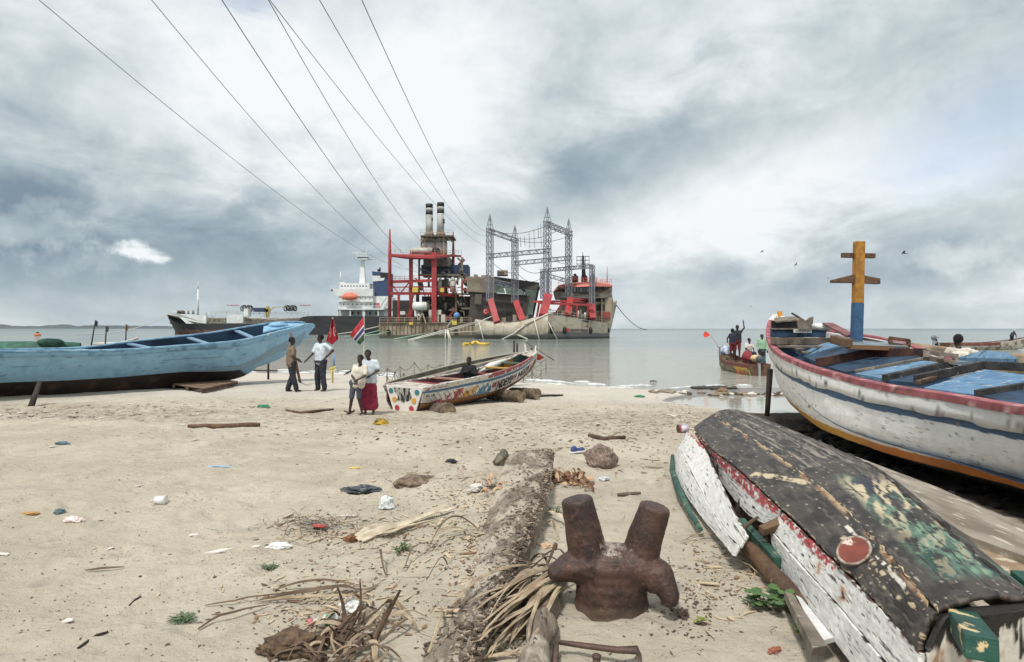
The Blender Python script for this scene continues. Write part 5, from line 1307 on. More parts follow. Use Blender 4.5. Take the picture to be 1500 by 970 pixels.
person('child in white shirt and grey shorts held by the girl in crimson', foot(522, 608), R(165), 1.30,
       dict(hip=(-.06, .0, .92), chest=(-.12, .02, 1.3), neck=(-.14, .02, 1.46), head=(-.15, .05, 1.62), ls=(-.3, 0, 1.4), rs=(.05, 0, 1.4), le=(-.34, .12, 1.15), lh=(-.16, .22, 1.05), re=(.08, .1, 1.14), rh=(-.08, .22, 1.02),
            rk=(.12, .05, .5), ra=(.22, .0, .08), lk=(-.1, .03, .5), la=(-.14, -.08, .08), look=R(-10)),
       [('shirt', 'tshirt', c_cream), ('shorts', 'shorts', c_jean)], vox=.011)
sit = dict(hip=(0, 0, .55), chest=(0, .04, .94), neck=(0, .06, 1.09), head=(0, .09, 1.25), ls=(-.18, .04, 1.04), rs=(.18, .04, 1.04), le=(-.26, .12, .80), re=(.26, .12, .80), lh=(-.14, .30, .66), rh=(.14, .30, .66),
           lp=(-.09, 0, .54), rp=(.09, 0, .54), lk=(-.14, .40, .52), rk=(.14, .40, .52), la=(-.13, .38, .08), ra=(.13, .38, .08))
person('dark-clothed child sitting in the painted pirogue, arms folded', P(688, 551, 17.5) - Vector((0, 0, .55)), R(165), 1.35, dict(sit, lh=(.02, .2, .86), rh=(-.02, .22, .9)), [('shirt', 'longshirt', pmat('black_cloth', srgb(26, 28, 36), .9)), ('shorts', 'shorts', c_navy)], skin_=skin_b)
# in the small fishing boat
dk_ = SEA + .35
def onboat(px, py, d): p = P(px, py, d); return p
person('person standing in the small boat in dark vest, back turned', P(1073, 527, 35.2), R(20), 1.68, dict(le=(-.28, .1, 1.2), lh=(-.15, .24, 1.05)), [('vest', 'vest', c_navy), ('shorts', 'shorts', c_maroon)], skin_=skin_b)
person('person in maroon shorts standing in the small boat with one arm raised', P(1080, 526, 35.9), R(160), 1.86, dict(le=(-.34, 0, 1.62), lh=(-.30, .02, 1.92)), [('vest', 'vest', c_dark), ('shorts', 'shorts', c_maroon)], skin_=skin_b)
person('person in white shirt seated in the middle of the small boat', P(1096, 528, 34.6) - Vector((0, 0, .12)), R(200), 1.65, sit, [('shirt', 'tshirt', c_cream), ('trousers', 'trousers', c_dark)], skin_=skin_b)
person('person in pale green shirt standing beside the small boat', P(1116, 526, 35.0) - Vector((0, 0, .4)), R(185), 1.72, {}, [('shirt', 'longshirt', c_green), ('trousers', 'trousers', c_navy)], skin_=skin_b)
person('person in dark blue bending at the stern of the small boat', P(1118, 536, 33.6) - Vector((0, 0, .45)), R(100), 1.5, sit, [('shirt', 'longshirt', pmat('teal_cloth', srgb(40, 84, 92), .9)), ('trousers', 'trousers', c_navy)], skin_=skin_b)
# beyond the white boat
person('man in a white shirt seen from behind beyond the white boat', (P(1404, 503, 14).x, 14, gz(9.6, 14) - .02), R(-8), 1.84, dict(le=(-.3, .05, 1.2), re=(.42, .10, 1.36), rh=(.68, .14, 1.38)), [('shirt', 'tshirt', c_cream), ('trousers', 'trousers', c_dark)], skin_=skin_b)
person('man in dark clothes sitting at the stern of the long pirogue', P(1373, 508, 68.4) - Vector((0, 0, .55)), R(75), 1.7, sit, [('shirt', 'longshirt', c_navy), ('trousers', 'trousers', c_dark)], skin_=skin_b, vox=.02)
cap_ = person('man in dark shirt and white cap bending over on the long pirogue bow', P(1482, 502.5, 70.3) - Vector((0, 0, .05)), R(-70), 1.6, dict(chest=(0, .22, 1.2), neck=(0, .32, 1.28), head=(0, .42, 1.36), ls=(-.18, .26, 1.26), rs=(.18, .26, 1.26), le=(-.2, .42, 1.0), re=(.2, .42, 1.0), lh=(-.15, .55, .8), rh=(.15, .55, .8)), [('shirt', 'longshirt', c_navy), ('trousers', 'trousers', c_dark)], skin_=skin_b, vox=.02)
mb = MB(); mb.ball((0, .40, 1.42), .105, 8, (1, 1.1, .75)); mb.build('cap', c_cream, cap_)

# ================================================================== FLAGS
def flag(label, px, py_top, py_bot, d, polys, polemat, name='flagpole', stripes=True):
    base = G(px, py_bot); t = thing(name, label, 'flag', base); i_ = Matrix.Translation(-base); d = base.y
    mb = MB(); mb.tube([i_ @ (base - Vector((0, 0, .2))), i_ @ P(px, py_top, d)], [.028, .02], 8); mb.build('pole', polemat, t)
    return t, i_, d
polem = pmat('pole_silver', srgb(176, 168, 158), .6)
tf, i_, d = flag('red flag with white crescent drooping from a grey pole behind the men', 487.5, 465, 561, 0, None, polem)
def cloth(name, pts, colf, parent, i_, d, wave=.12, nu=26, nv=26):
    # pts: 4 corner pixels (hoist top, fly top, fly bottom, hoist bottom)
    V = []; U = []
    for i in range(nu):
        for j in range(nv):
            s, t_ = i / (nu - 1), j / (nv - 1)
            a = Vector(pts[0]).lerp(Vector(pts[1]), s); b = Vector(pts[3]).lerp(Vector(pts[2]), s); p = a.lerp(b, t_)
            q_ = i_ @ P(p.x, p.y, d + wave * math.sin(s * 7 + t_ * 2) * s - .03); V.append(q_); U.append((s, t_))
    U = np.array(U); Fc = [(i * nv + j, (i + 1) * nv + j, (i + 1) * nv + j + 1, i * nv + j + 1) for i in range(nu - 1) for j in range(nv - 1)]
    o = mesh(name, V, Fc, paint_vc_clean, parent, True, col=colf(U[:, 0], U[:, 1])); md = o.modifiers.new('t', 'SOLIDIFY'); md.thickness = .008; return o
def turk(u, v):
    c = const(len(u), srgb(158, 26, 38)); c = over(c, srgb(120, 20, 30), sstep(fbm(u * 5, v * 5, 2, 2), .5, .6) * .6)
    r1 = np.hypot((u - .5) * 1.0, v - .55); r2 = np.hypot((u - .56), v - .57); return over(c, srgb(224, 214, 210), (r1 < .19) & (r2 > .155) | (np.hypot(u - .68, v - .57) < .05))
cloth('flag_cloth', [(487, 466), (488.5, 468), (496, 496), (487, 505)], turk, tf, i_, d)
cloth('flag_cloth', [(487, 466), (486, 470), (478, 500), (487, 505)], turk, tf, i_, d, .1)
mb = MB()
for a, b in (((482, 541), (492, 537)), ((482, 545), (492, 541)), ((486, 545), (486, 560))): mb.bar(i_ @ P(a[0], a[1], d - .05), i_ @ P(b[0], b[1], d - .05), .04, .05)
mb.build('yellow_clamp', pmat('yellow_paint', srgb(214, 194, 70), .6), tf)
mb = MB(); mb.tube([i_ @ P(489.5, 518, d), i_ @ P(489.5, 536, d)], .035, 8); mb.build('blue_sleeve', pmat('blue_tape', srgb(110, 150, 190), .6), tf)
gf, i_, d = flag('red, blue and green striped flag on a pole behind the girl', 533, 463, 578, 0, None, polem)
def gam(u, v):
    c = const(len(u), srgb(190, 50, 66)); c = over(c, srgb(230, 226, 226), v > .34); c = over(c, srgb(56, 60, 120), v > .40); c = over(c, srgb(230, 226, 226), v > .62); c = over(c, srgb(52, 96, 70), v > .68)
    return over(c, srgb(40, 40, 50), sstep(fbm(u * 4, v * 2, 3, 2), .55, .65) * .25)
cloth('flag_cloth', [(532.5, 464), (512, 491), (527, 505), (533, 499)], gam, gf, i_, d, .14)

# ================================================================== NET FENCE in the shallows
nf = thing('net_fence', 'rows of thin stakes strung with drooping dark cords in the shallows', 'net fence', (-4, 25, SEA))
inf = Matrix.Translation((4, -25, -SEA))
rr = random.Random(11)
def fence_row(pts, n_, hgt):
    tops = []
    for i in range(n_):
        t = i / (n_ - 1); px = pts[0][0] + (pts[1][0] - pts[0][0]) * t; d = pts[0][1] + (pts[1][1] - pts[0][1]) * t; 
        base = Vector(((px - 750) / F * d, d, SEA - .2)); h = hgt * rr.uniform(.85, 1.1); top = base + Vector((rr.uniform(-.05, .05), 0, h + .2))
        mb = MB(); mb.tube([inf @ base, inf @ top], [.016, .012], 5); mb.build('stake', wood_dark if i % 3 else wood_grey, nf); tops.append((base, top))
    for k_, (fa, fb_) in enumerate(((1, 1), (.62, .5))):
        mb = MB()
        pts_ = []
        for (b0, t0), (b1, t1) in zip(tops[:-1], tops[1:]):
            a = b0.lerp(t0, fa); c_ = b1.lerp(t1, fb_ if k_ else fa); sag = rr.uniform(.12, .3)
            for j in range(9):
                s = j / 8; p = a.lerp(c_, s); p.z -= sag * 4 * s * (1 - s); pts_.append(inf @ p)
        mb.tube(pts_, .012, 4); mb.build('cord', darkrope_m, nf)
fence_row(((566, 22.5), (792, 29.5)), 19, .72)
fence_row(((548, 25.5), (800, 33)), 14, .80)
mb = MB()
for x in (753, 757.5): mb.tube([P(x, 521, 26.5), P(x, 498.5 + (x - 753), 26.5)], .035, 6)
mb2 = None
tag(mb.build('mooring_post', wood_dark), 'pair of dark posts joined at the end of the net fence', 'posts')
for px, lab in ((779, 'thin dark post standing behind the painted bow'),): stick('mooring_post', lab, [P(px, 520, 24), P(px, 509, 24)], [.03, .03], wood_dark, 'post')
mb = MB(); mb.prism([P(786, 528, 22.5), P(787, 517.5, 22.5), P(798, 524, 22.8), P(790, 528, 22.6)], (0, .04, .0)); tag(mb.build('red_cloth', pmat('dark_red_rag', srgb(142, 46, 40), .8)), 'dark red cloth hanging beyond the painted bow', 'cloth')
stick('flag_stick', 'thin slanting rod above the dark red cloth beyond the painted bow', [P(768, 500, 23), P(812, 528, 22.6)], [.012, .012], wood_dark, 'rod')
# litter and stones at the waterline
# ================================================================== TANKER (far left)
tk = thing('tanker_ship', 'black hulled tanker ship with white superstructure and orange lifeboat', 'ship', (-90, 250, SEA))
it = Matrix.Translation((90, -250, -SEA))
def T(px, py, dd=0): return it @ P(px, py, 240 + dd)
def tb(mb, x0, y0, x1, y1, d0=0, d1=10):
    """box spanning two photo points on the ship's near side, d0..d1 metres deep"""
    a = T(x0, y1, d0); b = T(x1, y0, d0); mb.box((min(a.x, b.x), a.y, min(a.z, b.z)), (max(a.x, b.x), a.y + (d1 - d0), max(a.z, b.z)))
hst = []
for t_, m__, b_, bt, bm_, bb_, yt in ((244, 256, 257, .2, .15, .1, 461), (255, 261, 264, 5, 2.2, .8, 464), (268, 272, 276, 9, 5, 3, 469), (290, 292, 296, 11.5, 9.5, 7.5, 474), (330, 330, 332, 12, 12, 11, 474.5), (400, 400, 400, 12, 12, 12, 475), (442, 442, 442, 12, 12, 12, 475), (452, 452, 452, 12, 12, 12, 470), (466, 466, 466, 12, 12, 12, 464), (540, 540, 540, 12, 12, 12, 464), (640, 640, 640, 12, 12, 10, 464), (668, 664, 655, 10, 8, 2, 463)):
    def q_(px, py, hb): p = T(px, py, 12); p.y -= hb; return p
    def q2(px, py, hb): p = T(px, py, 12); p.y += hb; return p
    hst.append([q_(t_, yt, bt), q_(m__, 483.5, bm_), q_(b_, 494, bb_), q2(b_, 494, bb_), q2(m__, 483.5, bm_), q2(t_, yt, bt)])
HS = Surf(hst, True)
def hc(u, v):
    c = const(len(u), srgb(32, 34, 38)); vv_ = np.minimum(v, 1 - v) * 5
    c = over(c, srgb(48, 46, 46), sstep(fbm(u * 40, vv_ * 4, 3, 4), .5, .65)); c = over(c, srgb(120, 78, 64), sstep(vv_ + (fbm(u * 60, v * 3, 4, 3) - .5) * .35, .95, 1.05) * (u < .66))
    c = over(c, srgb(98, 90, 84), (u < .2) * sstep(fbm(u * 60, vv_ * 2, 5, 3), .42, .6) * .6); return over(c, srgb(150, 118, 98), (vv_ > 1) * sstep(fbm(u * 90, v * 2, 6, 3), .55, .65) * .6 * (u < .7))
HS.build('hull', paint_vc_clean, tk, 160, 40, hc, smooth=False)
wht = pmat('ship_white', srgb(226, 228, 228), .5, noise=(srgb(204, 206, 204), .3)); drk = pmat('ship_window', srgb(40, 46, 52), .3); rustg = pmat('deck_grey', srgb(120, 116, 106), .8, noise=(srgb(86, 80, 72), .5)); cream = pmat('pipe_cream', srgb(196, 190, 168), .7, noise=(srgb(150, 142, 122), .8))
mb = MB(); mb.prism([T(246, 461, 11), T(290, 474, .5), T(445, 475, 0), T(466, 464, 0), T(664, 464, 1), T(664, 464, 23), T(466, 464, 24), T(445, 475, 24), T(290, 474, 23), T(246, 461, 13)], (0, 0, -.2)); mb.build('deck', rustg, tk)
mb = MB()
mb.prism([T(244, 457, 11.6), T(262, 460, 5.5), T(302, 462, .3), T(302, 474, .3), T(273, 474.5, 4), T(262, 463.5, 6), T(244, 461, 11.8)], (0, .3, 0)); mb.build('bulwark', wht, tk)
def railing(name, pts, h, m_, parent, step=2.5, w_=.10):
    mb = MB()
    for a, b in zip(pts[:-1], pts[1:]):
        n_ = max(1, int((b - a).length / step))
        for i in range(n_ + 1):
            p = a.lerp(b, i / n_); mb.bar(p, p + Vector((0, 0, h)), w_, w_)
        for k_ in (1, .55): mb.bar(a + Vector((0, 0, h * k_)), b + Vector((0, 0, h * k_)), w_, w_)
    return mb.build(name, m_, parent)
railing('railing', [T(246, 458, 11), T(302, 462, 1), T(445, 474, 1), T(466, 464, 1)], 1.1, wht, tk)
# deck machinery and pipework
rr = random.Random(4)
mb = MB()
for i in range(9):
    y = 466.5 + i * .8; mb.tube([T(305, y, 2 + i), T(455, y, 2 + i)], .16, 5)
mb.build('deck_pipes', cream, tk)
mb = MB()
for i in range(46):
    px = 304 + i * 3.3 + rr.uniform(-.6, .6); mb.bar(T(px, 475, rr.uniform(1, 8)), T(px + rr.uniform(-.3, .3), rr.uniform(461, 468), rr.uniform(1, 8)), .18, .18)
for i in range(14):
    px = 308 + i * 10; mb.bar(T(px, 472, 2), T(px + 6, 464, 2), .14, .14)
mb.build('pipe_stanchions', cream, tk)
mb = MB()
for i in range(60):
    px = rr.uniform(305, 455); s_ = rr.uniform(1, 3); tb(mb, px, 475 - rr.uniform(2, 6), px + s_, 475, 3, 3 + rr.uniform(1, 3))
mb.build('deck_fittings', cream, tk)
mb = MB(); tb(mb, 332, 462, 356, 473.5, .3, 6); mb.build('deck_house', wht, tk)
mb = MB(); tb(mb, 357, 452, 363.5, 464, 1, 4); mb.build('deck_locker', wht, tk)
railing('walkway_railing', [T(300, 463, 5), T(332, 461, 5), T(460, 463, 5)], 1.2, cream, tk, 2)
for x0, x1 in ((332, 350), (439, 455)):
    railing('sign_frame', [T(x0, 462, 6), T(x1, 462, 6)], 3.6, wht, tk, 1.2, .08)
    lettering('warning_sign', 'NO SMOKING', flatmap(T(x0, 448.2, 5.8), T(x1, 448.2, 5.8) - T(x0, 448.2, 5.8), (0, 0, .45)), pmat('sign_red', srgb(170, 50, 56), .6), tk, .04)
for x0, x1 in ((354, 369), (417, 434)):
    mb = MB()
    for i in range(7): p = T(x0 + (x1 - x0) * (i + .5) / 7, 452 - (i * 5 % 3) * .5, 4); mb.tube([p + Vector(((.1 * (i % 2)), 0, 0)) + Vector((.25 * math.sin(t), .9 * math.sin(t), .95 * math.cos(t))) for t in np.linspace(0, 2 * PI, 14)], .2, 5, caps=False)
    mb.build('hose_reel', pmat('black_hoses', srgb(48, 48, 46), .8, noise=(srgb(84, 84, 70), 1)), tk)
mb = MB(); tb(mb, 371, 451, 387, 456.5, 3, 6); mb.build('blue_container', pmat('container_blue', srgb(46, 62, 90), .7), tk)
mb = MB(); mb.bar(T(392, 466, 5), T(392, 449, 5), 1.0, 1.0); mb.bar(T(389, 456, 5), T(396, 454, 5), 1, 1); mb.bar(T(394, 455, 5), T(402, 450, 5), .35, .35); mb.bar(T(400, 450.5, 5), T(421, 449.5, 5), .25, .25); mb.build('deck_crane', pmat('crane_yellow', srgb(176, 158, 92), .7), tk)
mb = MB(); mb.cyl(T(290, 463, 10), T(290.3, 424, 10), .45, .28, 8); mb.cyl(T(290.3, 424, 10), T(290.3, 412, 10), .2, .08, 6)
mb.bar(T(286, 438, 10), T(294, 437, 10), .3, .3); mb.bar(T(286, 434, 10), T(289, 431, 10), .3, .3); mb.bar(T(290, 419, 10), T(293, 419, 10), .2, .2); mb.build('foremast', wht, tk)
mb = MB()
for px, w_ in ((262, 6), (268, 7), (276, 3), (283, 4)): mb.cyl(T(px, 460, 7) , T(px, 455, 7), w_ * .13, w_ * .1, 8)
mb.build('windlass', pmat('windlass_brown', srgb(88, 70, 60), .8), tk)
mb = MB(); mb.bar(T(250, 468, 7), T(255, 476, 6.4), .7, .5); mb.bar(T(249, 473, 6.3), T(256, 474.5, 6.3), .5, .5); mb.build('anchor', black_m, tk)
# superstructure
mb = MB(); tb(mb, 494, 452, 562, 453.8, 0, 22); mb.build('deck_slab', wht, tk)
mb = MB()
for px in (494, 512, 531, 533, 553): tb(mb, px, 453.8, px + 1.6, 464, .5, 1.5)
mb.build('deck_pillars', wht, tk)
mb = MB(); tb(mb, 496, 454, 562, 464, 4, 20); mb.build('lower_house', pmat('ship_shade', srgb(196, 200, 202), .6), tk)
mb = MB(); tb(mb, 496, 426, 546, 452, 1.5, 20); mb.build('house', wht, tk)
mb = MB(); tb(mb, 546, 434, 568, 452, 3, 20); mb.build('house', wht, tk)
mb = MB(); mb.prism([T(484, 423, 1), T(484, 428, 1), T(493, 433, 1), T(497, 434, 1), T(546, 434, 1), T(546, 423, 1)], (0, 18, 0)); mb.build('bridge_deck', wht, tk)
mb = MB(); tb(mb, 497, 415, 541, 423, 2.5, 16); mb.build('wheelhouse', wht, tk)
mb = MB(); tb(mb, 484.6, 424, 487.5, 426.3, .9, 1.1); 
mb.build('wing_port', drk, tk)
for i in range(9):
    mb = MB(); tb(mb, 500 + i * 4.4, 418, 502 + i * 4.4, 420, 2.4, 2.6); mb.build('window', drk, tk)
for row, y in enumerate((429, 436.5, 445)):
    for i in range(7):
        px = 500 + i * 6.6 + row * 1.3
        if row == 0 and i < 4: continue
        mb = MB(); tb(mb, px, y, px + 1.3, y + 1.8, 1.4, 1.6); mb.build('porthole', drk, tk)
for i in range(5): mb = MB(); tb(mb, 515 + i * 8.6, 456.5, 518 + i * 8.6, 461, 3.9, 4.1); mb.build('window', drk, tk)
railing('railing', [T(484, 423, 1), T(546, 423, 1)], 1.1, wht, tk, 1.8); railing('railing', [T(496, 441.5, .8), T(546, 441.5, .8)], 1.1, wht, tk, 1.8); railing('railing', [T(494, 452, 0), T(566, 452, 0)], 1.1, wht, tk, 1.8)
mb = MB(); tb(mb, 495, 441.5, 547, 442.5, .6, 2); mb.build('deck_slab', wht, tk)
lbt = MB(); c0 = T(512.5, 435, -.6); lbt.ball(c0, 1, 10, (3.1, 1.3, 1.25)); lbt.ball(c0 + Vector((-.2, 0, .7)), 1, 8, (2.1, 1.0, .9)); lbt.build('lifeboat', pmat('lifeboat_orange', srgb(212, 112, 84), .5), tk)
mb = MB(); mb.bar(T(503, 441, -.2), T(503, 429, -.2), .25, .25); mb.bar(T(522, 441, -.2), T(522, 429, -.2), .25, .25); mb.build('davits', wht, tk)
mb = MB(); mb.prism([T(526, 416, 6), T(535, 416, 6), T(532.5, 378, 7), T(528.5, 378, 7)], (0, 1.6, 0)); mb.build('main_mast', wht, tk)
mb = MB(); tb(mb, 521, 377, 541, 378.6, 5, 10); mb.prism([T(522, 377, 5), T(526, 380, 5), T(538, 380, 5), T(541, 377, 5)], (0, 4, 0)); mb.build('radar_platform', wht, tk)
railing('radar_railing', [T(521, 377, 5), T(541, 377, 5)], 1.3, wht, tk, 1.0)
mb = MB(); mb.bar(T(516, 370.5, 7), T(531, 370.8, 7), .35, .35); mb.bar(T(531, 372.5, 7), T(541, 371.5, 7), .3, .3); mb.bar(T(524, 377, 7), T(524, 370, 7), .2, .2); mb.bar(T(536, 377, 7), T(536.5, 364, 7), .14, .14); mb.build('radar_scanner', wht, tk)
mb = MB(); mb.cyl(T(499, 415, 5), T(499, 398, 5), .5, .15, 8); tb(mb, 496, 413.5, 505, 415, 3, 7); mb.build('signal_mast', wht, tk)
nvy = pmat('funnel_blue', srgb(48, 66, 100), .6)
mb = MB(); mb.prism([T(545, 397.5, 4), T(571, 400, 4), T(571, 434, 4), T(548, 434, 4)], (0, 7, 0)); mb.build('funnel', nvy, tk)
mb = MB(); mb.prism([T(544.7, 404, 3.9), T(566, 404, 3.9), T(562, 411, 3.9), T(546.5, 412.5, 3.9)], (0, -.15, 0)); mb.build('funnel_band', wht, tk)
mb = MB(); mb.prism([T(557, 399, 3.8), T(572, 400, 3.8), T(572, 407, 3.8), T(557, 407, 3.8)], (0, -.1, 0)); mb.build('funnel_black', black_m, tk)
mb = MB(); mb.cyl(T(555, 398, 6), T(555.5, 394.5, 6), .6, .7, 8); mb.bar(T(556.5, 396, 6), T(556.5, 392, 6), .5, .5); mb.build('exhaust', black_m, tk)
mb = MB(); tb(mb, 547, 444, 551, 450.5, 2.85, 2.98); mb.build('blue_panel', pmat('panel_blue', srgb(110, 130, 160), .6), tk)
mb = MB(); tb(mb, 551, 444, 556, 450.5, 2.85, 2.98); mb.build('red_panel', pmat('panel_red', srgb(196, 92, 96), .6), tk)
mb = MB(); mb.bar(T(556, 452, 2), T(566, 436, 2), .5, .15); mb.bar(T(559, 464, 1), T(566, 453, 1), .5, .15); mb.build('stairs', rustg, tk)

# ================================================================== POWER BARGE with red tower
pw = thing('power_barge', 'power station barge with red steel tower, twin striped chimneys and dark hall', 'ship', (-15, 150, SEA))
iq = Matrix.Translation((15, -150, -SEA))
def Q(px, py, dd=0): return iq @ P(px, py, 150 + dd)
def qb(mb, x0, y0, x1, y1, d0=0, d1=5):
    a = Q(x0, y1, d0); b = Q(x1, y0, d0); mb.box((min(a.x, b.x), a.y, min(a.z, b.z)), (max(a.x, b.x), a.y + (d1 - d0), max(a.z, b.z)))
beige = pmat('barge_beige', srgb(166, 154, 134), .8, noise=(srgb(126, 112, 94), .5), layers=[(srgb(104, 80, 62), 1.6, .60, .68, (1, 1, .25))])
redst = pmat('red_steel', srgb(172, 58, 60), .6, noise=(srgb(146, 50, 52), .5)); steel = pmat('plant_steel', srgb(110, 108, 102), .7, noise=(srgb(78, 74, 68), .6)); steeld = pmat('plant_dark', srgb(64, 60, 56), .8, noise=(srgb(44, 42, 40), .6)); silver = pmat('lagging', srgb(188, 184, 174), .5, noise=(srgb(156, 150, 138), .5))
yel = pmat('plant_yellow', srgb(206, 184, 84), .6)
mb = MB(); qb(mb, 555, 473, 800, 500, 0, 26); mb.build('barge_hull', beige, pw)
mb = MB()
for i in range(26): px = 557 + i * 5.6; qb(mb, px, 473.5, px + .7, 492, -.25, 0)
qb(mb, 555, 472, 700, 473.4, -.4, .2); mb.build('hull_ribs', pmat('barge_rib', srgb(134, 118, 98), .8), pw)
mb = MB(); qb(mb, 555, 491, 700, 500, -.12, 0); mb.build('boot_top', pmat('weed_dark', srgb(74, 78, 66), .8), pw)
for px in (569, 638, 653, 668):
    mb = MB(); mb.cyl(Q(px, 486, -.4), Q(px, 486, 0), .55, None, 10); mb.build('fairlead', black_m, pw)
railing('deck_railing', [Q(556, 473, 0), Q(690, 473, 0)], 1.2, pmat('pale_rail', srgb(176, 160, 138), .7), pw, 1.8, .09)
# red columns
for px, y0, y1, w_, dd in ((571, 336, 471, 4, 1), (602, 372, 471, 5.2, 3), (636, 370, 472, 7, .5), (664, 340, 432, 3.6, 12), (584, 430, 471, 3.5, 6)):
    mb = MB(); s_ = w_ * .158
    if y0 < 345: mb.tube([Q(px, y1, dd), Q(px, 372, dd), Q(px, y0, dd)], [s_ * .62, s_ * .62, s_ * .28], 4)
    else: mb.bar(Q(px, y1, dd), Q(px, y0, dd), s_, s_, Vector((0, 1, 0)))
    mb.build('red_column', redst, pw)
def qbar(mb, a, b, w_, h_=None, d=0, e=None): mb.bar(Q(a[0], a[1], d), Q(b[0], b[1], d if e is None else e), w_, h_ or w_)
mb = MB(); mb.prism([Q(571, 372, 1), Q(603, 374.5, -1), Q(637, 376, -1.2), Q(664, 373, 10), Q(676, 374, 14), Q(620, 373, 14)], (0, 0, -.5)); mb.build('upper_platform', redst, pw)
mb = MB()
for a, b, d, e in (((571, 374), (602, 378), 1, 3), ((602, 378), (637, 378), 3, .5), ((637, 378), (664, 374), .5, 12), ((571, 413), (636, 411), 2, 1), ((571, 430), (636, 430), 1, 1), ((636, 430), (672, 434), 1, 6), ((571, 378), (574, 374), 1, 1), ((664, 398), (680, 380), 12, 13)): mb.bar(Q(*a, d), Q(*b, e), .5, .65)
mb.build('red_beams', redst, pw)
mb = MB()
for a, b in (((572, 414), (584, 430)), ((600, 413), (586, 430)), ((603, 440), (607, 431)), ((634, 440), (630, 431)), ((571, 421), (636, 420)), ((590, 471), (602, 455)), ((640, 455), (664, 470)), ((652, 470), (668, 452))): qbar(mb, a, b, .25, .25, 2)
mb.build('red_braces', redst, pw)
rpale = pmat('rail_pale_red', srgb(176, 120, 112), .6)
railing('platform_railing', [Q(571, 372, 1), Q(603, 374, -1)], 1.1, MATS['pale_rail'], pw, 1.2, .07); railing('platform_railing', [Q(637, 374, 0), Q(676, 373, 10)], 1.1, MATS['pale_rail'], pw, 1.2, .07)
railing('walkway_railing', [Q(572, 430, 0), Q(676, 431, 0)], 1.5, redst, pw, 1.0, .08); railing('walkway_railing', [Q(572, 413, 1), Q(634, 411, 1)], 1.2, redst, pw, 1.0, .07)
# chimneys
chm = pmat('chimney_grey', srgb(176, 176, 170), .6, noise=(srgb(150, 150, 146), .4)); 
for px, top, px2 in ((628.8, 299, 631), (645.5, 297, 647)):
    mb = MB(); r_ = .88
    ys = [345, top + 16, top + 16, top + 11, top + 11, top + 6, top + 6, top]
    for (y0, y1, mi) in ((345, top + 16, 0), (top + 16, top + 11, 1), (top + 11, top + 6, 0), (top + 6, top, 1)):
        mb.cur = mi; mb.cyl(Q(px, y0, 10), Q(px, y1, 10), r_ * (1 if mi == 0 else 1.015), None, 20)
    mb.cur = 1; mb.cyl(Q(px, top + .4, 10), Q(px, top - .1, 10), r_ * .8, None, 16)
    mb.build('chimney', [chm, black_m], pw)
    mb = MB(); mb.cyl(Q(px, 347, 10), Q(px, 340, 10), 1.5, .9, 16); mb.build('chimney_collar', pmat('collar_brown', srgb(120, 100, 84), .8), pw)
    mb = MB(); mb.cyl(Q(px2 - 1, 374, 9), Q(px2 - 1, 356, 9), 1.55, None, 18); mb.cyl(Q(px2 - 1, 356, 9), Q(px, 348, 10), 1.55, .9, 18); mb.build('silencer', silver, pw)
lettering('chimney_number', '2', flatmap(Q(648.3, 327, 9.1), (.6, 0.35, 0), (0, 0, 1.1)), black_m, pw, .06)
lettering('chimney_number', '1', flatmap(Q(632.2, 324, 9.1), (.3, .25, 0), (0, 0, .9)), black_m, pw, .06)
mb = MB(); qb(mb, 616, 344.5, 664, 346.5, 6, 14); mb.build('stack_platform', pmat('olive_steel', srgb(92, 88, 72), .8), pw); railing('platform_railing', [Q(616, 344.5, 6), Q(664, 344.5, 6)], 1.2, MATS['pale_rail'], pw, 1.2, .07)
for a, b in (((617, 346), (617, 372)), ((620, 346), (620, 372)), ((617, 350), (620, 354)), ((617, 358), (620, 354)), ((617, 358), (620, 364)), ((617, 370), (620, 364)), ((650, 346), (650, 374)), ((654, 347), (664, 356)), ((617, 356), (626, 348))): mb = MB(); qbar(mb, a, b, .3, .3, 7); mb.build('stack_strut', pmat('beige_steel', srgb(160, 146, 124), .7), pw)
mb = MB(); mb.cyl(Q(601, 367.5, 4), Q(634, 367.5, 4), .75, None, 18); mb.build('horizontal_duct', silver, pw)
mb = MB(); mb.cyl(Q(633.9, 367.5, 4), Q(635.3, 367.5, 4), .78, .78, 18); mb.cyl(Q(640, 367.5, 3.4), Q(642, 367.5, 3.2), .65, None, 16); mb.build('duct_mouth', black_m, pw)
mb = MB(); qb(mb, 620, 377, 659, 390, 6, 12); mb.build('boiler_house', steel, pw)
mb = MB(); qb(mb, 617, 388, 686, 404, 9, 16); mb.build('blue_box', pmat('cooler_blue', srgb(46, 62, 92), .7, noise=(srgb(36, 48, 74), .5)), pw)
mb = MB()
for a, b in (((614, 375), (614, 430)), ((677, 377), (677, 432)), ((690, 432), (690, 472)), ((614, 403), (680, 403)), ((614, 380), (622, 377)), ((677, 384), (670, 378)), ((620, 431), (690, 431)), ((676, 452), (690, 452)), ((668, 432), (668, 470)), ((674, 405), (664, 420))): qbar(mb, a, b, .45, .45, 5)
mb.build('steel_frame', pmat('brown_steel', srgb(116, 106, 92), .8), pw)
rr = random.Random(21)
mats_ = [steel, steeld, silver, beige, rustg, steel, steeld]
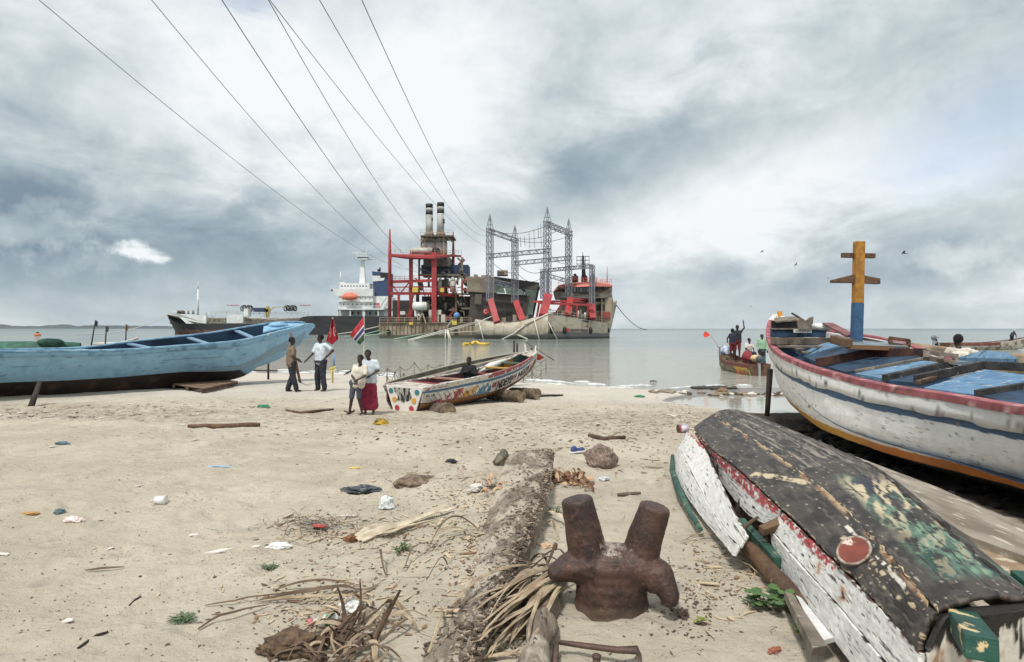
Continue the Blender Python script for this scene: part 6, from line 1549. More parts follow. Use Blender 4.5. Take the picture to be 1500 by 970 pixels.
for i in range(95):
    px = rr.uniform(608, 684); py = rr.choice([rr.uniform(394, 430), rr.uniform(432, 470)]); w_ = rr.uniform(2, 8); h_ = rr.uniform(3, 13); mb = MB()
    if rr.random() < .45: mb.cyl(Q(px, py + h_ / 2, rr.uniform(4, 11)), Q(px, py - h_ / 2, 7), w_ * .07, None, 10); nm = 'vessel'
    elif rr.random() < .5: d_ = rr.uniform(2, 10); qb(mb, px, py - h_ / 2, px + w_, py + h_ / 2, d_, d_ + 3); nm = 'machine_casing'
    else: d_ = rr.uniform(2, 8); mb.tube([Q(px, py, d_), Q(px + w_, py + rr.uniform(-3, 3), d_), Q(px + w_ + 2, py + h_, d_)], .14, 6); nm = 'pipe'
    mb.build(nm, rr.choice(mats_), pw)
for x0, x1, dd in ((641, 648, 5), (649, 656, 6), (659, 668, 4)):
    mb = MB(); mb.cyl(Q((x0 + x1) / 2, 428, dd), Q((x0 + x1) / 2, 412, dd), (x1 - x0) * .075, None, 16); mb.cyl(Q((x0 + x1) / 2, 412, dd), Q((x0 + x1) / 2, 406, dd), (x1 - x0) * .075, (x1 - x0) * .03, 16); mb.build('vessel', silver if dd != 6 else steel, pw)
mb = MB(); qb(mb, 618, 434, 690, 472, 8, 20); mb.build('engine_room', steeld, pw)
mb = MB(); qb(mb, 575, 440, 600, 471, 12, 20); mb.build('engine_room', steeld, pw)
mb = MB(); c0, c1 = Q(606, 448.5, -1.5), Q(624, 448.5, -1.5); mb.cyl(c0, c1, .95, None, 20); mb.ball(c0, .95, 8, (.3, 1, 1)); mb.ball(c1, .95, 8, (.3, 1, 1)); mb.build('white_tank', pmat('tank_white', srgb(220, 220, 214), .5), pw)
mb = MB()
for a, b in (((609, 453), (614, 474)), ((617, 453), (624, 474)), ((609, 453), (616, 462)), ((620, 453), (612, 474))): qbar(mb, a, b, .28, .28, -1.5)
mb.build('tank_stand', MATS['beige_steel'], pw)
for x0, y0, x1, y1 in ((628, 454, 646, 473), (643, 461, 652, 473), (586, 456, 593, 461)): mb = MB(); qb(mb, x0, y0, x1, y1, .8, 3.4); mb.build('white_cabinet', pmat('cabinet_white', srgb(200, 198, 188), .6), pw)
for x0, y0, x1, y1 in ((604, 421, 612, 428), (645, 422, 650, 428), (599, 472, 605, 476), (662, 470, 669, 476)): mb = MB(); qb(mb, x0, y0, x1, y1, -.5, 1); mb.build('yellow_box', yel, pw)
mb = MB(); mb.ball(Q(669, 462, 0), 1, 8, (.75, .6, .7)); mb.build('blue_tank', pmat('blue_tank', srgb(100, 140, 190), .5), pw)
mb = MB(); mb.prism([Q(654, 478, -.5), Q(662, 468, -.5), Q(664, 468, -.5), Q(657, 478, -.5)], (0, .2, 0)); mb.build('gangway', cream, pw)
mb = MB(); mb.tube([Q(682 + 5.2 * math.cos(t), 418 - 8 * math.sin(t) , 3) for t in np.linspace(0, 2 * PI, 20)], .22, 6, caps=False); mb.build('red_hoop', redst, pw)
mb = MB()
for i in range(6): mb.ball(Q(693 + i * 2.6, 420 - (i % 2) * 3, 2), rr.uniform(.25, .5), 6)
mb.build('yellow_gear', yel, pw)
# hall with writing
hall = pmat('hall_dark', srgb(94, 88, 82), .6, noise=(srgb(78, 73, 68), .25)); hallr = pmat('hall_roof', srgb(84, 82, 82), .6); hbe = pmat('hall_beige', srgb(152, 142, 124), .7, noise=(srgb(126, 116, 100), .4)); gls = pmat('hall_glass', srgb(128, 142, 132), .15, noise=(srgb(104, 118, 108), .4), spec=.8)
mb = MB(); mb.prism([Q(685, 472, 0), Q(691, 428, 0), Q(776, 433, 7), Q(768, 474, 7)], (0, 12, 0)); mb.build('hall_wall', hall, pw)
mb = MB(); mb.prism([Q(684, 427.5, -.3), Q(684, 405, 0), Q(726, 406, 3), Q(726, 430, 3)], (0, 12, 0)); mb.build('upper_house', hbe, pw)
mb = MB(); mb.prism([Q(724, 405, 2), Q(790, 414, 8), Q(791, 424, 8), Q(762, 424, 6.8), Q(724, 414, 2)], (0, 12, 0)); mb.build('hall_roof', hallr, pw)
mb = MB(); mb.prism([Q(684, 428.6, -.8), Q(684, 427, -.8), Q(772, 432.4, 6.2), Q(772, 434.4, 6.2)], (0, .7, 0)); mb.build('roof_edge', black_m, pw)
mb = MB(); mb.prism([Q(723, 415, 2.6), Q(737, 418, 3.8), Q(740, 429.5, 4.1), Q(723, 428.5, 2.8)], (0, .5, 0)); mb.build('window', gls, pw)
mb = MB(); mb.prism([Q(738.5, 419, 4), Q(764, 424, 6), Q(769, 432, 6.4), Q(741.5, 430, 4.2)], (0, .5, 0)); mb.build('window', gls, pw)
mb = MB(); mb.prism([Q(769, 424, 6.4), Q(788, 425, 7.8), Q(777, 468, 7.6), Q(764, 468, 6.8)], (0, .6, 0)); mb.build('glass_end', gls, pw)
mb = MB(); mb.prism([Q(788, 420, 7.7), Q(791, 420, 7.9), Q(781, 468, 7.8), Q(778, 468, 7.6)], (0, 1.5, 0)); mb.prism([Q(768, 424, 6.3), Q(770, 424, 6.3), Q(766, 434, 6.3), Q(764.5, 434, 6.3)], (0, .4, 0)); mb.build('glass_frame', black_m, pw)
mb = MB(); mb.prism([Q(696, 431, .2), Q(706, 431.5, .8), Q(705, 446, .7), Q(695, 445.5, .1)], (0, -.12, 0)); mb.build('louvre', pmat('louvre', srgb(104, 98, 90), .7), pw)
HB = pmat('hall_letters', srgb(44, 42, 42), .6)
def hm(x0, y0, x1, y1, h_): a = Q(x0, y0, (x0 - 685) * .082 - .35); b = Q(x1, y1, (x1 - 685) * .082 - .35); return flatmap(a, b - a, (.1, 0, h_))
lettering('hall_writing', 'KARADENIZ POWERSHIP', hm(709, 448, 766, 450.5, 1.05), HB, pw, .04)
lettering('hall_writing', 'KORAY BEY', hm(722, 461.5, 750, 462.5, .95), HB, pw, .04)
mb = MB(); p0 = Q(711.5, 456.5, 1.7); mb.cyl(p0, p0 + Vector((0, -.1, 0)), .72, None, 24); mb.build('red_roundel', pmat('roundel_red', srgb(184, 50, 52), .6), pw)
mb = MB(); mb.tube([p0 + Vector((.36 * math.cos(t), -.16, .36 * math.sin(t))) for t in np.linspace(.8, 2 * PI - .8, 14)], [.02 + .07 * math.sin(PI * i / 13) for i in range(14)], 5); mb.build('crescent', wht, pw)
for x0, y0, x1, y1 in ((728, 396, 744, 403), (694, 402, 699, 405), (705, 403, 718, 406)):
    mb = MB(); qb(mb, x0, y0, x1, y1, 5, 9); mb.build('roof_unit', hbe, pw)
mb = MB(); qb(mb, 729, 398, 738, 399, 4.9, 5); qb(mb, 729, 400.6, 738, 401.6, 4.9, 5); mb.build('roof_vent', black_m, pw)
mb = MB(); qb(mb, 760, 466, 800, 475, -2, 4); mb.build('link_deck', steel, pw)

# ================================================================== TRANSFORMER SHIP with lattice towers
ts = thing('transformer_ship', 'beige ship with lattice pylons on red legs and a red topped bridge', 'ship', (8, 142, SEA))
iz = Matrix.Translation((-8, -142, -SEA))
def Zp(px, py, dd=0): return iz @ P(px, py, 142 + dd)
def zb_(mb, x0, y0, x1, y1, d0=0, d1=5):
    a = Zp(x0, y1, d0); b = Zp(x1, y0, d0); mb.box((min(a.x, b.x), a.y, min(a.z, b.z)), (max(a.x, b.x), a.y + (d1 - d0), max(a.z, b.z)))
def shipc(u, v):
    c = const(len(u), srgb(182, 175, 158)); z = v
    c = over(c, srgb(160, 148, 126), sstep(fbm(u * 20, v * 6, 3, 4), .5, .64) * .7); c = over(c, srgb(104, 100, 98), sstep(z + (fbm(u * 8, v * 0, 9, 2) - .5) * .06, .60, .64)); c = over(c, srgb(54, 52, 52), sstep(z, .80, .86))
    return over(c, srgb(150, 106, 78), sstep(fbm(u * 60, v * 1.5, 6, 4), .62, .7) * (v < .6) * .6)
hs = []
for px, yt, yb, dd, dep in ((695.5, 472, 492, 4, 1), (697, 468, 497, 1.5, 8), (712, 470, 499, 0, 14), (735, 472.5, 499.5, -2, 16), (760, 471, 500, -4, 18), (782, 465.5, 500, -6, 20), (803, 461, 500, -8, 22)):
    a = Zp(px, yt, dd + 1.2); b = Zp(px, yt + 4, dd - .2); c_ = Zp(px, (yt + yb) / 2, dd - .6); d_ = Zp(px, yb - 4, dd + .2); e_ = Zp(px, yb, dd + 1.5)
    hs.append([a + Vector((0, dep * .3, 0)), a, b, c_, d_, e_])
Surf(hs).build('stern_hull', paint_vc_clean, ts, 90, 40, lambda u, v: shipc(u, v * 1.25 - .25))
hs = []
for px, yt, yb, dd in ((803, 461, 500, -8), (830, 464, 499, -5), (862, 469, 498, 0), (888, 473, 497, 6), (893, 473.5, 496.5, 8)):
    hs.append([Zp(px, yt, dd), Zp(px, (yt + yb) / 2, dd), Zp(px, yb, dd)])
Surf(hs, True).build('side_hull', paint_vc_clean, ts, 60, 30, shipc)
mb = MB(); mb.prism([Zp(697, 470, 2), Zp(735, 473, -1), Zp(782, 466, -5), Zp(803, 462, -7.5), Zp(862, 470, .3), Zp(893, 474, 8), Zp(893, 472, 26), Zp(720, 472, 22)], (0, 0, -.2)); mb.build('deck', rustg, ts)
mb = MB(); bp = [Zp(881, 432, 6), Zp(895, 421, 7), Zp(899, 446, 8), Zp(903.5, 440, 12), Zp(903, 448, 12), Zp(896, 478, 9), Zp(891, 497, 8), Zp(880, 498, 5)]; mb.prism(bp, (0, 9, 0)); mb.build('bow_plating', pmat('ship_beige', srgb(186, 176, 154), .7, noise=(srgb(156, 144, 124), .4)), ts)
sbg = MATS['ship_beige']
railing('deck_railing', [Zp(803, 462, -8), Zp(830, 465, -5), Zp(862, 470, 0), Zp(890, 474, 7)], 1.2, MATS['beige_steel'], ts, 1.2, .1)
mb = MB(); mb.tube([Zp(804, 464, -7.6), Zp(862, 471, 0)], .3, 6); mb.tube([Zp(804, 461, -7), Zp(866, 469, 1)], .25, 6); mb.build('deck_pipes', steel, ts)
for px, dd in ((808, -7.6), (827, -5.6), (865, .3), (890, 7)):
    mb = MB(); mb.ball(Zp(px, 484, dd), 1, 8, (.48, .4, .75)); mb.build('fender', black_m, ts)
mb = MB(); 
for x0, x1, y in ((818, 826, 473.5), (848, 862, 477)): mb.prism([Zp(x0, y, (x0 - 803) * .135 - 8.1), Zp(x1, y + .5, (x1 - 803) * .135 - 8.1), Zp(x1, y + 1.3, (x1 - 803) * .135 - 8.1), Zp(x0, y + .8, (x0 - 803) * .135 - 8.1)], (0, -.06, 0))
mb.build('scupper', black_m, ts)
a = Zp(835, 485.5, -4.6); b = Zp(862, 486.5, -.6); lettering('hull_writing', 'KARADENIZ POWERSHIP', flatmap(a, b - a, (0, 0, .6)), HB, ts, .04)
mb = MB(); p0 = Zp(832, 483.5, -5.1); mb.cyl(p0, p0 + Vector((.02, -.1, 0)), .36, None, 16); mb.build('roundel', MATS['roundel_red'], ts)
# hanging lines and slanted ropes on the hull
mb = MB()
for a, b in (((702, 473, -.2), (708, 497, -1.6)), ((783, 469, -6.8), (790, 498, -8)), ((800, 466, -8.2), (816, 497, -8.2))): mb = MB(); mb.tube([Zp(*a), Zp(*b)], .13, 5); mb.build('hanging_rope', rope_m, ts)
for pp_, r_ in (([Zp(696, 474, 0), Zp(722, 463, 0)], .12), ([Zp(732, 499, -4), Zp(752, 489, -4.2), Zp(768, 477, -5.5)], .14), ([Zp(722, 483, -1.3), Zp(750, 487, -3), Zp(773, 497, -6)], .16), ([Zp(768, 476, -5.6), Zp(805, 459, -8)], .16)): mb = MB(); mb.tube(pp_, r_, 5); mb.build('mooring_line', rope_m, ts)
# bridge
mb = MB(); mb.prism([Zp(814, 426, 8), Zp(817, 437, 8), Zp(868, 437, 3.5), Zp(896, 436, 7), Zp(897, 420, 7), Zp(868, 418, 3.2), Zp(822, 420, 7)], (0, 9, 0)); mb.build('bridge_house', pmat('bridge_brown', srgb(160, 144, 126), .7, noise=(srgb(112, 96, 84), .4)), ts)
mb = MB(); mb.prism([Zp(813, 425.5, 7), Zp(818, 418, 7), Zp(832, 414, 7), Zp(870, 412.5, 3), Zp(892, 414.5, 6.6), Zp(897.5, 418.5, 6.6), Zp(897, 420.5, 6.6), Zp(868, 419.5, 2.6), Zp(830, 421, 6.4)], (0, 9.5, 0)); mb.build('bridge_roof', pmat('coral_red', srgb(208, 128, 114), .6), ts)
mb = MB(); zb_(mb, 869, 434, 896, 474, 6.5, 14); mb.build('bridge_front', sbg, ts)
mb = MB(); zb_(mb, 824, 437, 869, 470, 9, 16); mb.build('bridge_front', pmat('bridge_shade', srgb(150, 142, 128), .7), ts)
for i in range(5): mb = MB(); zb_(mb, 840 + i * 4.8, 421.5, 843.4 + i * 4.8, 427.5, 2.4 + (i * 0), 3.4); mb.build('bridge_window', drk if i % 2 else pmat('dim_glass', srgb(70, 76, 78), .2), ts)
for x0, x1 in ((826, 830), (872, 876), (885, 892), (817, 821)): mb = MB(); zb_(mb, x0, 420.5, x1, 423.5, 6, 7.5); mb.build('bridge_window', drk, ts)
for x0, y0, x1, y1 in ((873, 431.5, 886, 442), (874, 446, 886, 455)): mb = MB(); zb_(mb, x0, y0, x1, y1, 6.3, 6.6); mb.build('dark_opening', pmat('opening_dark', srgb(54, 46, 44), .8), ts)
mb = MB(); zb_(mb, 876, 457, 894, 467, 6.1, 6.45); mb.build('red_side', pmat('dull_red_panel', srgb(150, 70, 66), .7), ts)
mb = MB()
for a, b in (((818, 431), (868, 433)), ((818, 434), (868, 436)), ((868, 433), (896, 434))): mb.bar(Zp(*a, 3), Zp(*b, 3), .3, .5)
mb.build('catwalk', steel, ts)
for px, w_, y in ((842.5, 5, 404), (856, 5, 404), (868, 4.5, 404)):
    mb = MB(); mb.cyl(Zp(px, 414, 9), Zp(px, y, 9), w_ * .155, w_ * .14, 12); mb.build('funnel', pmat('maroon_funnel', srgb(92, 46, 42), .7), ts)
    mb = MB(); mb.cyl(Zp(px, y, 9), Zp(px - .4, y - 3, 9), .3, .35, 8); mb.build('exhaust', black_m, ts)
mb = MB(); mb.cyl(Zp(855.5, 412, 8), Zp(854, 375, 8), .55, .25, 8); mb.cyl(Zp(854, 375, 8), Zp(853.5, 369, 8), .1, .05, 6); mb.build('black_mast', black_m, ts)
mb = MB()
for y in (376, 381.5, 387): mb.bar(Zp(844.5, y, 8), Zp(863.5, y - .3, 8), .14, .14)
for x in (845, 851, 857.5, 863): mb.bar(Zp(x, 375.5, 8), Zp(x, 395 - abs(x - 854) * .5, 8), .1, .1)
mb.build('aerial_frame', darkrope_m, ts)
for i, px in enumerate((874, 878, 882, 886, 889.5, 893)): mb = MB(); mb.cyl(Zp(px, 415, 8), Zp(px + (-1.5 if i == 5 else 0), 405 + (i % 3) * 2.2 - (17 if i == 4 else 0), 8), .10, .05, 5); mb.build('aerial', wht if i % 2 else redst, ts)
railing('roof_railing', [Zp(818, 417, 7), Zp(838, 413, 6.5), Zp(896, 416, 6.5)], 1.0, pmat('coral_rail', srgb(206, 110, 100)), ts, 1.2, .08)
# red gantry on deck
mb = MB()
for a, b, d in (((780, 442), (870, 441), 2), ((788, 444), (868, 447), -1), ((845, 445), (845, 467), 1), ((861, 444), (862, 468), 1), ((870, 441), (861, 447), 2), ((832, 442), (845, 438), 2), ((845, 438), (862, 442), 2), ((824, 444), (812, 462), 1), ((790, 443), (786, 466), 3)): mb.bar(Zp(*a, d), Zp(*b, d), .42, .45)
mb.build('red_gantry', redst, ts)
# slanted red legs with lattice towers
lat = pmat('galvanised', srgb(136, 140, 150), .5, noise=(srgb(112, 116, 126), 1))
def leg(tx0, tx1, ty, bx0, bx1, by, d0, d1):
    mb = MB(); s_ = (tx1 - tx0) * .15; mb.bar(Zp((tx0 + tx1) / 2, ty, d0), Zp((bx0 + bx1) / 2, by, d1), s_ * 1.05, s_ * 1.2, Vector((0, 1, 0))); mb.build('red_leg', redst, ts)
leg(714.5, 723, 440, 724, 733, 473, 2, -1); leg(752, 760.5, 444, 762, 771, 472, 4, -3); leg(797, 808, 434, 790, 800, 464, -3, -6); leg(830, 839, 440, 826, 835, 464, 3, -4); leg(862.5, 871, 447, 864, 872, 467, 1, 0)
def lattice(px0, px1, ytop, ybot, dd, peak=None, name='lattice_tower'):
    w_ = (px1 - px0) / F * (142 + dd); c0 = Zp((px0 + px1) / 2, ybot, dd); c1 = Zp((px0 + px1) / 2, ytop, dd)
    mb = MB(); H = c1.z - c0.z; n_ = max(2, int(H / w_ / .95)); k_ = [(-.5, -.5), (.5, -.5), (.5, .5), (-.5, .5)]
    R_ = Matrix.Rotation(R(28), 2)
    cs = [R_ @ Vector((a * w_ * .86, b * w_ * .86)) for a, b in k_]
    def pt(i, z): return Vector((c0.x + cs[i].x, c0.y + cs[i].y, z))
    for i in range(4): mb.bar(pt(i, c0.z), pt(i, c1.z), .15, .15)
    for j in range(n_):
        z0 = c0.z + H * j / n_; z1 = c0.z + H * (j + 1) / n_
        for i in range(4): mb.bar(pt(i, z0), pt((i + 1) % 4, z1), .065, .065); mb.bar(pt((i + 1) % 4, z0), pt(i, z1), .065, .065); mb.bar(pt(i, z1), pt((i + 1) % 4, z1), .08, .08)
    if peak:
        tp = Zp((px0 + px1) / 2, peak, dd)
        for i in range(4):
            mb.bar(pt(i, c1.z), tp, .12, .12)
            for f_ in (.3, .6): mb.bar(pt(i, c1.z).lerp(tp, f_), pt((i + 1) % 4, c1.z).lerp(tp, f_), .07, .07)
    return mb.build(name, lat, ts)
def truss(a, b, h_, name='lattice_beam'):
    mb = MB(); n_ = max(3, int((b - a).length / h_)); s_ = (b - a).cross(Vector((0, 0, 1))).normalized() * h_ * .5; up = Vector((0, 0, h_ * .5))
    cs = [s_ + up, s_ - up, -s_ - up, -s_ + up]
    for c in cs: mb.bar(a + c, b + c, .12, .12)
    for j in range(n_):
        p, q_ = a.lerp(b, j / n_), a.lerp(b, (j + 1) / n_)
        for i in range(4): mb.bar(p + cs[i], q_ + cs[(i + 1) % 4], .07, .07)
        if j % 2: 
            for i in range(4): mb.bar(p + cs[(i + 1) % 4], q_ + cs[i], .09, .09)
    return mb.build(name, lat, ts)
lattice(713, 722, 336, 441, 2, 314); lattice(750, 758.5, 351, 444, 4, 330); lattice(797, 806.5, 325, 434, -3, 303); lattice(829, 837, 341, 439, 3, 320); lattice(864, 870.5, 389, 447, 1); lattice(792, 797.5, 397, 438, 10); lattice(801, 804, 397, 440, 14)
truss(Zp(714, 337, 2), Zp(758, 353, 4), .95); truss(Zp(798, 327, -3), Zp(837, 343, 3), .95)
truss(Zp(714, 375.5, 2), Zp(806, 367, -3), .85); truss(Zp(752, 386, 4), Zp(836, 378, 3), .85); truss(Zp(792, 397, 10), Zp(868, 390, 1), .7); truss(Zp(804, 404, 6), Zp(836, 413, 5), .8); truss(Zp(722, 413, 2), Zp(752, 419, 4), 1.0)
def cable(a, b, sag, r_, n_=16):
    return [a.lerp(b, i / n_) - Vector((0, 0, sag * 4 * (i / n_) * (1 - i / n_))) for i in range(n_ + 1)]
mb = MB()
for a, b, s_ in (((716, 337, 2), (800, 331, -3), 1.2), ((735, 343, 3), (820, 336, 0), 1.6), ((756, 352, 4), (836, 345, 3), 1.0), ((722, 385, 2), (752, 400, 4), .6), ((758, 400, 4), (797, 404, -3), 1.6), ((716, 400, 2), (700, 408, 4), .8), ((806, 372, -3), (829, 385, 3), .8), ((760, 389, 4), (797, 397, 0), 1)): mb.tube(cable(Zp(*a), Zp(*b), s_, .05), .055, 4)
for x, y0, y1 in ((762, 347, 362), (768, 346, 360), (775, 340, 364), (782, 336, 363), (788, 330, 350), (792, 328, 362)): mb.tube([Zp(x, y0, 0), Zp(x + 1, y1, 0)], .05, 4)
mb.build('busbar_cables', darkrope_m, ts)
for i in range(18):
    x = 806 + i * 3.4; mb = MB(); mb.cyl(Zp(x, 469, 3), Zp(x, 452 + (i * 7) % 9, 3), .22 + .1 * (i % 3), None, 8); mb.build('insulator', steel if i % 3 else wht, ts)
for i in range(7): mb = MB(); zb_(mb, 735 + i * 8, 465 - (i % 3) * 2, 741 + i * 8, 472, 5, 8); mb.build('deck_fitting', steeld if i % 2 else beige, ts)

# ================================================================== LINES
mooring = thing('mooring_ropes', 'pale and green mooring ropes slanting from the barge into the water', 'ropes', (-15, 140, SEA)); im = Matrix.Translation((15, -140, -SEA))
for pts, mt in (([(700, 471, 141), (650, 484, 132), (598, 498, 124)], rope_m), ([(700, 473, 141), (655, 485, 132), (602, 498.5, 124)], rope_m), ([(722, 484, 140), (650, 488, 132), (600, 498, 125)], rope_m), ([(637, 486.5, 149), (610, 491, 140), (578, 496.5, 133)], pmat('green_rope', srgb(150, 190, 164), .8)), ([(570, 485.5, 149), (553, 490, 146), (530, 492, 146)], MATS['green_rope']), ([(556, 478, 150), (520, 486, 150), (490, 490, 158)], rope_m), ([(556, 484, 150), (530, 491, 150), (505, 493, 150)], MATS['green_rope'])):
    mb = MB(); mb.tube([im @ P(*p) for p in pts], .10, 5); mb.build('rope', mt, mooring)
mb = MB()
for a, b in (((653, 484, 131), (652, 498, 130)), ((656, 484, 131), (661, 500, 130)), ((655, 484, 131), (658, 499, 130))): mb.tube([P(*a), P(*b)], .13, 5)
o = mb.build('tail', rope_m, mooring); o.data.transform(im)
def tagline(name, label, pts, r_, m_, cat='rope', group=None):
    mb = MB(); mb.tube(pts, r_, 4); return tag(mb.build(name, m_), label, cat, group)
a, b = P(246, 461, 250), P(110, 490, 170); tagline('anchor_rope', 'pale anchor rope running down from the tanker bow to the left', cable(a, b, 2.2, .1), .12, rope_m)
a, b = P(903, 447, 152), P(948, 483, 220); tagline('anchor_rope', 'thin dark anchor line running down from the bow at the right of the ships', cable(a, b, 1.5, .1), .11, darkrope_m)
bo = MB(); pts = [(679, 506, 89), (684, 504, 90), (690, 505, 89), (694, 501.5, 91), (698, 501, 91), (702, 504, 90), (707, 505.5, 89), (716, 504.5, 90)]
bo.tube([Vector((P(*p).x, p[2], SEA + .12 + .25 * (i in (3, 4)))) for i, p in enumerate(pts)], .22, 8); tag(bo.build('oil_boom', pmat('boom_yellow', srgb(214, 178, 66), .6)), 'crumpled yellow boom floating in front of the ships', 'boom')
# overhead power lines: from the ship's towers over the beach
def overhead(label, px0, mid, end, d_end, r_=.023, d0=30):
    A_ = P(end[0], end[1], d_end); B_ = P(px0, 0, d0)
    # find where the span passes the photo column of the mid point, then the sag it needs there
    lo, hi = 0., 1.
    for _ in range(40):
        t = (lo + hi) / 2; p = A_.lerp(B_, t); px = 750 + F * p.x / p.y
        if (px - mid[0]) * (px0 - end[0]) < 0: lo = t
        else: hi = t
    p = A_.lerp(B_, t); sag = (p.z - (CAMH + (481 - mid[1]) / F * p.y)) / (4 * t * (1 - t))
    pts = []
    for i in range(61):
        t = i / 60 * 1.5; q_ = A_ + (B_ - A_) * t; q_.z -= sag * 4 * t * (1 - t) if t <= 1 else 0
        if t > 1: q_ = B_ + (pts[-1] - pts[-2]) * (t - 1) / .025 if False else pts[-1] + (pts[-1] - pts[-2])
        pts.append(q_)
    rad = [r_] * 61
    mb = MB(); mb.tube(pts, rad, 4); return tag(mb.build('power_line', pmat('line_grey', srgb(98, 102, 108), .7)), label, 'power line', 'power lines strung from the ships to the shore')
overhead('lowest power line, meeting the left part of the top edge first', 57, (325, 220), (600, 396), 150)
overhead('second power line from the left along the top edge', 222, (420, 232), (640, 400), 150)
overhead('third power line from the left along the top edge', 325, (450, 190), (660, 398), 150, .027)
overhead('faint power line crossing between the third and the fifth', 393, (500, 185), (690, 372), 150, .022)
overhead('power line ending left of the first lattice tower, near the middle', 395, (540, 185), (716, 362), 144)
overhead('power line passing just left of the chimneys from mid top edge', 468, (590, 205), (716, 345), 144)
overhead('rightmost power line, steepest of the seven', 530, (625, 205), (716, 340), 144)
# birds
birdm = pmat('bird_dark', srgb(36, 34, 36), .8)
def bird(label, px, py, d, s, bank):
    t = P(px, py, d); mb = MB()
    mb.tube([(0, -.22, 0), (0, -.1, .01), (0, .08, .01), (0, .2, 0)], [.015, .05, .055, .02], 6)
    for sg in (-1, 1):
        mb.prism([(sg * .03, .08, .02), (sg * .28, .12, .12), (sg * .62, .0, .03), (sg * .30, .0, .10), (sg * .03, -.06, .02)], (0, 0, .012))
    mb.prism([(0, -.18, 0), (-.07, -.34, 0), (.07, -.34, 0)], (0, 0, .01))
    o = mb.build('bird', birdm); o.location = t; o.rotation_euler = (R(15), R(bank), R(60 + bank)); o.scale = (s,) * 3; return tag(o, label, 'bird', 'birds in the sky on the right')
bird('largest dark bird with spread wings right of the cross post', 1324, 371, 60, 1.0, 12)
bird('small dark bird highest and farthest left of the flock', 1116, 369, 90, .9, -20)
bird('small dark bird left of the cross post, below the highest one', 1166, 388, 90, .9, 30)
bird('tiny bird just left of the cross post arm', 1213, 408, 110, .6, 5)
bird('tiny bird low over the sea left of the white boat', 1100, 449, 130, .8, -5)
# ================================================================== RUSTY BOLLARD
rust = bpy.data.materials.new('cast_iron_rust'); rust.use_nodes = True
k = NT(rust.node_tree); bs = rust.node_tree.nodes['Principled BSDF']; tc_ = k.new('ShaderNodeTexCoord'); ov = tc_.outputs['Object']
c = k.mix(k.step(k.noise(ov, 5, 7, .65), .38, .62), srgb(84, 60, 51), srgb(54, 41, 37))
c = k.mix(k.mul(k.step(k.noise(ov, 30, 5, .65), .52, .68), .7), c, srgb(104, 74, 60))
c = k.mix(k.mul(k.step(k.noise(ov, 11, 6, .7), .60, .70), .8), c, srgb(44, 36, 34))
# pale rubbed patch in the saddle (worn by ropes)
sp = k.new('ShaderNodeSeparateXYZ'); k.put(sp.inputs[0], ov)
ex = k.add(k.m('POWER', k.mul(k.sub(sp.outputs[0], .0), 9), 2), k.m('POWER', k.mul(k.sub(sp.outputs[2], .40), 12), 2)); wornf = k.mul(k.step(k.add(k.m('POWER', 2.718, k.mul(ex, -1)), k.mul(k.sub(k.noise(ov, 16, 7, .75), .5), 3.2)), .62, 1.1), k.sub(1, k.step(sp.outputs[2], .46, .5)))
c = k.mix(k.mul(wornf, .75), c, srgb(186, 172, 158))
sandf = k.mul(k.sub(1, k.step(k.add(sp.outputs[2], k.mul(k.noise(ov, 9, 4), .1)), .05, .13)), .55)
c = k.mix(sandf, c, srgb(120, 104, 90))
c = k.mix(k.mul(k.step(k.noise(k.mapv(ov, (1, 1, .35)), 14, 6, .7), .55, .66), .6), c, srgb(34, 27, 26)); k.put(bs.inputs['Base Color'], c); bs.inputs['Roughness'].default_value = .5; bs.inputs['Metallic'].default_value = .15
k.put(bs.inputs['Normal'], k.bump(k.add(k.noise(ov, 26, 8, .7), k.mul(k.noise(ov, 90, 4, .6), .4)), .6, .012))
bl = MB()
def ell(mb, c, r, sc, n_=12): mb.ball(c, r, n_, sc)
for i in range(7): z = -.08 + i * .058; w_ = .205 + .01 * math.sin(i); ell(bl, (-.0 - .0, 0, z), 1, (w_ * 1.06, .165, .10))
bl.cyl((0, 0, -.12), (0, 0, .325), .155, .15, 28)
for sx in (-1, 1): bl.cyl((sx * .07, 0, -.12), (sx * .075, 0, .28), .150, .135, 24)
def post(x0, z0, x1, z1, r0, r1, y0=0, y1=0):
    a = Vector((x0, y0, z0)); b = Vector((x1, y1, z1)); n0 = len(bl.v); bl.tube([a, a.lerp(b, .5), b, b + (b - a).normalized() * .012], [r0, (r0 + r1) / 2, r1, r1 * .86], 24)
post(-.125, .26, -.208, .655, .126, .096); post(.148, .26, .260, .625, .118, .092, 0, -.02)
ell(bl, (0, 0, .318), 1, (.20, .125, .078))
def wing(sgn, tip, thick):
    a = Vector((sgn * .12, 0, .265)); t = Vector(tip); n_ = 16
    for i in range(n_ + 1):
        f_ = i / n_; p = a.lerp(t, f_) + Vector((0, 0, .02 * math.sin(PI * f_ * .9))); r_ = (.125 * (1 - f_) + .058 * f_)
        ell(bl, p, 1, (r_ * .85, r_ * 1.15, thick * (1.7 - 1.0 * f_)), 9)
wing(-1, (-.335, -.03, .215), .080); wing(1, (.325, -.11, .165), .085)
ell(bl, (.235, -.07, .215), 1, (.075, .10, .085), 9); ell(bl, (.20, -.03, .255), 1, (.09, .11, .09), 9); ell(bl, (-.21, -.02, .262), 1, (.09, .11, .07), 9)
for i in range(5): f_ = i / 4; ell(bl, (.27 + .055 * f_, -.08 - .04 * f_, .26 - .12 * f_), 1, (.085 - .025 * f_, .09, .07), 9)
bo_ = bl.build('bollard', rust, fixn=False); remesh(bo_, .0075, 9)
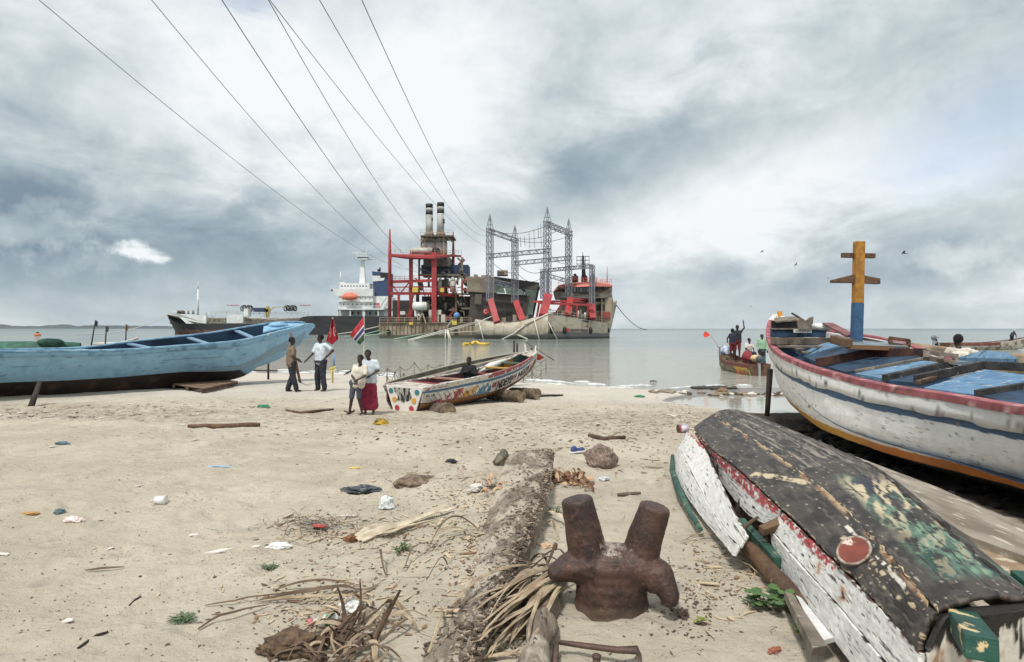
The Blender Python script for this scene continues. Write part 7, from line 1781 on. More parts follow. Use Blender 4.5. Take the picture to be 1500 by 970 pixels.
for nm_, sz_, st_ in (('cast_lumps', .09, .012), ('rust_pits', .022, .006)):
    tx_ = bpy.data.textures.new(nm_, 'CLOUDS'); tx_.noise_scale = sz_; tx_.noise_depth = 3; md = bo_.modifiers.new(nm_, 'DISPLACE'); md.texture = tx_; md.strength = st_; md.mid_level = .5; md.texture_coords = 'LOCAL'
bo_.location = P(893, 915, 4.0); bo_.location.z = gz(bo_.location.x, 4.0) - .0; bo_.location.x -= .0; bo_.location.y = 3.93; bo_.rotation_euler = (0, 0, R(-4))
tag(bo_, 'brown rusty cast iron mooring bollard with two stubby horns in the sand', 'bollard')

# ================================================================== ROCK, TIMBERS
def rock(name, label, loc, sc, seed, m_, sub=4, amp=.28, cat='rock', group=None):
    bm = bmesh.new(); bmesh.ops.create_icosphere(bm, subdivisions=sub, radius=1)
    from mathutils import noise as mn
    for v in bm.verts:
        n0 = v.co.normalized()
        for pl, h_ in ROCKP:
            d_ = n0.dot(pl) 
            if d_ > 0: v.co = n0 * min(v.co.length, h_ / max(d_, .05))
        v.co += n0 * mn.fractal(n0 * 1.6 + Vector((seed, 0, 0)), 1, 2, 5) * amp * .5
        v.co = Vector((v.co.x * sc[0], v.co.y * sc[1], v.co.z * sc[2]))
    me = bpy.data.meshes.new(name); bm.to_mesh(me); bm.free(); me.materials.append(m_); me.polygons.foreach_set('use_smooth', [sub < 3] * len(me.polygons))
    o = link(bpy.data.objects.new(name, me)); o.location = loc; o.rotation_euler = (0, 0, seed); return tag(o, label, cat, group)
rr = random.Random(5); ROCKP = [(Vector((rr.uniform(-1, 1), rr.uniform(-1, 1), rr.uniform(-.4, 1))).normalized(), rr.uniform(.62, .85)) for _ in range(9)]
granite = pmat('pink_granite', srgb(138, 118, 106), .85, noise=(srgb(106, 88, 80), 20), bump=1, bscale=34, layers=[(srgb(186, 170, 158), 70, .57, .62), (srgb(70, 58, 52), 60, .60, .66)])
p = G(880, 684); rock('granite_rock', 'angular pinkish granite boulder half sunk in the sand', p + Vector((0, .12, .10)), (.27, .24, .20), 2.0, granite, 5)
p = G(735, 682); rock('stump_block', 'small pale and dark chunk at the far end of the big timber', p + Vector((0, .05, .07)), (.12, .11, .13), 4.0, pmat('chunk', srgb(122, 116, 102), .85, noise=(srgb(56, 50, 46), 5), bump=.8, bscale=16))
p = G(607, 705); rock('sandy_mound', 'low brown crumbly heap beside the litter left of the timber', p + Vector((0, 0, .01)), (.30, .18, .075), 1.0, pmat('earth_heap', srgb(140, 122, 104), .95, noise=(srgb(96, 80, 68), 14), bump=1, bscale=30), 4)
# big half-buried timber
tim = pmat('old_timber', srgb(150, 138, 123), .9, noise=(srgb(112, 99, 87), 7), bump=1.6, bscale=24, stretch=(1.6, .6, 1), layers=[(srgb(186, 174, 158), 3.2, .47, .58, (1.2, .7, 1)), (srgb(66, 56, 48), 26, .57, .66, (1.3, .6, 1)), (srgb(184, 172, 154), 20, .66, .72)])
tst = []
for d, xr, w_, zt in ((8.15, .50, .50, .16), (7.9, .50, .54, .20), (7.3, .44, .56, .215), (6.4, .36, .55, .205), (5.4, .225, .50, .19), (4.6, .08, .45, .165), (3.9, -.04, .42, .14), (3.3, -.15, .40, .12), (2.8, -.24, .38, .10), (2.2, -.35, .36, .07)):
    zg = -.12; q_ = min(1, max(0, (7.0 - d) / 2.2)); tst.append([(xr - w_, d, zg), (xr - w_ + .03, d, zt * (.7 - .75 * q_)), (xr - w_ * .80, d, zt * (.97 - .75 * q_)), (xr - w_ * .48, d, zt * (1 - .22 * q_) + .012), (xr - w_ * .12, d, zt), (xr - .01, d, zt - .03), (xr + .01, d, zt * .5), (xr - .02, d, zg)])
TSF = Surf(tst); V, Fc, UV = TSF.grid(520, 110)
A_ = (fbm(UV[:, 0] * 110, UV[:, 1] * 20, 3, 5) - .5) * .03 * (.35 + 1.1 * sstep(UV[:, 0], .25, .6)) + (fbm(UV[:, 0] * 240, UV[:, 1] * 40, 33, 3) - .5) * .022 * sstep(UV[:, 0], .2, .5) + (fbm(UV[:, 0] * 9, UV[:, 1] * 5, 8, 3) - .5) * .025
crack = -sstep(fbm(UV[:, 0] * 7, UV[:, 1] * 26, 12, 3), .60, .72) * .02
V = [v + TSF.nrm(*uv) * float(a) * (1 if TSF.nrm(*uv).z > -.2 else -1) for v, uv, a in zip(V, UV, A_ + crack)]
tt = thing('timber_beam', 'big weathered timber half buried and running towards the camera', 'timber', (0, 5, 0)); o = mesh('beam', [v - Vector((0, 5, 0)) for v in V], Fc, tim, tt, True)
mb = MB(); mb.prism([Vector(q_) - Vector((0, 5, 0)) for q_ in reversed(tst[0])], (0, .02, 0)); o = mb.build('beam_end', tim, tt)
# second log to the right of the palm strips
mb = MB(); n_ = 14; a = P(812, 838, 4.35); b = P(770, 985, 2.9); a.z = .05; b.z = .03
mb.tube([a.lerp(b, i / n_) + Vector((0, 0, .01 * math.sin(i))) for i in range(n_ + 1)], [.075 + .012 * math.sin(i * 1.9) for i in range(n_ + 1)], 14); o = mb.build('driftwood_log', tim); jitter(o, .03, 9); tag(o, 'rough driftwood log beside the bollard, right of the dry palm strips', 'log')
# rusty box frame bottom
mb = MB(); fr = [(812, 978, 0.03), (815, 946, .05), (818, 941, .06), (850, 945, .05), (905, 952, .05), (932, 951, .05), (937, 962, .04), (940, 985, .02)]
mb.tube([Pz(x, y, z) for x, y, z in fr], [.016, .018, .017, .015, .017, .02, .012, .012], 6); o = mb.build('iron_grating', rust); jitter(o, .012, 20); tag(o, 'rusty iron frame sunk in the sand in front of the bollard', 'frame')
mb = MB(); p = Pz(874, 985, 0); mb.cyl(p, p + Vector((0, 0, .08)), .02, .02, 10); mb.ball(p + Vector((0, 0, .08)), .024, 8, (1, 1, .5)); o = mb.build('rusty_bolt', rust); tag(o, 'rusty bolt standing inside the iron frame', 'bolt')

# ================================================================== DRY PALM STRIPS
strawA = pmat('dry_straw', srgb(176, 158, 132), .85, noise=(srgb(134, 114, 92), 6), bump=.3, bscale=40); strawB = pmat('dry_straw_dark', srgb(112, 92, 74), .85, noise=(srgb(78, 62, 50), 6), bump=.3, bscale=40); strawC = pmat('dry_straw_pale', srgb(206, 194, 172), .85, noise=(srgb(172, 156, 132), 6))
def strip(mb, p, ang, L, w_, lift=.1, curl=0, twist=0, n_=12, z0=.01, zg=True):
    a = Vector(p); dirv = Vector((math.cos(ang), math.sin(ang), 0)); vs = []; pos = a.copy(); th = ang
    for i in range(n_ + 1):
        t = i / n_; dv = Vector((math.cos(th), math.sin(th), 0)); sd = Vector((-dv.y, dv.x, 0)); tw = twist * t + .3 * math.sin(t * 5 + ang); ww = w_ * (math.sin(PI * min(1, t * .92 + .08)) ** .5) * .5
        h = lift * math.sin(PI * t) + z0
        g_ = gz(pos.x, pos.y) if zg else 0
        c = Vector((pos.x, pos.y, g_ + h)); u = sd * math.cos(tw) + Vector((0, 0, 1)) * math.sin(tw)
        vs += [c - u * ww, c + Vector((0, 0, ww * .45)), c + u * ww]; pos += dv * L / n_; th += curl / n_
    fs = []
    for i in range(n_):
        for j in (0, 1): fs.append((i * 3 + j, i * 3 + j + 1, i * 3 + 4 + j, i * 3 + 3 + j))
    mb.raw(vs, fs)
def frond(name, label, items, m_):
    mb = MB()
    for it_ in items: strip(mb, *it_)
    o = mb.build(name, m_, fixn=False); md = o.modifiers.new('t', 'SOLIDIFY'); md.thickness = .003
    return tag(o, label, 'palm leaf', 'dry palm leaves scattered on the sand')
rr = random.Random(31)
# sheaf between timber and log
its = []; 
for i in range(40):
    p = G(rr.uniform(770, 835), rr.uniform(848, 885)); its.append((p, R(rr.uniform(234, 254)), rr.uniform(.5, 1.05), rr.uniform(.014, .034), rr.uniform(.0, .05), rr.uniform(-.25, .25), rr.uniform(-.7, .7), 12, rr.uniform(.04, .13)))
frond('palm_sheaf', 'sheaf of dry palm strips lying between the timber and the log', its, strawA)
its = []
for i in range(9):
    p = G(rr.uniform(800, 835), rr.uniform(842, 868)); its.append((p, R(rr.uniform(30, 250)), rr.uniform(.2, .4), .022, rr.uniform(.05, .12), rr.uniform(-1.5, 1.5), 1, 12, .07))
frond('palm_leaf', 'curled dark palm strips tucked behind the bollard', its, strawB)
# front left heap
def spike(mb, base, tip, w_):
    a, b = Vector(base), Vector(tip); n_ = 8; s_ = (b - a).cross(Vector((0, 1, .2))).normalized(); vs = []
    for i in range(n_ + 1):
        t = i / n_; c = a.lerp(b, t) + Vector((0, .05 * math.sin(PI * t), 0)); ww = w_ * (1 - t * .75) * .5; vs += [c - s_ * ww, c + Vector((0, -ww * .5, 0)), c + s_ * ww]
    mb.raw(vs, [(i * 3 + j, i * 3 + j + 1, i * 3 + 4 + j, i * 3 + 3 + j) for i in range(n_) for j in (0, 1)])
mb = MB()
for i in range(34):
    p = G(rr.uniform(450, 560), rr.uniform(915, 985)); strip(mb, p, R(rr.uniform(0, 360)), rr.uniform(.12, .4), rr.uniform(.008, .022), rr.uniform(.01, .07), rr.uniform(-2, 2), rr.uniform(-1, 1), 12, .02)
for i in range(10):
    bx_ = rr.uniform(470, 545); b0 = G(bx_, rr.uniform(935, 965)); spike(mb, b0, b0 + Vector((rr.uniform(-.12, .2), rr.uniform(-.05, .1), rr.uniform(.10, .30))), rr.uniform(.02, .04))
o = mb.build('palm_heart', strawB, fixn=False); md = o.modifiers.new('t', 'SOLIDIFY'); md.thickness = .003; tag(o, 'dark brown dry palm heart with upright spikes at the bottom of the beach', 'palm leaf', 'dry palm leaves scattered on the sand')
mb = MB()
for i in range(26):
    p = G(rr.uniform(480, 565), rr.uniform(885, 965)); strip(mb, p, R(rr.uniform(150, 390)), rr.uniform(.1, .32), rr.uniform(.012, .034), rr.uniform(.01, .07), rr.uniform(-2, 2), rr.uniform(-1, 1), 12, .03)
o = mb.build('palm_heart', strawA, fixn=False); md = o.modifiers.new('t', 'SOLIDIFY'); md.thickness = .003; tag(o, 'pale dry palm blades spread over the dark palm heart', 'palm leaf', 'dry palm leaves scattered on the sand')
for (lab, x, y, a, L, w_, lf, cu, mm) in (
    ('long dry palm rib lying above the palm heart, lower left', 380, 882, 8, .75, .03, .04, .3, strawB), ('pale palm rib just under the long dark one, lower left', 375, 885, 2, .7, .02, .03, .2, strawA), ('third palm rib lying left of the palm heart', 400, 868, 14, .55, .016, .05, -.3, strawB),
    ('thin arched strip in the sand right of the palm heart', 625, 965, 75, .5, .018, .06, .5, strawA), ('straight pale strip, lower middle of the beach', 700, 905, 245, .33, .02, .03, .1, strawC), ('short pale strip crossing the sand near the bottom middle', 645, 965, 5, .5, .018, .03, .2, strawA),
    ('brown arched palm leaf left of the timber, curling down', 700, 778, 190, .45, .035, .14, .9, strawB), ('second arched palm leaf left of the timber', 690, 785, 205, .5, .022, .10, .8, strawA), ('thin arched blade left of the timber reaching low', 640, 800, 235, .5, .016, .08, .5, strawB),
    ('palm strip lying flat toward the timber', 700, 776, 0, .30, .022, .05, -.1, strawB), ('pale strip slanting beside the bollard', 795, 752, 290, .55, .03, .07, .25, strawC), ('second pale strip beside the bollard', 800, 765, 285, .45, .02, .05, -.2, strawA),
    ('thin dry stem beside the wreck planks', 1060, 788, 200, .45, .018, .04, .2, strawA), ('pale stem lying by the weeds near the wreck', 1125, 855, 115, .55, .012, .05, .1, strawA), ('brown leaf curl behind the granite boulder', 930, 642, 182, .45, .05, .07, .3, strawA),
    ('thin root curve in the sand left of the timber', 655, 830, 265, .3, .012, .09, -.6, strawB), ('dark stem lying in the lower left sand', 290, 925, 40, .42, .016, .03, .2, strawB), ('short dark stem on the left sand', 125, 838, 14, .25, .018, .01, 0, strawB), ('twig on the sand at lower left', 300, 890, 15, .6, .010, .02, .2, strawB),
    ('dry stem upright by the palm heart', 560, 820, 272, .38, .016, .10, .5, strawB)):
    frond('palm_leaf', lab, [(G(x, y), R(a), L, w_, lf, cu, .6, 14, .012)], mm)
# broad pale palm stalk
mb = MB(); strip(mb, G(523, 795), R(56), 1.15, .085, .03, -.25, .2, 16, .02); strip(mb, G(530, 797), R(52), .8, .05, .02, -.2, -.3, 12, .02); strip(mb, G(519, 792), R(60), .5, .04, .03, .3, 1, 12, .02)
o = mb.build('palm_stalk', strawC, fixn=False); md = o.modifiers.new('t', 'SOLIDIFY'); md.thickness = .008; tag(o, 'broad pale split palm stalk lying diagonally in the litter', 'palm leaf', 'dry palm leaves scattered on the sand')
# driftwood sticks farther off
def drift(label, pts, r_, m_=wood_brown):
    mb = MB(); mb.tube([G(x, y) + Vector((0, 0, r_ * .6)) for x, y in pts], [r_ * (.4 + .6 * math.sin(PI * (i + .6) / (len(pts) + .2))) for i in range(len(pts))], 7); o = mb.build('driftwood_branch', m_); jitter(o, r_ * .5, 4); tag(o, label, 'branch')
drift('flat brown driftwood branch on the sand, left of centre', [(276, 627), (300, 626), (330, 627), (365, 625), (382, 625)], .05)
drift('dry branch on the sand below the men', [(420, 602), (440, 606), (465, 604), (488, 601)], .035)
drift('dark twig lying near the branch below the men', [(505, 603), (512, 606), (519, 602)], .025)
drift('thin twig on the left foreground sand, hooked at its end', [(115, 951), (125, 944), (142, 932), (158, 927)], .008, wood_dark)
drift('short twig right of the hooked one in the left foreground', [(190, 888), (198, 880), (206, 875)], .008, wood_dark)
drift('brown log piece behind the boulder', [(862, 640), (885, 645), (915, 643)], .04)
drift('short stick right of the boulder', [(905, 727), (920, 725), (938, 724)], .02, wood_grey)
drift('dark thin log lying right of the palm logs', [(788, 582), (805, 581), (825, 580)], .04, wood_dark)

# ================================================================== WEEDS
leafm = pmat('weed_leaf', srgb(82, 110, 58), .6, noise=(srgb(58, 84, 44), 14)); leafd = pmat('weed_leaf_pale', srgb(104, 120, 92), .7, noise=(srgb(84, 104, 76), 14)); stemm = pmat('weed_stem', srgb(108, 116, 74), .7)
def leafshape(mb, c, ang, pitch, L, w_):
    d = Vector((math.cos(ang) * math.cos(pitch), math.sin(ang) * math.cos(pitch), math.sin(pitch))); s_ = Vector((-math.sin(ang), math.cos(ang), 0)); u = d.cross(s_); vs = []; n_ = 7
    for i in range(n_ + 1):
        t = i / n_; ww = w_ * .5 * math.sin(PI * (t * .93 + .04)) ** .7; b = c + d * L * t - Vector((0, 0, L * .25 * t * t)); vs += [b - s_ * ww - u * ww * .25, b, b + s_ * ww - u * ww * .25]
    mb.raw(vs, [(i * 3 + j, i * 3 + j + 1, i * 3 + 4 + j, i * 3 + 3 + j) for i in range(n_) for j in (0, 1)])
def weed(label, px, py, n_, L, w_, spread, h_, m_, seed):
    r0 = random.Random(seed); t = thing('weed_plant', label, 'plant', G(px, py)); mb = MB(); ms = MB()
    for i in range(n_):
        a = r0.uniform(0, 2 * PI); rad = spread * math.sqrt(r0.random()); b = Vector((math.cos(a) * rad, math.sin(a) * rad * .8, h_ * r0.uniform(.3, 1)))
        ms.tube([(b.x * .3, b.y * .3, -.01), (b.x * .8, b.y * .8, b.z * .7), b], .0025, 4)
        for q_ in range(r0.choice([1, 2, 3])): leafshape(mb, b, a + r0.uniform(-1, 1) + q_ * 2, r0.uniform(-.1, .6), L * r0.uniform(.6, 1.1), w_ * r0.uniform(.7, 1.1))
    o = mb.build('leaves', m_, t, fixn=False); md = o.modifiers.new('t', 'SOLIDIFY'); md.thickness = .001; ms.build('stems', stemm, t)
weed('green broad leaved weed growing beside the wreck planks', 1140, 892, 26, .07, .062, .17, .12, leafm, 3)
weed('small light green weed creeping out under the white board', 1178, 925, 12, .05, .04, .08, .06, pmat('weed_yellow', srgb(126, 134, 62), .7), 5)
weed('tiny green creeping weed left of the broad leaved one', 1108, 886, 16, .03, .025, .07, .04, leafm, 6)
weed('single tiny sprout right of the bollard', 1028, 916, 5, .035, .03, .025, .04, pmat('weed_yellow', srgb(126, 134, 62)), 7)
weed('grey green tuft on the sand at lower left', 268, 910, 60, .035, .008, .07, .035, leafd, 8)
weed('grey green tuft beside the litter heap', 396, 834, 45, .035, .008, .06, .03, leafd, 9)
weed('small bright green tuft in the middle of the litter', 588, 808, 30, .05, .010, .06, .05, leafm, 10)
weed('sparse green shoots beside the bollard horn', 812, 752, 16, .06, .010, .08, .06, leafd, 11)

# ================================================================== LITTER
plw = pmat('white_plastic', srgb(222, 222, 220), .4); plc = pmat('clear_plastic', srgb(200, 204, 202), .25, spec=.6)
def crumple(name, label, px, py, sc, m_, seed, cat, amp=.45, lift=.4, rot=0, d=None):
    bm = bmesh.new(); bmesh.ops.create_icosphere(bm, subdivisions=4, radius=1)
    from mathutils import noise as mn
    for v in bm.verts:
        n0 = v.co.copy(); v.co = n0 * (1 + amp * mn.noise(n0 * 2.1 + Vector((seed, 0, 0))) + amp * .5 * mn.noise(n0 * 5 + Vector((seed, 3, 0)))); v.co = Vector((v.co.x * sc[0], v.co.y * sc[1], max(v.co.z, -.3) * sc[2]))
    me = bpy.data.meshes.new(name); bm.to_mesh(me); bm.free(); me.materials.append(m_)
    o = link(bpy.data.objects.new(name, me)); g = G(px, py) if d is None else P(px, py, d); o.location = g + Vector((0, 0, sc[2] * lift)); o.rotation_euler = (0, 0, rot); return tag(o, label, cat)
crumple('plastic_bag', 'flattened dark grey plastic bag on the sand', 530, 720, (.20, .09, .045), pmat('grey_bag', srgb(62, 66, 72), .4), 1, 'bag', rot=.1)
crumple('plastic_bag', 'clear crumpled plastic bag beside the pale palm stalk', 566, 745, (.07, .06, .08), plc, 2, 'bag')
crumple('plastic_scrap', 'white plastic scrap left of the litter heap', 408, 803, (.09, .04, .03), plw, 3, 'plastic scrap')
crumple('plastic_sheet', 'white plastic sheet caught in the palm heart', 512, 895, (.06, .05, .05), plw, 4, 'plastic sheet')
crumple('cloth_rag', 'white and black rag beside the timber', 706, 718, (.15, .06, .05), pmat('white_rag', srgb(216, 212, 206), .8, noise=(srgb(110, 104, 100), 9)), 5, 'rag', rot=.5)
crumple('plastic_wrapper', 'pale wrapper on the sand right of the timber', 884, 703, (.08, .04, .025), pmat('pale_wrapper', srgb(196, 200, 204), .4), 6, 'wrapper', rot=.4)
crumple('plastic_wrapper', 'light blue plastic strip on the left sand', 322, 684, (.16, .025, .012), pmat('blue_wrapper', srgb(150, 176, 196), .5), 7, 'wrapper')
crumple('plastic_wrapper', 'teal scrap of plastic on the left sand', 92, 651, (.10, .04, .03), pmat('teal_wrapper', srgb(84, 110, 122), .5), 8, 'wrapper')
crumple('plastic_wrapper', 'white and pink plastic wrapper on the left sand', 108, 764, (.08, .03, .03), pmat('pink_wrapper', srgb(224, 206, 204), .5), 9, 'wrapper')
crumple('plastic_wrapper', 'small dark green wrapper left of the pink one', 88, 752, (.05, .03, .03), pmat('dkgreen_wrapper', srgb(84, 104, 106), .5), 10, 'wrapper')
crumple('plastic_wrapper', 'yellow brown leaf scrap at the far left', 45, 753, (.07, .03, .015), pmat('ochre_scrap', srgb(178, 138, 80), .7), 11, 'scrap')
crumple('plastic_wrapper', 'small yellow strip of plastic near the litter heap', 520, 686, (.07, .02, .01), pmat('yellow_scrap', srgb(222, 190, 96), .6), 12, 'wrapper')
crumple('plastic_bag', 'small black plastic knot left of the timber', 661, 678, (.07, .05, .035), pmat('black_bag', srgb(38, 40, 46), .4), 13, 'bag')
crumple('plastic_wrapper', 'green scrap on the sand below the men', 386, 597, (.14, .07, .05), pmat('green_scrap', srgb(62, 134, 104), .6), 14, 'wrapper')
crumple('plastic_wrapper', 'green bottle scrap at the edge of the wet sand', 937, 582, (.16, .07, .05), pmat('green_scrap', srgb(62, 134, 104)), 15, 'wrapper')
crumple('plastic_bag', 'black and yellow bag at the corner of the painted transom', 558, 622, (.14, .07, .08), pmat('black_yellow_bag', srgb(60, 48, 34), .6, noise=(srgb(196, 160, 50), 4)), 16, 'bag')
crumple('coconut_husk', 'brown coconut husk at the foot of the palm stalk', 513, 793, (.055, .04, .035), pmat('coconut_fibre', srgb(140, 96, 58), .9, noise=(srgb(96, 62, 38), 20), bump=1, bscale=40), 17, 'husk', .25)
crumple('fibre_heap', 'matted fibre heap at the bottom left of the palm heart', 430, 955, (.16, .12, .07), pmat('fibre', srgb(120, 98, 76), .95, noise=(srgb(82, 64, 50), 20), bump=1.5, bscale=30), 18, 'fibre')
r1 = random.Random(77)
for nm_, lab_, m_, n_ in (('dead_leaves', 'orange brown dead leaves heaped against the timber', pmat('dead_leaves', srgb(142, 110, 88), .85, noise=(srgb(96, 64, 50), 14)), 34), ('dead_leaves', 'pale buff dead leaves mixed with the orange ones by the timber', pmat('dead_leaves_pale', srgb(206, 176, 142), .85, noise=(srgb(160, 126, 98), 14)), 26)):
    mb = MB()
    for i in range(n_): strip(mb, G(r1.gauss(834, 16), r1.gauss(707, 6)), R(r1.uniform(0, 360)), r1.uniform(.07, .16), r1.uniform(.03, .06), r1.uniform(.01, .07), r1.uniform(-2, 2), r1.uniform(-2, 2), 8, r1.uniform(.0, .05))
    if n_ < 30:
        for i in range(26): strip(mb, G(r1.gauss(725, 26), r1.gauss(716, 9)), R(r1.uniform(0, 360)), r1.uniform(.07, .18), r1.uniform(.03, .06), r1.uniform(.01, .05), r1.uniform(-2, 2), r1.uniform(-2, 2), 8, r1.uniform(.0, .12))
    o = mb.build(nm_, m_, fixn=False); md = o.modifiers.new('t', 'SOLIDIFY'); md.thickness = .003; tag(o, lab_, kind='stuff')
crumple('dead_leaf', 'pale orange dead leaf beside the bollard', 800, 801, (.05, .05, .02), pmat('orange_leaf', srgb(198, 168, 138), .8), 20, 'leaf')
crumple('dark_crate', 'black plastic crate washed up in the shallows', 957, 566, (.30, .25, .22), pmat('black_bag', srgb(38, 40, 46)), 21, 'crate', .2)
crumple('rust_lump', 'brown rusty lump lying right of the bollard', 1000, 903, (.03, .05, .03), rust, 22, 'scrap', .6)
crumple('brick_piece', 'small reddish piece of wood at the bottom right of the sand', 1134, 955, (.05, .02, .015), pmat('brick_wood', srgb(146, 90, 72), .8), 23, 'wood piece', rot=.6)
# white cup
cp = thing('plastic_cup', 'white plastic tub lying on the left sand', 'tub', G(235, 738)); mb = MB(); mb.tube([(-.05, 0, .035), (.05, .0, .035)], [.035, .045], 16); mb.build('tub_body', plw, cp); mb = MB(); mb.tube([(.05 + .001, .047 * math.cos(t), .035 + .047 * math.sin(t)) for t in np.linspace(0, 2 * PI, 20)], .004, 5, caps=False); mb.build('rim', plw, cp)
# red lid in a nest of twigs
ld = thing('plastic_disc', 'round red plastic lid in the dark twig nest', 'lid', G(468, 776) + Vector((0, 0, .03)), 0); mb = MB(); mb.cyl((0, 0, 0), (0, 0, .012), .055, .055, 24); mb.build('lid_top', pmat('lid_red', srgb(176, 66, 62), .5), ld); mb = MB(); mb.tube([(.056 * math.cos(t), .056 * math.sin(t), .0) for t in np.linspace(0, 2 * PI, 24)], .006, 5, caps=False); mb.build('rim', MATS['lid_red'], ld); ld.rotation_euler = (R(-12), R(6), 0)
# bottle
bt = thing('plastic_bottle', 'crushed clear plastic bottle with a pink cap in the palm heart', 'bottle', G(472, 920) + Vector((0, 0, .04)), R(12)); mb = MB(); mb.tube([(-.055, 0, 0), (-.035, 0, 0), (-.02, 0, 0), (.03, 0, 0), (.075, 0, 0), (.09, 0, 0)], [.014, .016, .032, .036, .034, .02], 16); mb.build('bottle_body', plc, bt)
mb = MB(); mb.cyl((-.078, 0, 0), (-.052, 0, 0), .019, .019, 16); mb.build('cap', pmat('pink_cap', srgb(196, 110, 116), .5), bt)
mb = MB(); mb.cyl((.02, 0, 0), (.05, 0, 0), .0365, .0365, 16); mb.build('label_band', pmat('bottle_green', srgb(80, 170, 130), .5), bt)
# tin can near the wreck
cn = thing('tin_can', 'blue and red tin can lying open beside the wreck tip', 'can', G(997, 634) + Vector((0, 0, .075)), R(10))
mb = MB(); mb.cyl((-.02, 0, 0), (.13, 0, 0), .075, .075, 20); mb.build('can_body', pmat('can_blue', srgb(96, 104, 156), .5, noise=(srgb(214, 206, 210), 9)), cn)
mb = MB(); mb.cyl((-.05, 0, 0), (-.018, 0, 0), .077, .077, 20); mb.build('red_band', pmat('can_red', srgb(150, 70, 66), .5), cn)
mb = MB(); mb.cyl((-.056, 0, 0), (-.049, 0, 0), .066, .066, 18); mb.build('open_end', pmat('can_inside', srgb(70, 54, 48), .7), cn)
# shoe
sh = thing('canvas_shoe', 'blue canvas shoe with white sole lying by the boulder', 'shoe', G(846, 664) + Vector((0, 0, .01)), R(35)); mb = MB(); mb.prism([(-.13, -.035, 0), (-.13, .03, 0), (0, .045, 0), (.11, .04, 0), (.14, 0, 0), (.11, -.045, 0), (0, -.04, 0)], (0, 0, .025)); mb.build('sole', plw, sh, bevel=.006)
mb = MB(); mb.ball((-.07, 0, .05), .05, 8, (1.2, .7, 1.1)); mb.ball((.06, 0, .035), .05, 8, (1.5, .8, .8)); mb.build('upper', pmat('shoe_blue', srgb(62, 76, 124), .8), sh)
mb = MB()
for i in range(3): mb.bar((.0 + i * .025, -.03, .076 - i * .006), (.0 + i * .025, .03, .076 - i * .006), .007, .006)
o = mb.build('laces', plw, sh)
# nest of dark twigs, and beach debris as masses nobody could count
def scatter(name, label, n_, area, size, m_, seed, elong=2.5, flat=.35, clump=None):
    r0 = random.Random(seed); mb = MB(); i = 0
    while i < n_:
        px = r0.uniform(area[0], area[2]); py = r0.uniform(area[1], area[3])
        if clump:
            cx_, cy_, sx, sy = r0.choice(clump); px = r0.gauss(cx_, sx); py = r0.gauss(cy_, sy)
        if py < 566 or px < -60 or px > 1560: continue
        p = G(px, py); i += 1
        if p.z < -.56: continue
        s_ = r0.uniform(*size) * (1 if r0.random() > .08 else 1.8); a = r0.uniform(0, PI * 2); e = r0.uniform(1, elong); c, s2 = math.cos(a), math.sin(a); k_ = r0.choice([4, 5, 5, 6]); pts = []
        for j in range(k_):
            t = 2 * PI * j / k_ + r0.uniform(-.3, .3); x = math.cos(t) * s_ * e; y = math.sin(t) * s_ * r0.uniform(.5, 1); pts.append(p + Vector((x * c - y * s2, x * s2 + y * c, r0.uniform(0, s_ * .4) + .002)))
        b = len(mb.v); mb.raw(pts + [q_ + Vector((0, 0, s_ * flat)) for q_ in pts], [tuple(range(k_, 2 * k_))] + [(j, (j + 1) % k_, k_ + (j + 1) % k_, k_ + j) for j in range(k_)])
    o = mb.build(name, m_, fixn=False); return tag(o, label, 'debris', kind='stuff')
dcl = [(470, 775, 35, 12), (480, 900, 60, 30), (690, 830, 25, 50), (720, 880, 20, 50), (1010, 880, 30, 30), (640, 700, 60, 20), (700, 725, 40, 20), (840, 620, 80, 18), (930, 620, 60, 14), (120, 607, 90, 6), (520, 870, 90, 40), (760, 860, 25, 70), (1060, 830, 40, 40), (880, 600, 90, 10), (740, 800, 35, 50), (600, 780, 60, 25)]
scatter('bark_crumbs', 'dark crumbs of bark and husk strewn over the sand', 650, (-40, 620, 1050, 975), (.0025, .007), pmat('bark_crumb', srgb(90, 74, 62), .9), 1)
scatter('bark_crumbs', 'dark crumbs gathered round the litter heaps and timber', 3000, None or (0, 0, 1, 1), (.0025, .008), pmat('bark_crumb', srgb(90, 74, 62)), 2, clump=dcl)
dcs = [q_ for q_ in dcl if q_[:2] not in ((905, 925), (1010, 880))]
scatter('straw_bits', 'pale broken straw and shell bits among the litter', 1500, (0, 0, 1, 1), (.004, .013), pmat('straw_bit', srgb(190, 172, 146), .9), 3, elong=6, clump=dcs)
scatter('brown_bits', 'brown leaf scraps among the litter', 500, (0, 0, 1, 1), (.006, .015), pmat('leaf_bit', srgb(136, 106, 82), .9), 4, elong=3, flat=.15, clump=dcs)
scatter('tide_litter', 'line of weed and litter along the upper beach', 1300, (0, 0, 1, 1), (.007, .020), pmat('tide_bit', srgb(140, 122, 102), .9, noise=(srgb(96, 82, 68), 3)), 5, elong=4, flat=.2, clump=[(900, 612, 110, 10), (840, 630, 90, 14), (120, 608, 110, 5), (200, 600, 90, 4), (330, 590, 100, 6), (620, 630, 200, 10), (1000, 605, 20, 12), (720, 645, 120, 18), (960, 650, 50, 25)])
scatter('tide_litter', 'white and pale scraps along the upper beach', 130, (0, 0, 1, 1), (.012, .035), pmat('pale_scrap', srgb(214, 208, 198), .8), 6, elong=3, flat=.2, clump=[(900, 612, 110, 12), (120, 607, 110, 5), (300, 590, 150, 12), (600, 640, 250, 30), (200, 750, 200, 100)])
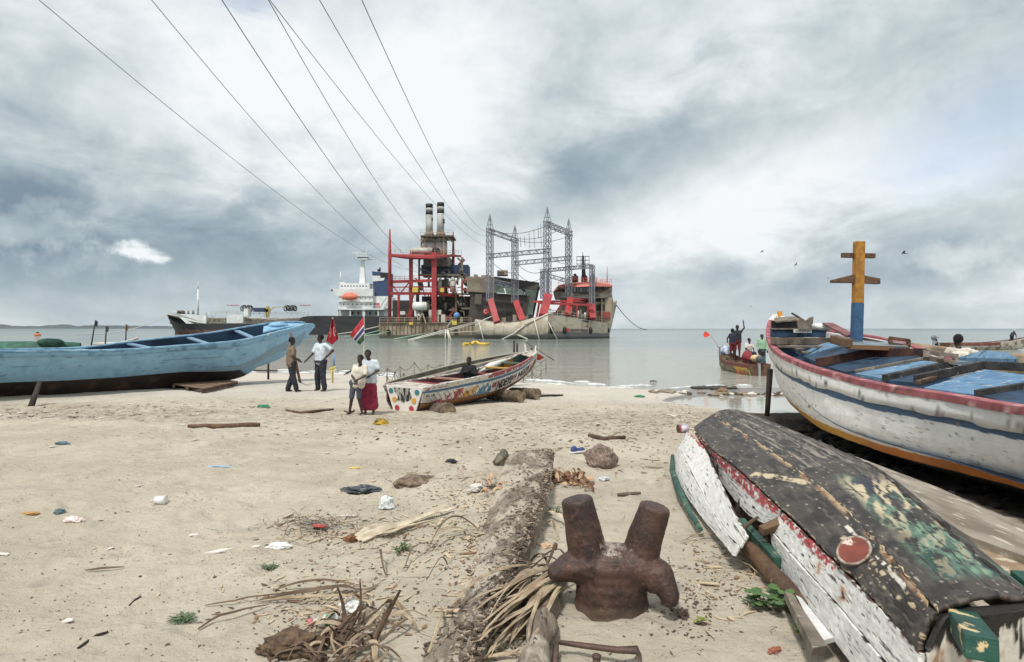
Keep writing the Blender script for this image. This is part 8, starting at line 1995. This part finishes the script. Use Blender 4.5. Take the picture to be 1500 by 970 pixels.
# twig nest
mb = MB(); r0 = random.Random(9)
for i in range(90): strip(mb, G(r0.gauss(462, 32), r0.gauss(770, 9)), R(r0.uniform(0, 360)), r0.uniform(.08, .28), .006, r0.uniform(.01, .05), r0.uniform(-3, 3), 0, 8, .005)
o = mb.build('twig_nest', pmat('twig_dark', srgb(84, 76, 70), .9), fixn=False); tag(o, 'tangle of thin dark twigs and roots around the red lid', 'twigs', kind='stuff')
mb = MB()
for i in range(220): 
    cx_, cy_, sx, sy = r0.choice([(470, 900, 60, 35), (440, 800, 50, 20), (640, 800, 60, 30), (1070, 800, 30, 30), (1110, 860, 30, 30), (640, 715, 70, 15), (850, 720, 60, 30), (930, 700, 50, 30)])
    strip(mb, G(r0.gauss(cx_, sx), r0.gauss(cy_, sy)), R(r0.uniform(0, 360)), r0.uniform(.06, .3), .006, r0.uniform(.005, .03), r0.uniform(-1.5, 1.5), 0, 7, .004)
o = mb.build('fine_straw', strawA, fixn=False); tag(o, 'thin dry straws scattered through the litter', 'straw', kind='stuff')
# stones and litter on the bar beside the pool
r0 = random.Random(12)
sm = [pmat('bar_stone', srgb(150, 138, 116), .8, noise=(srgb(110, 98, 82), 4)), pmat('bar_stone_pale', srgb(206, 200, 190), .8), pmat('bar_stone_dark', srgb(84, 76, 66), .8)]
mb = MB()
for i in range(190):
    px = r0.uniform(948, 1240); y = 22.35 + r0.gauss(0, .22) - (.4 if px < 985 else 0); x = (px - 750) / F * y; s_ = r0.uniform(.03, .10); mb.cur = r0.choice([0, 0, 0, 1, 2]); mb.ball((x, y, gz(x, y) + s_ * .3), s_, 4, (r0.uniform(.8, 1.8), 1, r0.uniform(.4, .8)))
o = mb.build('pool_edge_stones', sm, fixn=False); jitter(o, .03, 9); tag(o, 'band of stones, shells and litter along the far edge of the pool', 'stones', kind='stuff')
p = P(1057, 573, 22.6); rock('bar_rock', 'brown rock sitting on the wet bar beyond the pool', (p.x, p.y, gz(p.x, p.y) + .08), (.22, .2, .13), 3, pmat('brown_rock', srgb(128, 100, 80), .8), 3)
mb = MB(); 
for i in range(40): x = P(r0.uniform(1020, 1075), 560, 24.6).x; y = 24.6 + r0.gauss(0, .25); mb.ball((x, y, gz(x, y) + .03), r0.uniform(.08, .2), 4, (1.6, 1, .35))
o = mb.build('seaweed_heap', pmat('seaweed_dark', srgb(62, 58, 52), .8), fixn=False); jitter(o, .05, 5); tag(o, 'dark heap of seaweed on the wet bar by the small boat', 'seaweed', kind='stuff')
# rope / keel blocks and dark debris under the white boat
mb = MB()
for i in range(260):
    x = r0.uniform(4.7, 7.2); y = r0.uniform(6.5, 14.5); s_ = r0.uniform(.02, .09); mb.ball((x, y, gz(x, y) + s_ * .2), s_, 4, (r0.uniform(.8, 2.2), r0.uniform(.6, 1.6), .5))
o = mb.build('dark_debris', pmat('soaked_debris', srgb(40, 36, 34), .9), fixn=False); jitter(o, .04, 8); tag(o, 'black soaked debris lying under the white boat', 'debris', kind='stuff')

mb = MB(); r0 = random.Random(41)
for i in range(1500):
    u = r0.uniform(.30, .93) if r0.random() < .8 else r0.uniform(.05, .4); v = min(.80, max(.12, r0.gauss(.62, .13))); p = TSF(u, v) + Vector((0, 0, .012)); s_ = r0.uniform(.004, .013); a = r0.uniform(0, 6.3); c, s2 = math.cos(a), math.sin(a); e = r0.uniform(1, 2.6)
    pts = [p + Vector(((x * e * c - y * s2) * s_, (x * e * s2 + y * c) * s_, r0.uniform(0, s_))) for x, y in ((-1, -.6), (1, -.5), (.9, .6), (-.8, .5))]
    mb.cur = r0.choice([0, 0, 1]); mb.raw(pts + [q_ + Vector((0, 0, s_ * .5)) for q_ in pts], [(4, 5, 6, 7)] + [(j, (j + 1) % 4, 4 + (j + 1) % 4, 4 + j) for j in range(4)])
o = mb.build('bark_mulch', [pmat('mulch_dark', srgb(92, 78, 66), .95), pmat('mulch_pale', srgb(158, 142, 124), .95)], fixn=False); tag(o, 'crumbled bark mulch lying on the big timber', kind='stuff')
# ================================================================== HAZE
hz = bpy.data.materials.new('haze_air'); hz.use_nodes = True; t = hz.node_tree; t.nodes.remove(t.nodes['Principled BSDF'])
pv = t.nodes.new('ShaderNodeVolumePrincipled'); pv.inputs['Color'].default_value = (.80, .87, .93, 1); pv.inputs['Density'].default_value = 6e-5
t.links.new(pv.outputs[0], t.nodes['Material Output'].inputs['Volume'])
mb = MB(); mb.box((-4200, -320, -16), (4200, 4200, 60)); tag(mb.build('haze', hz), kind='stuff')
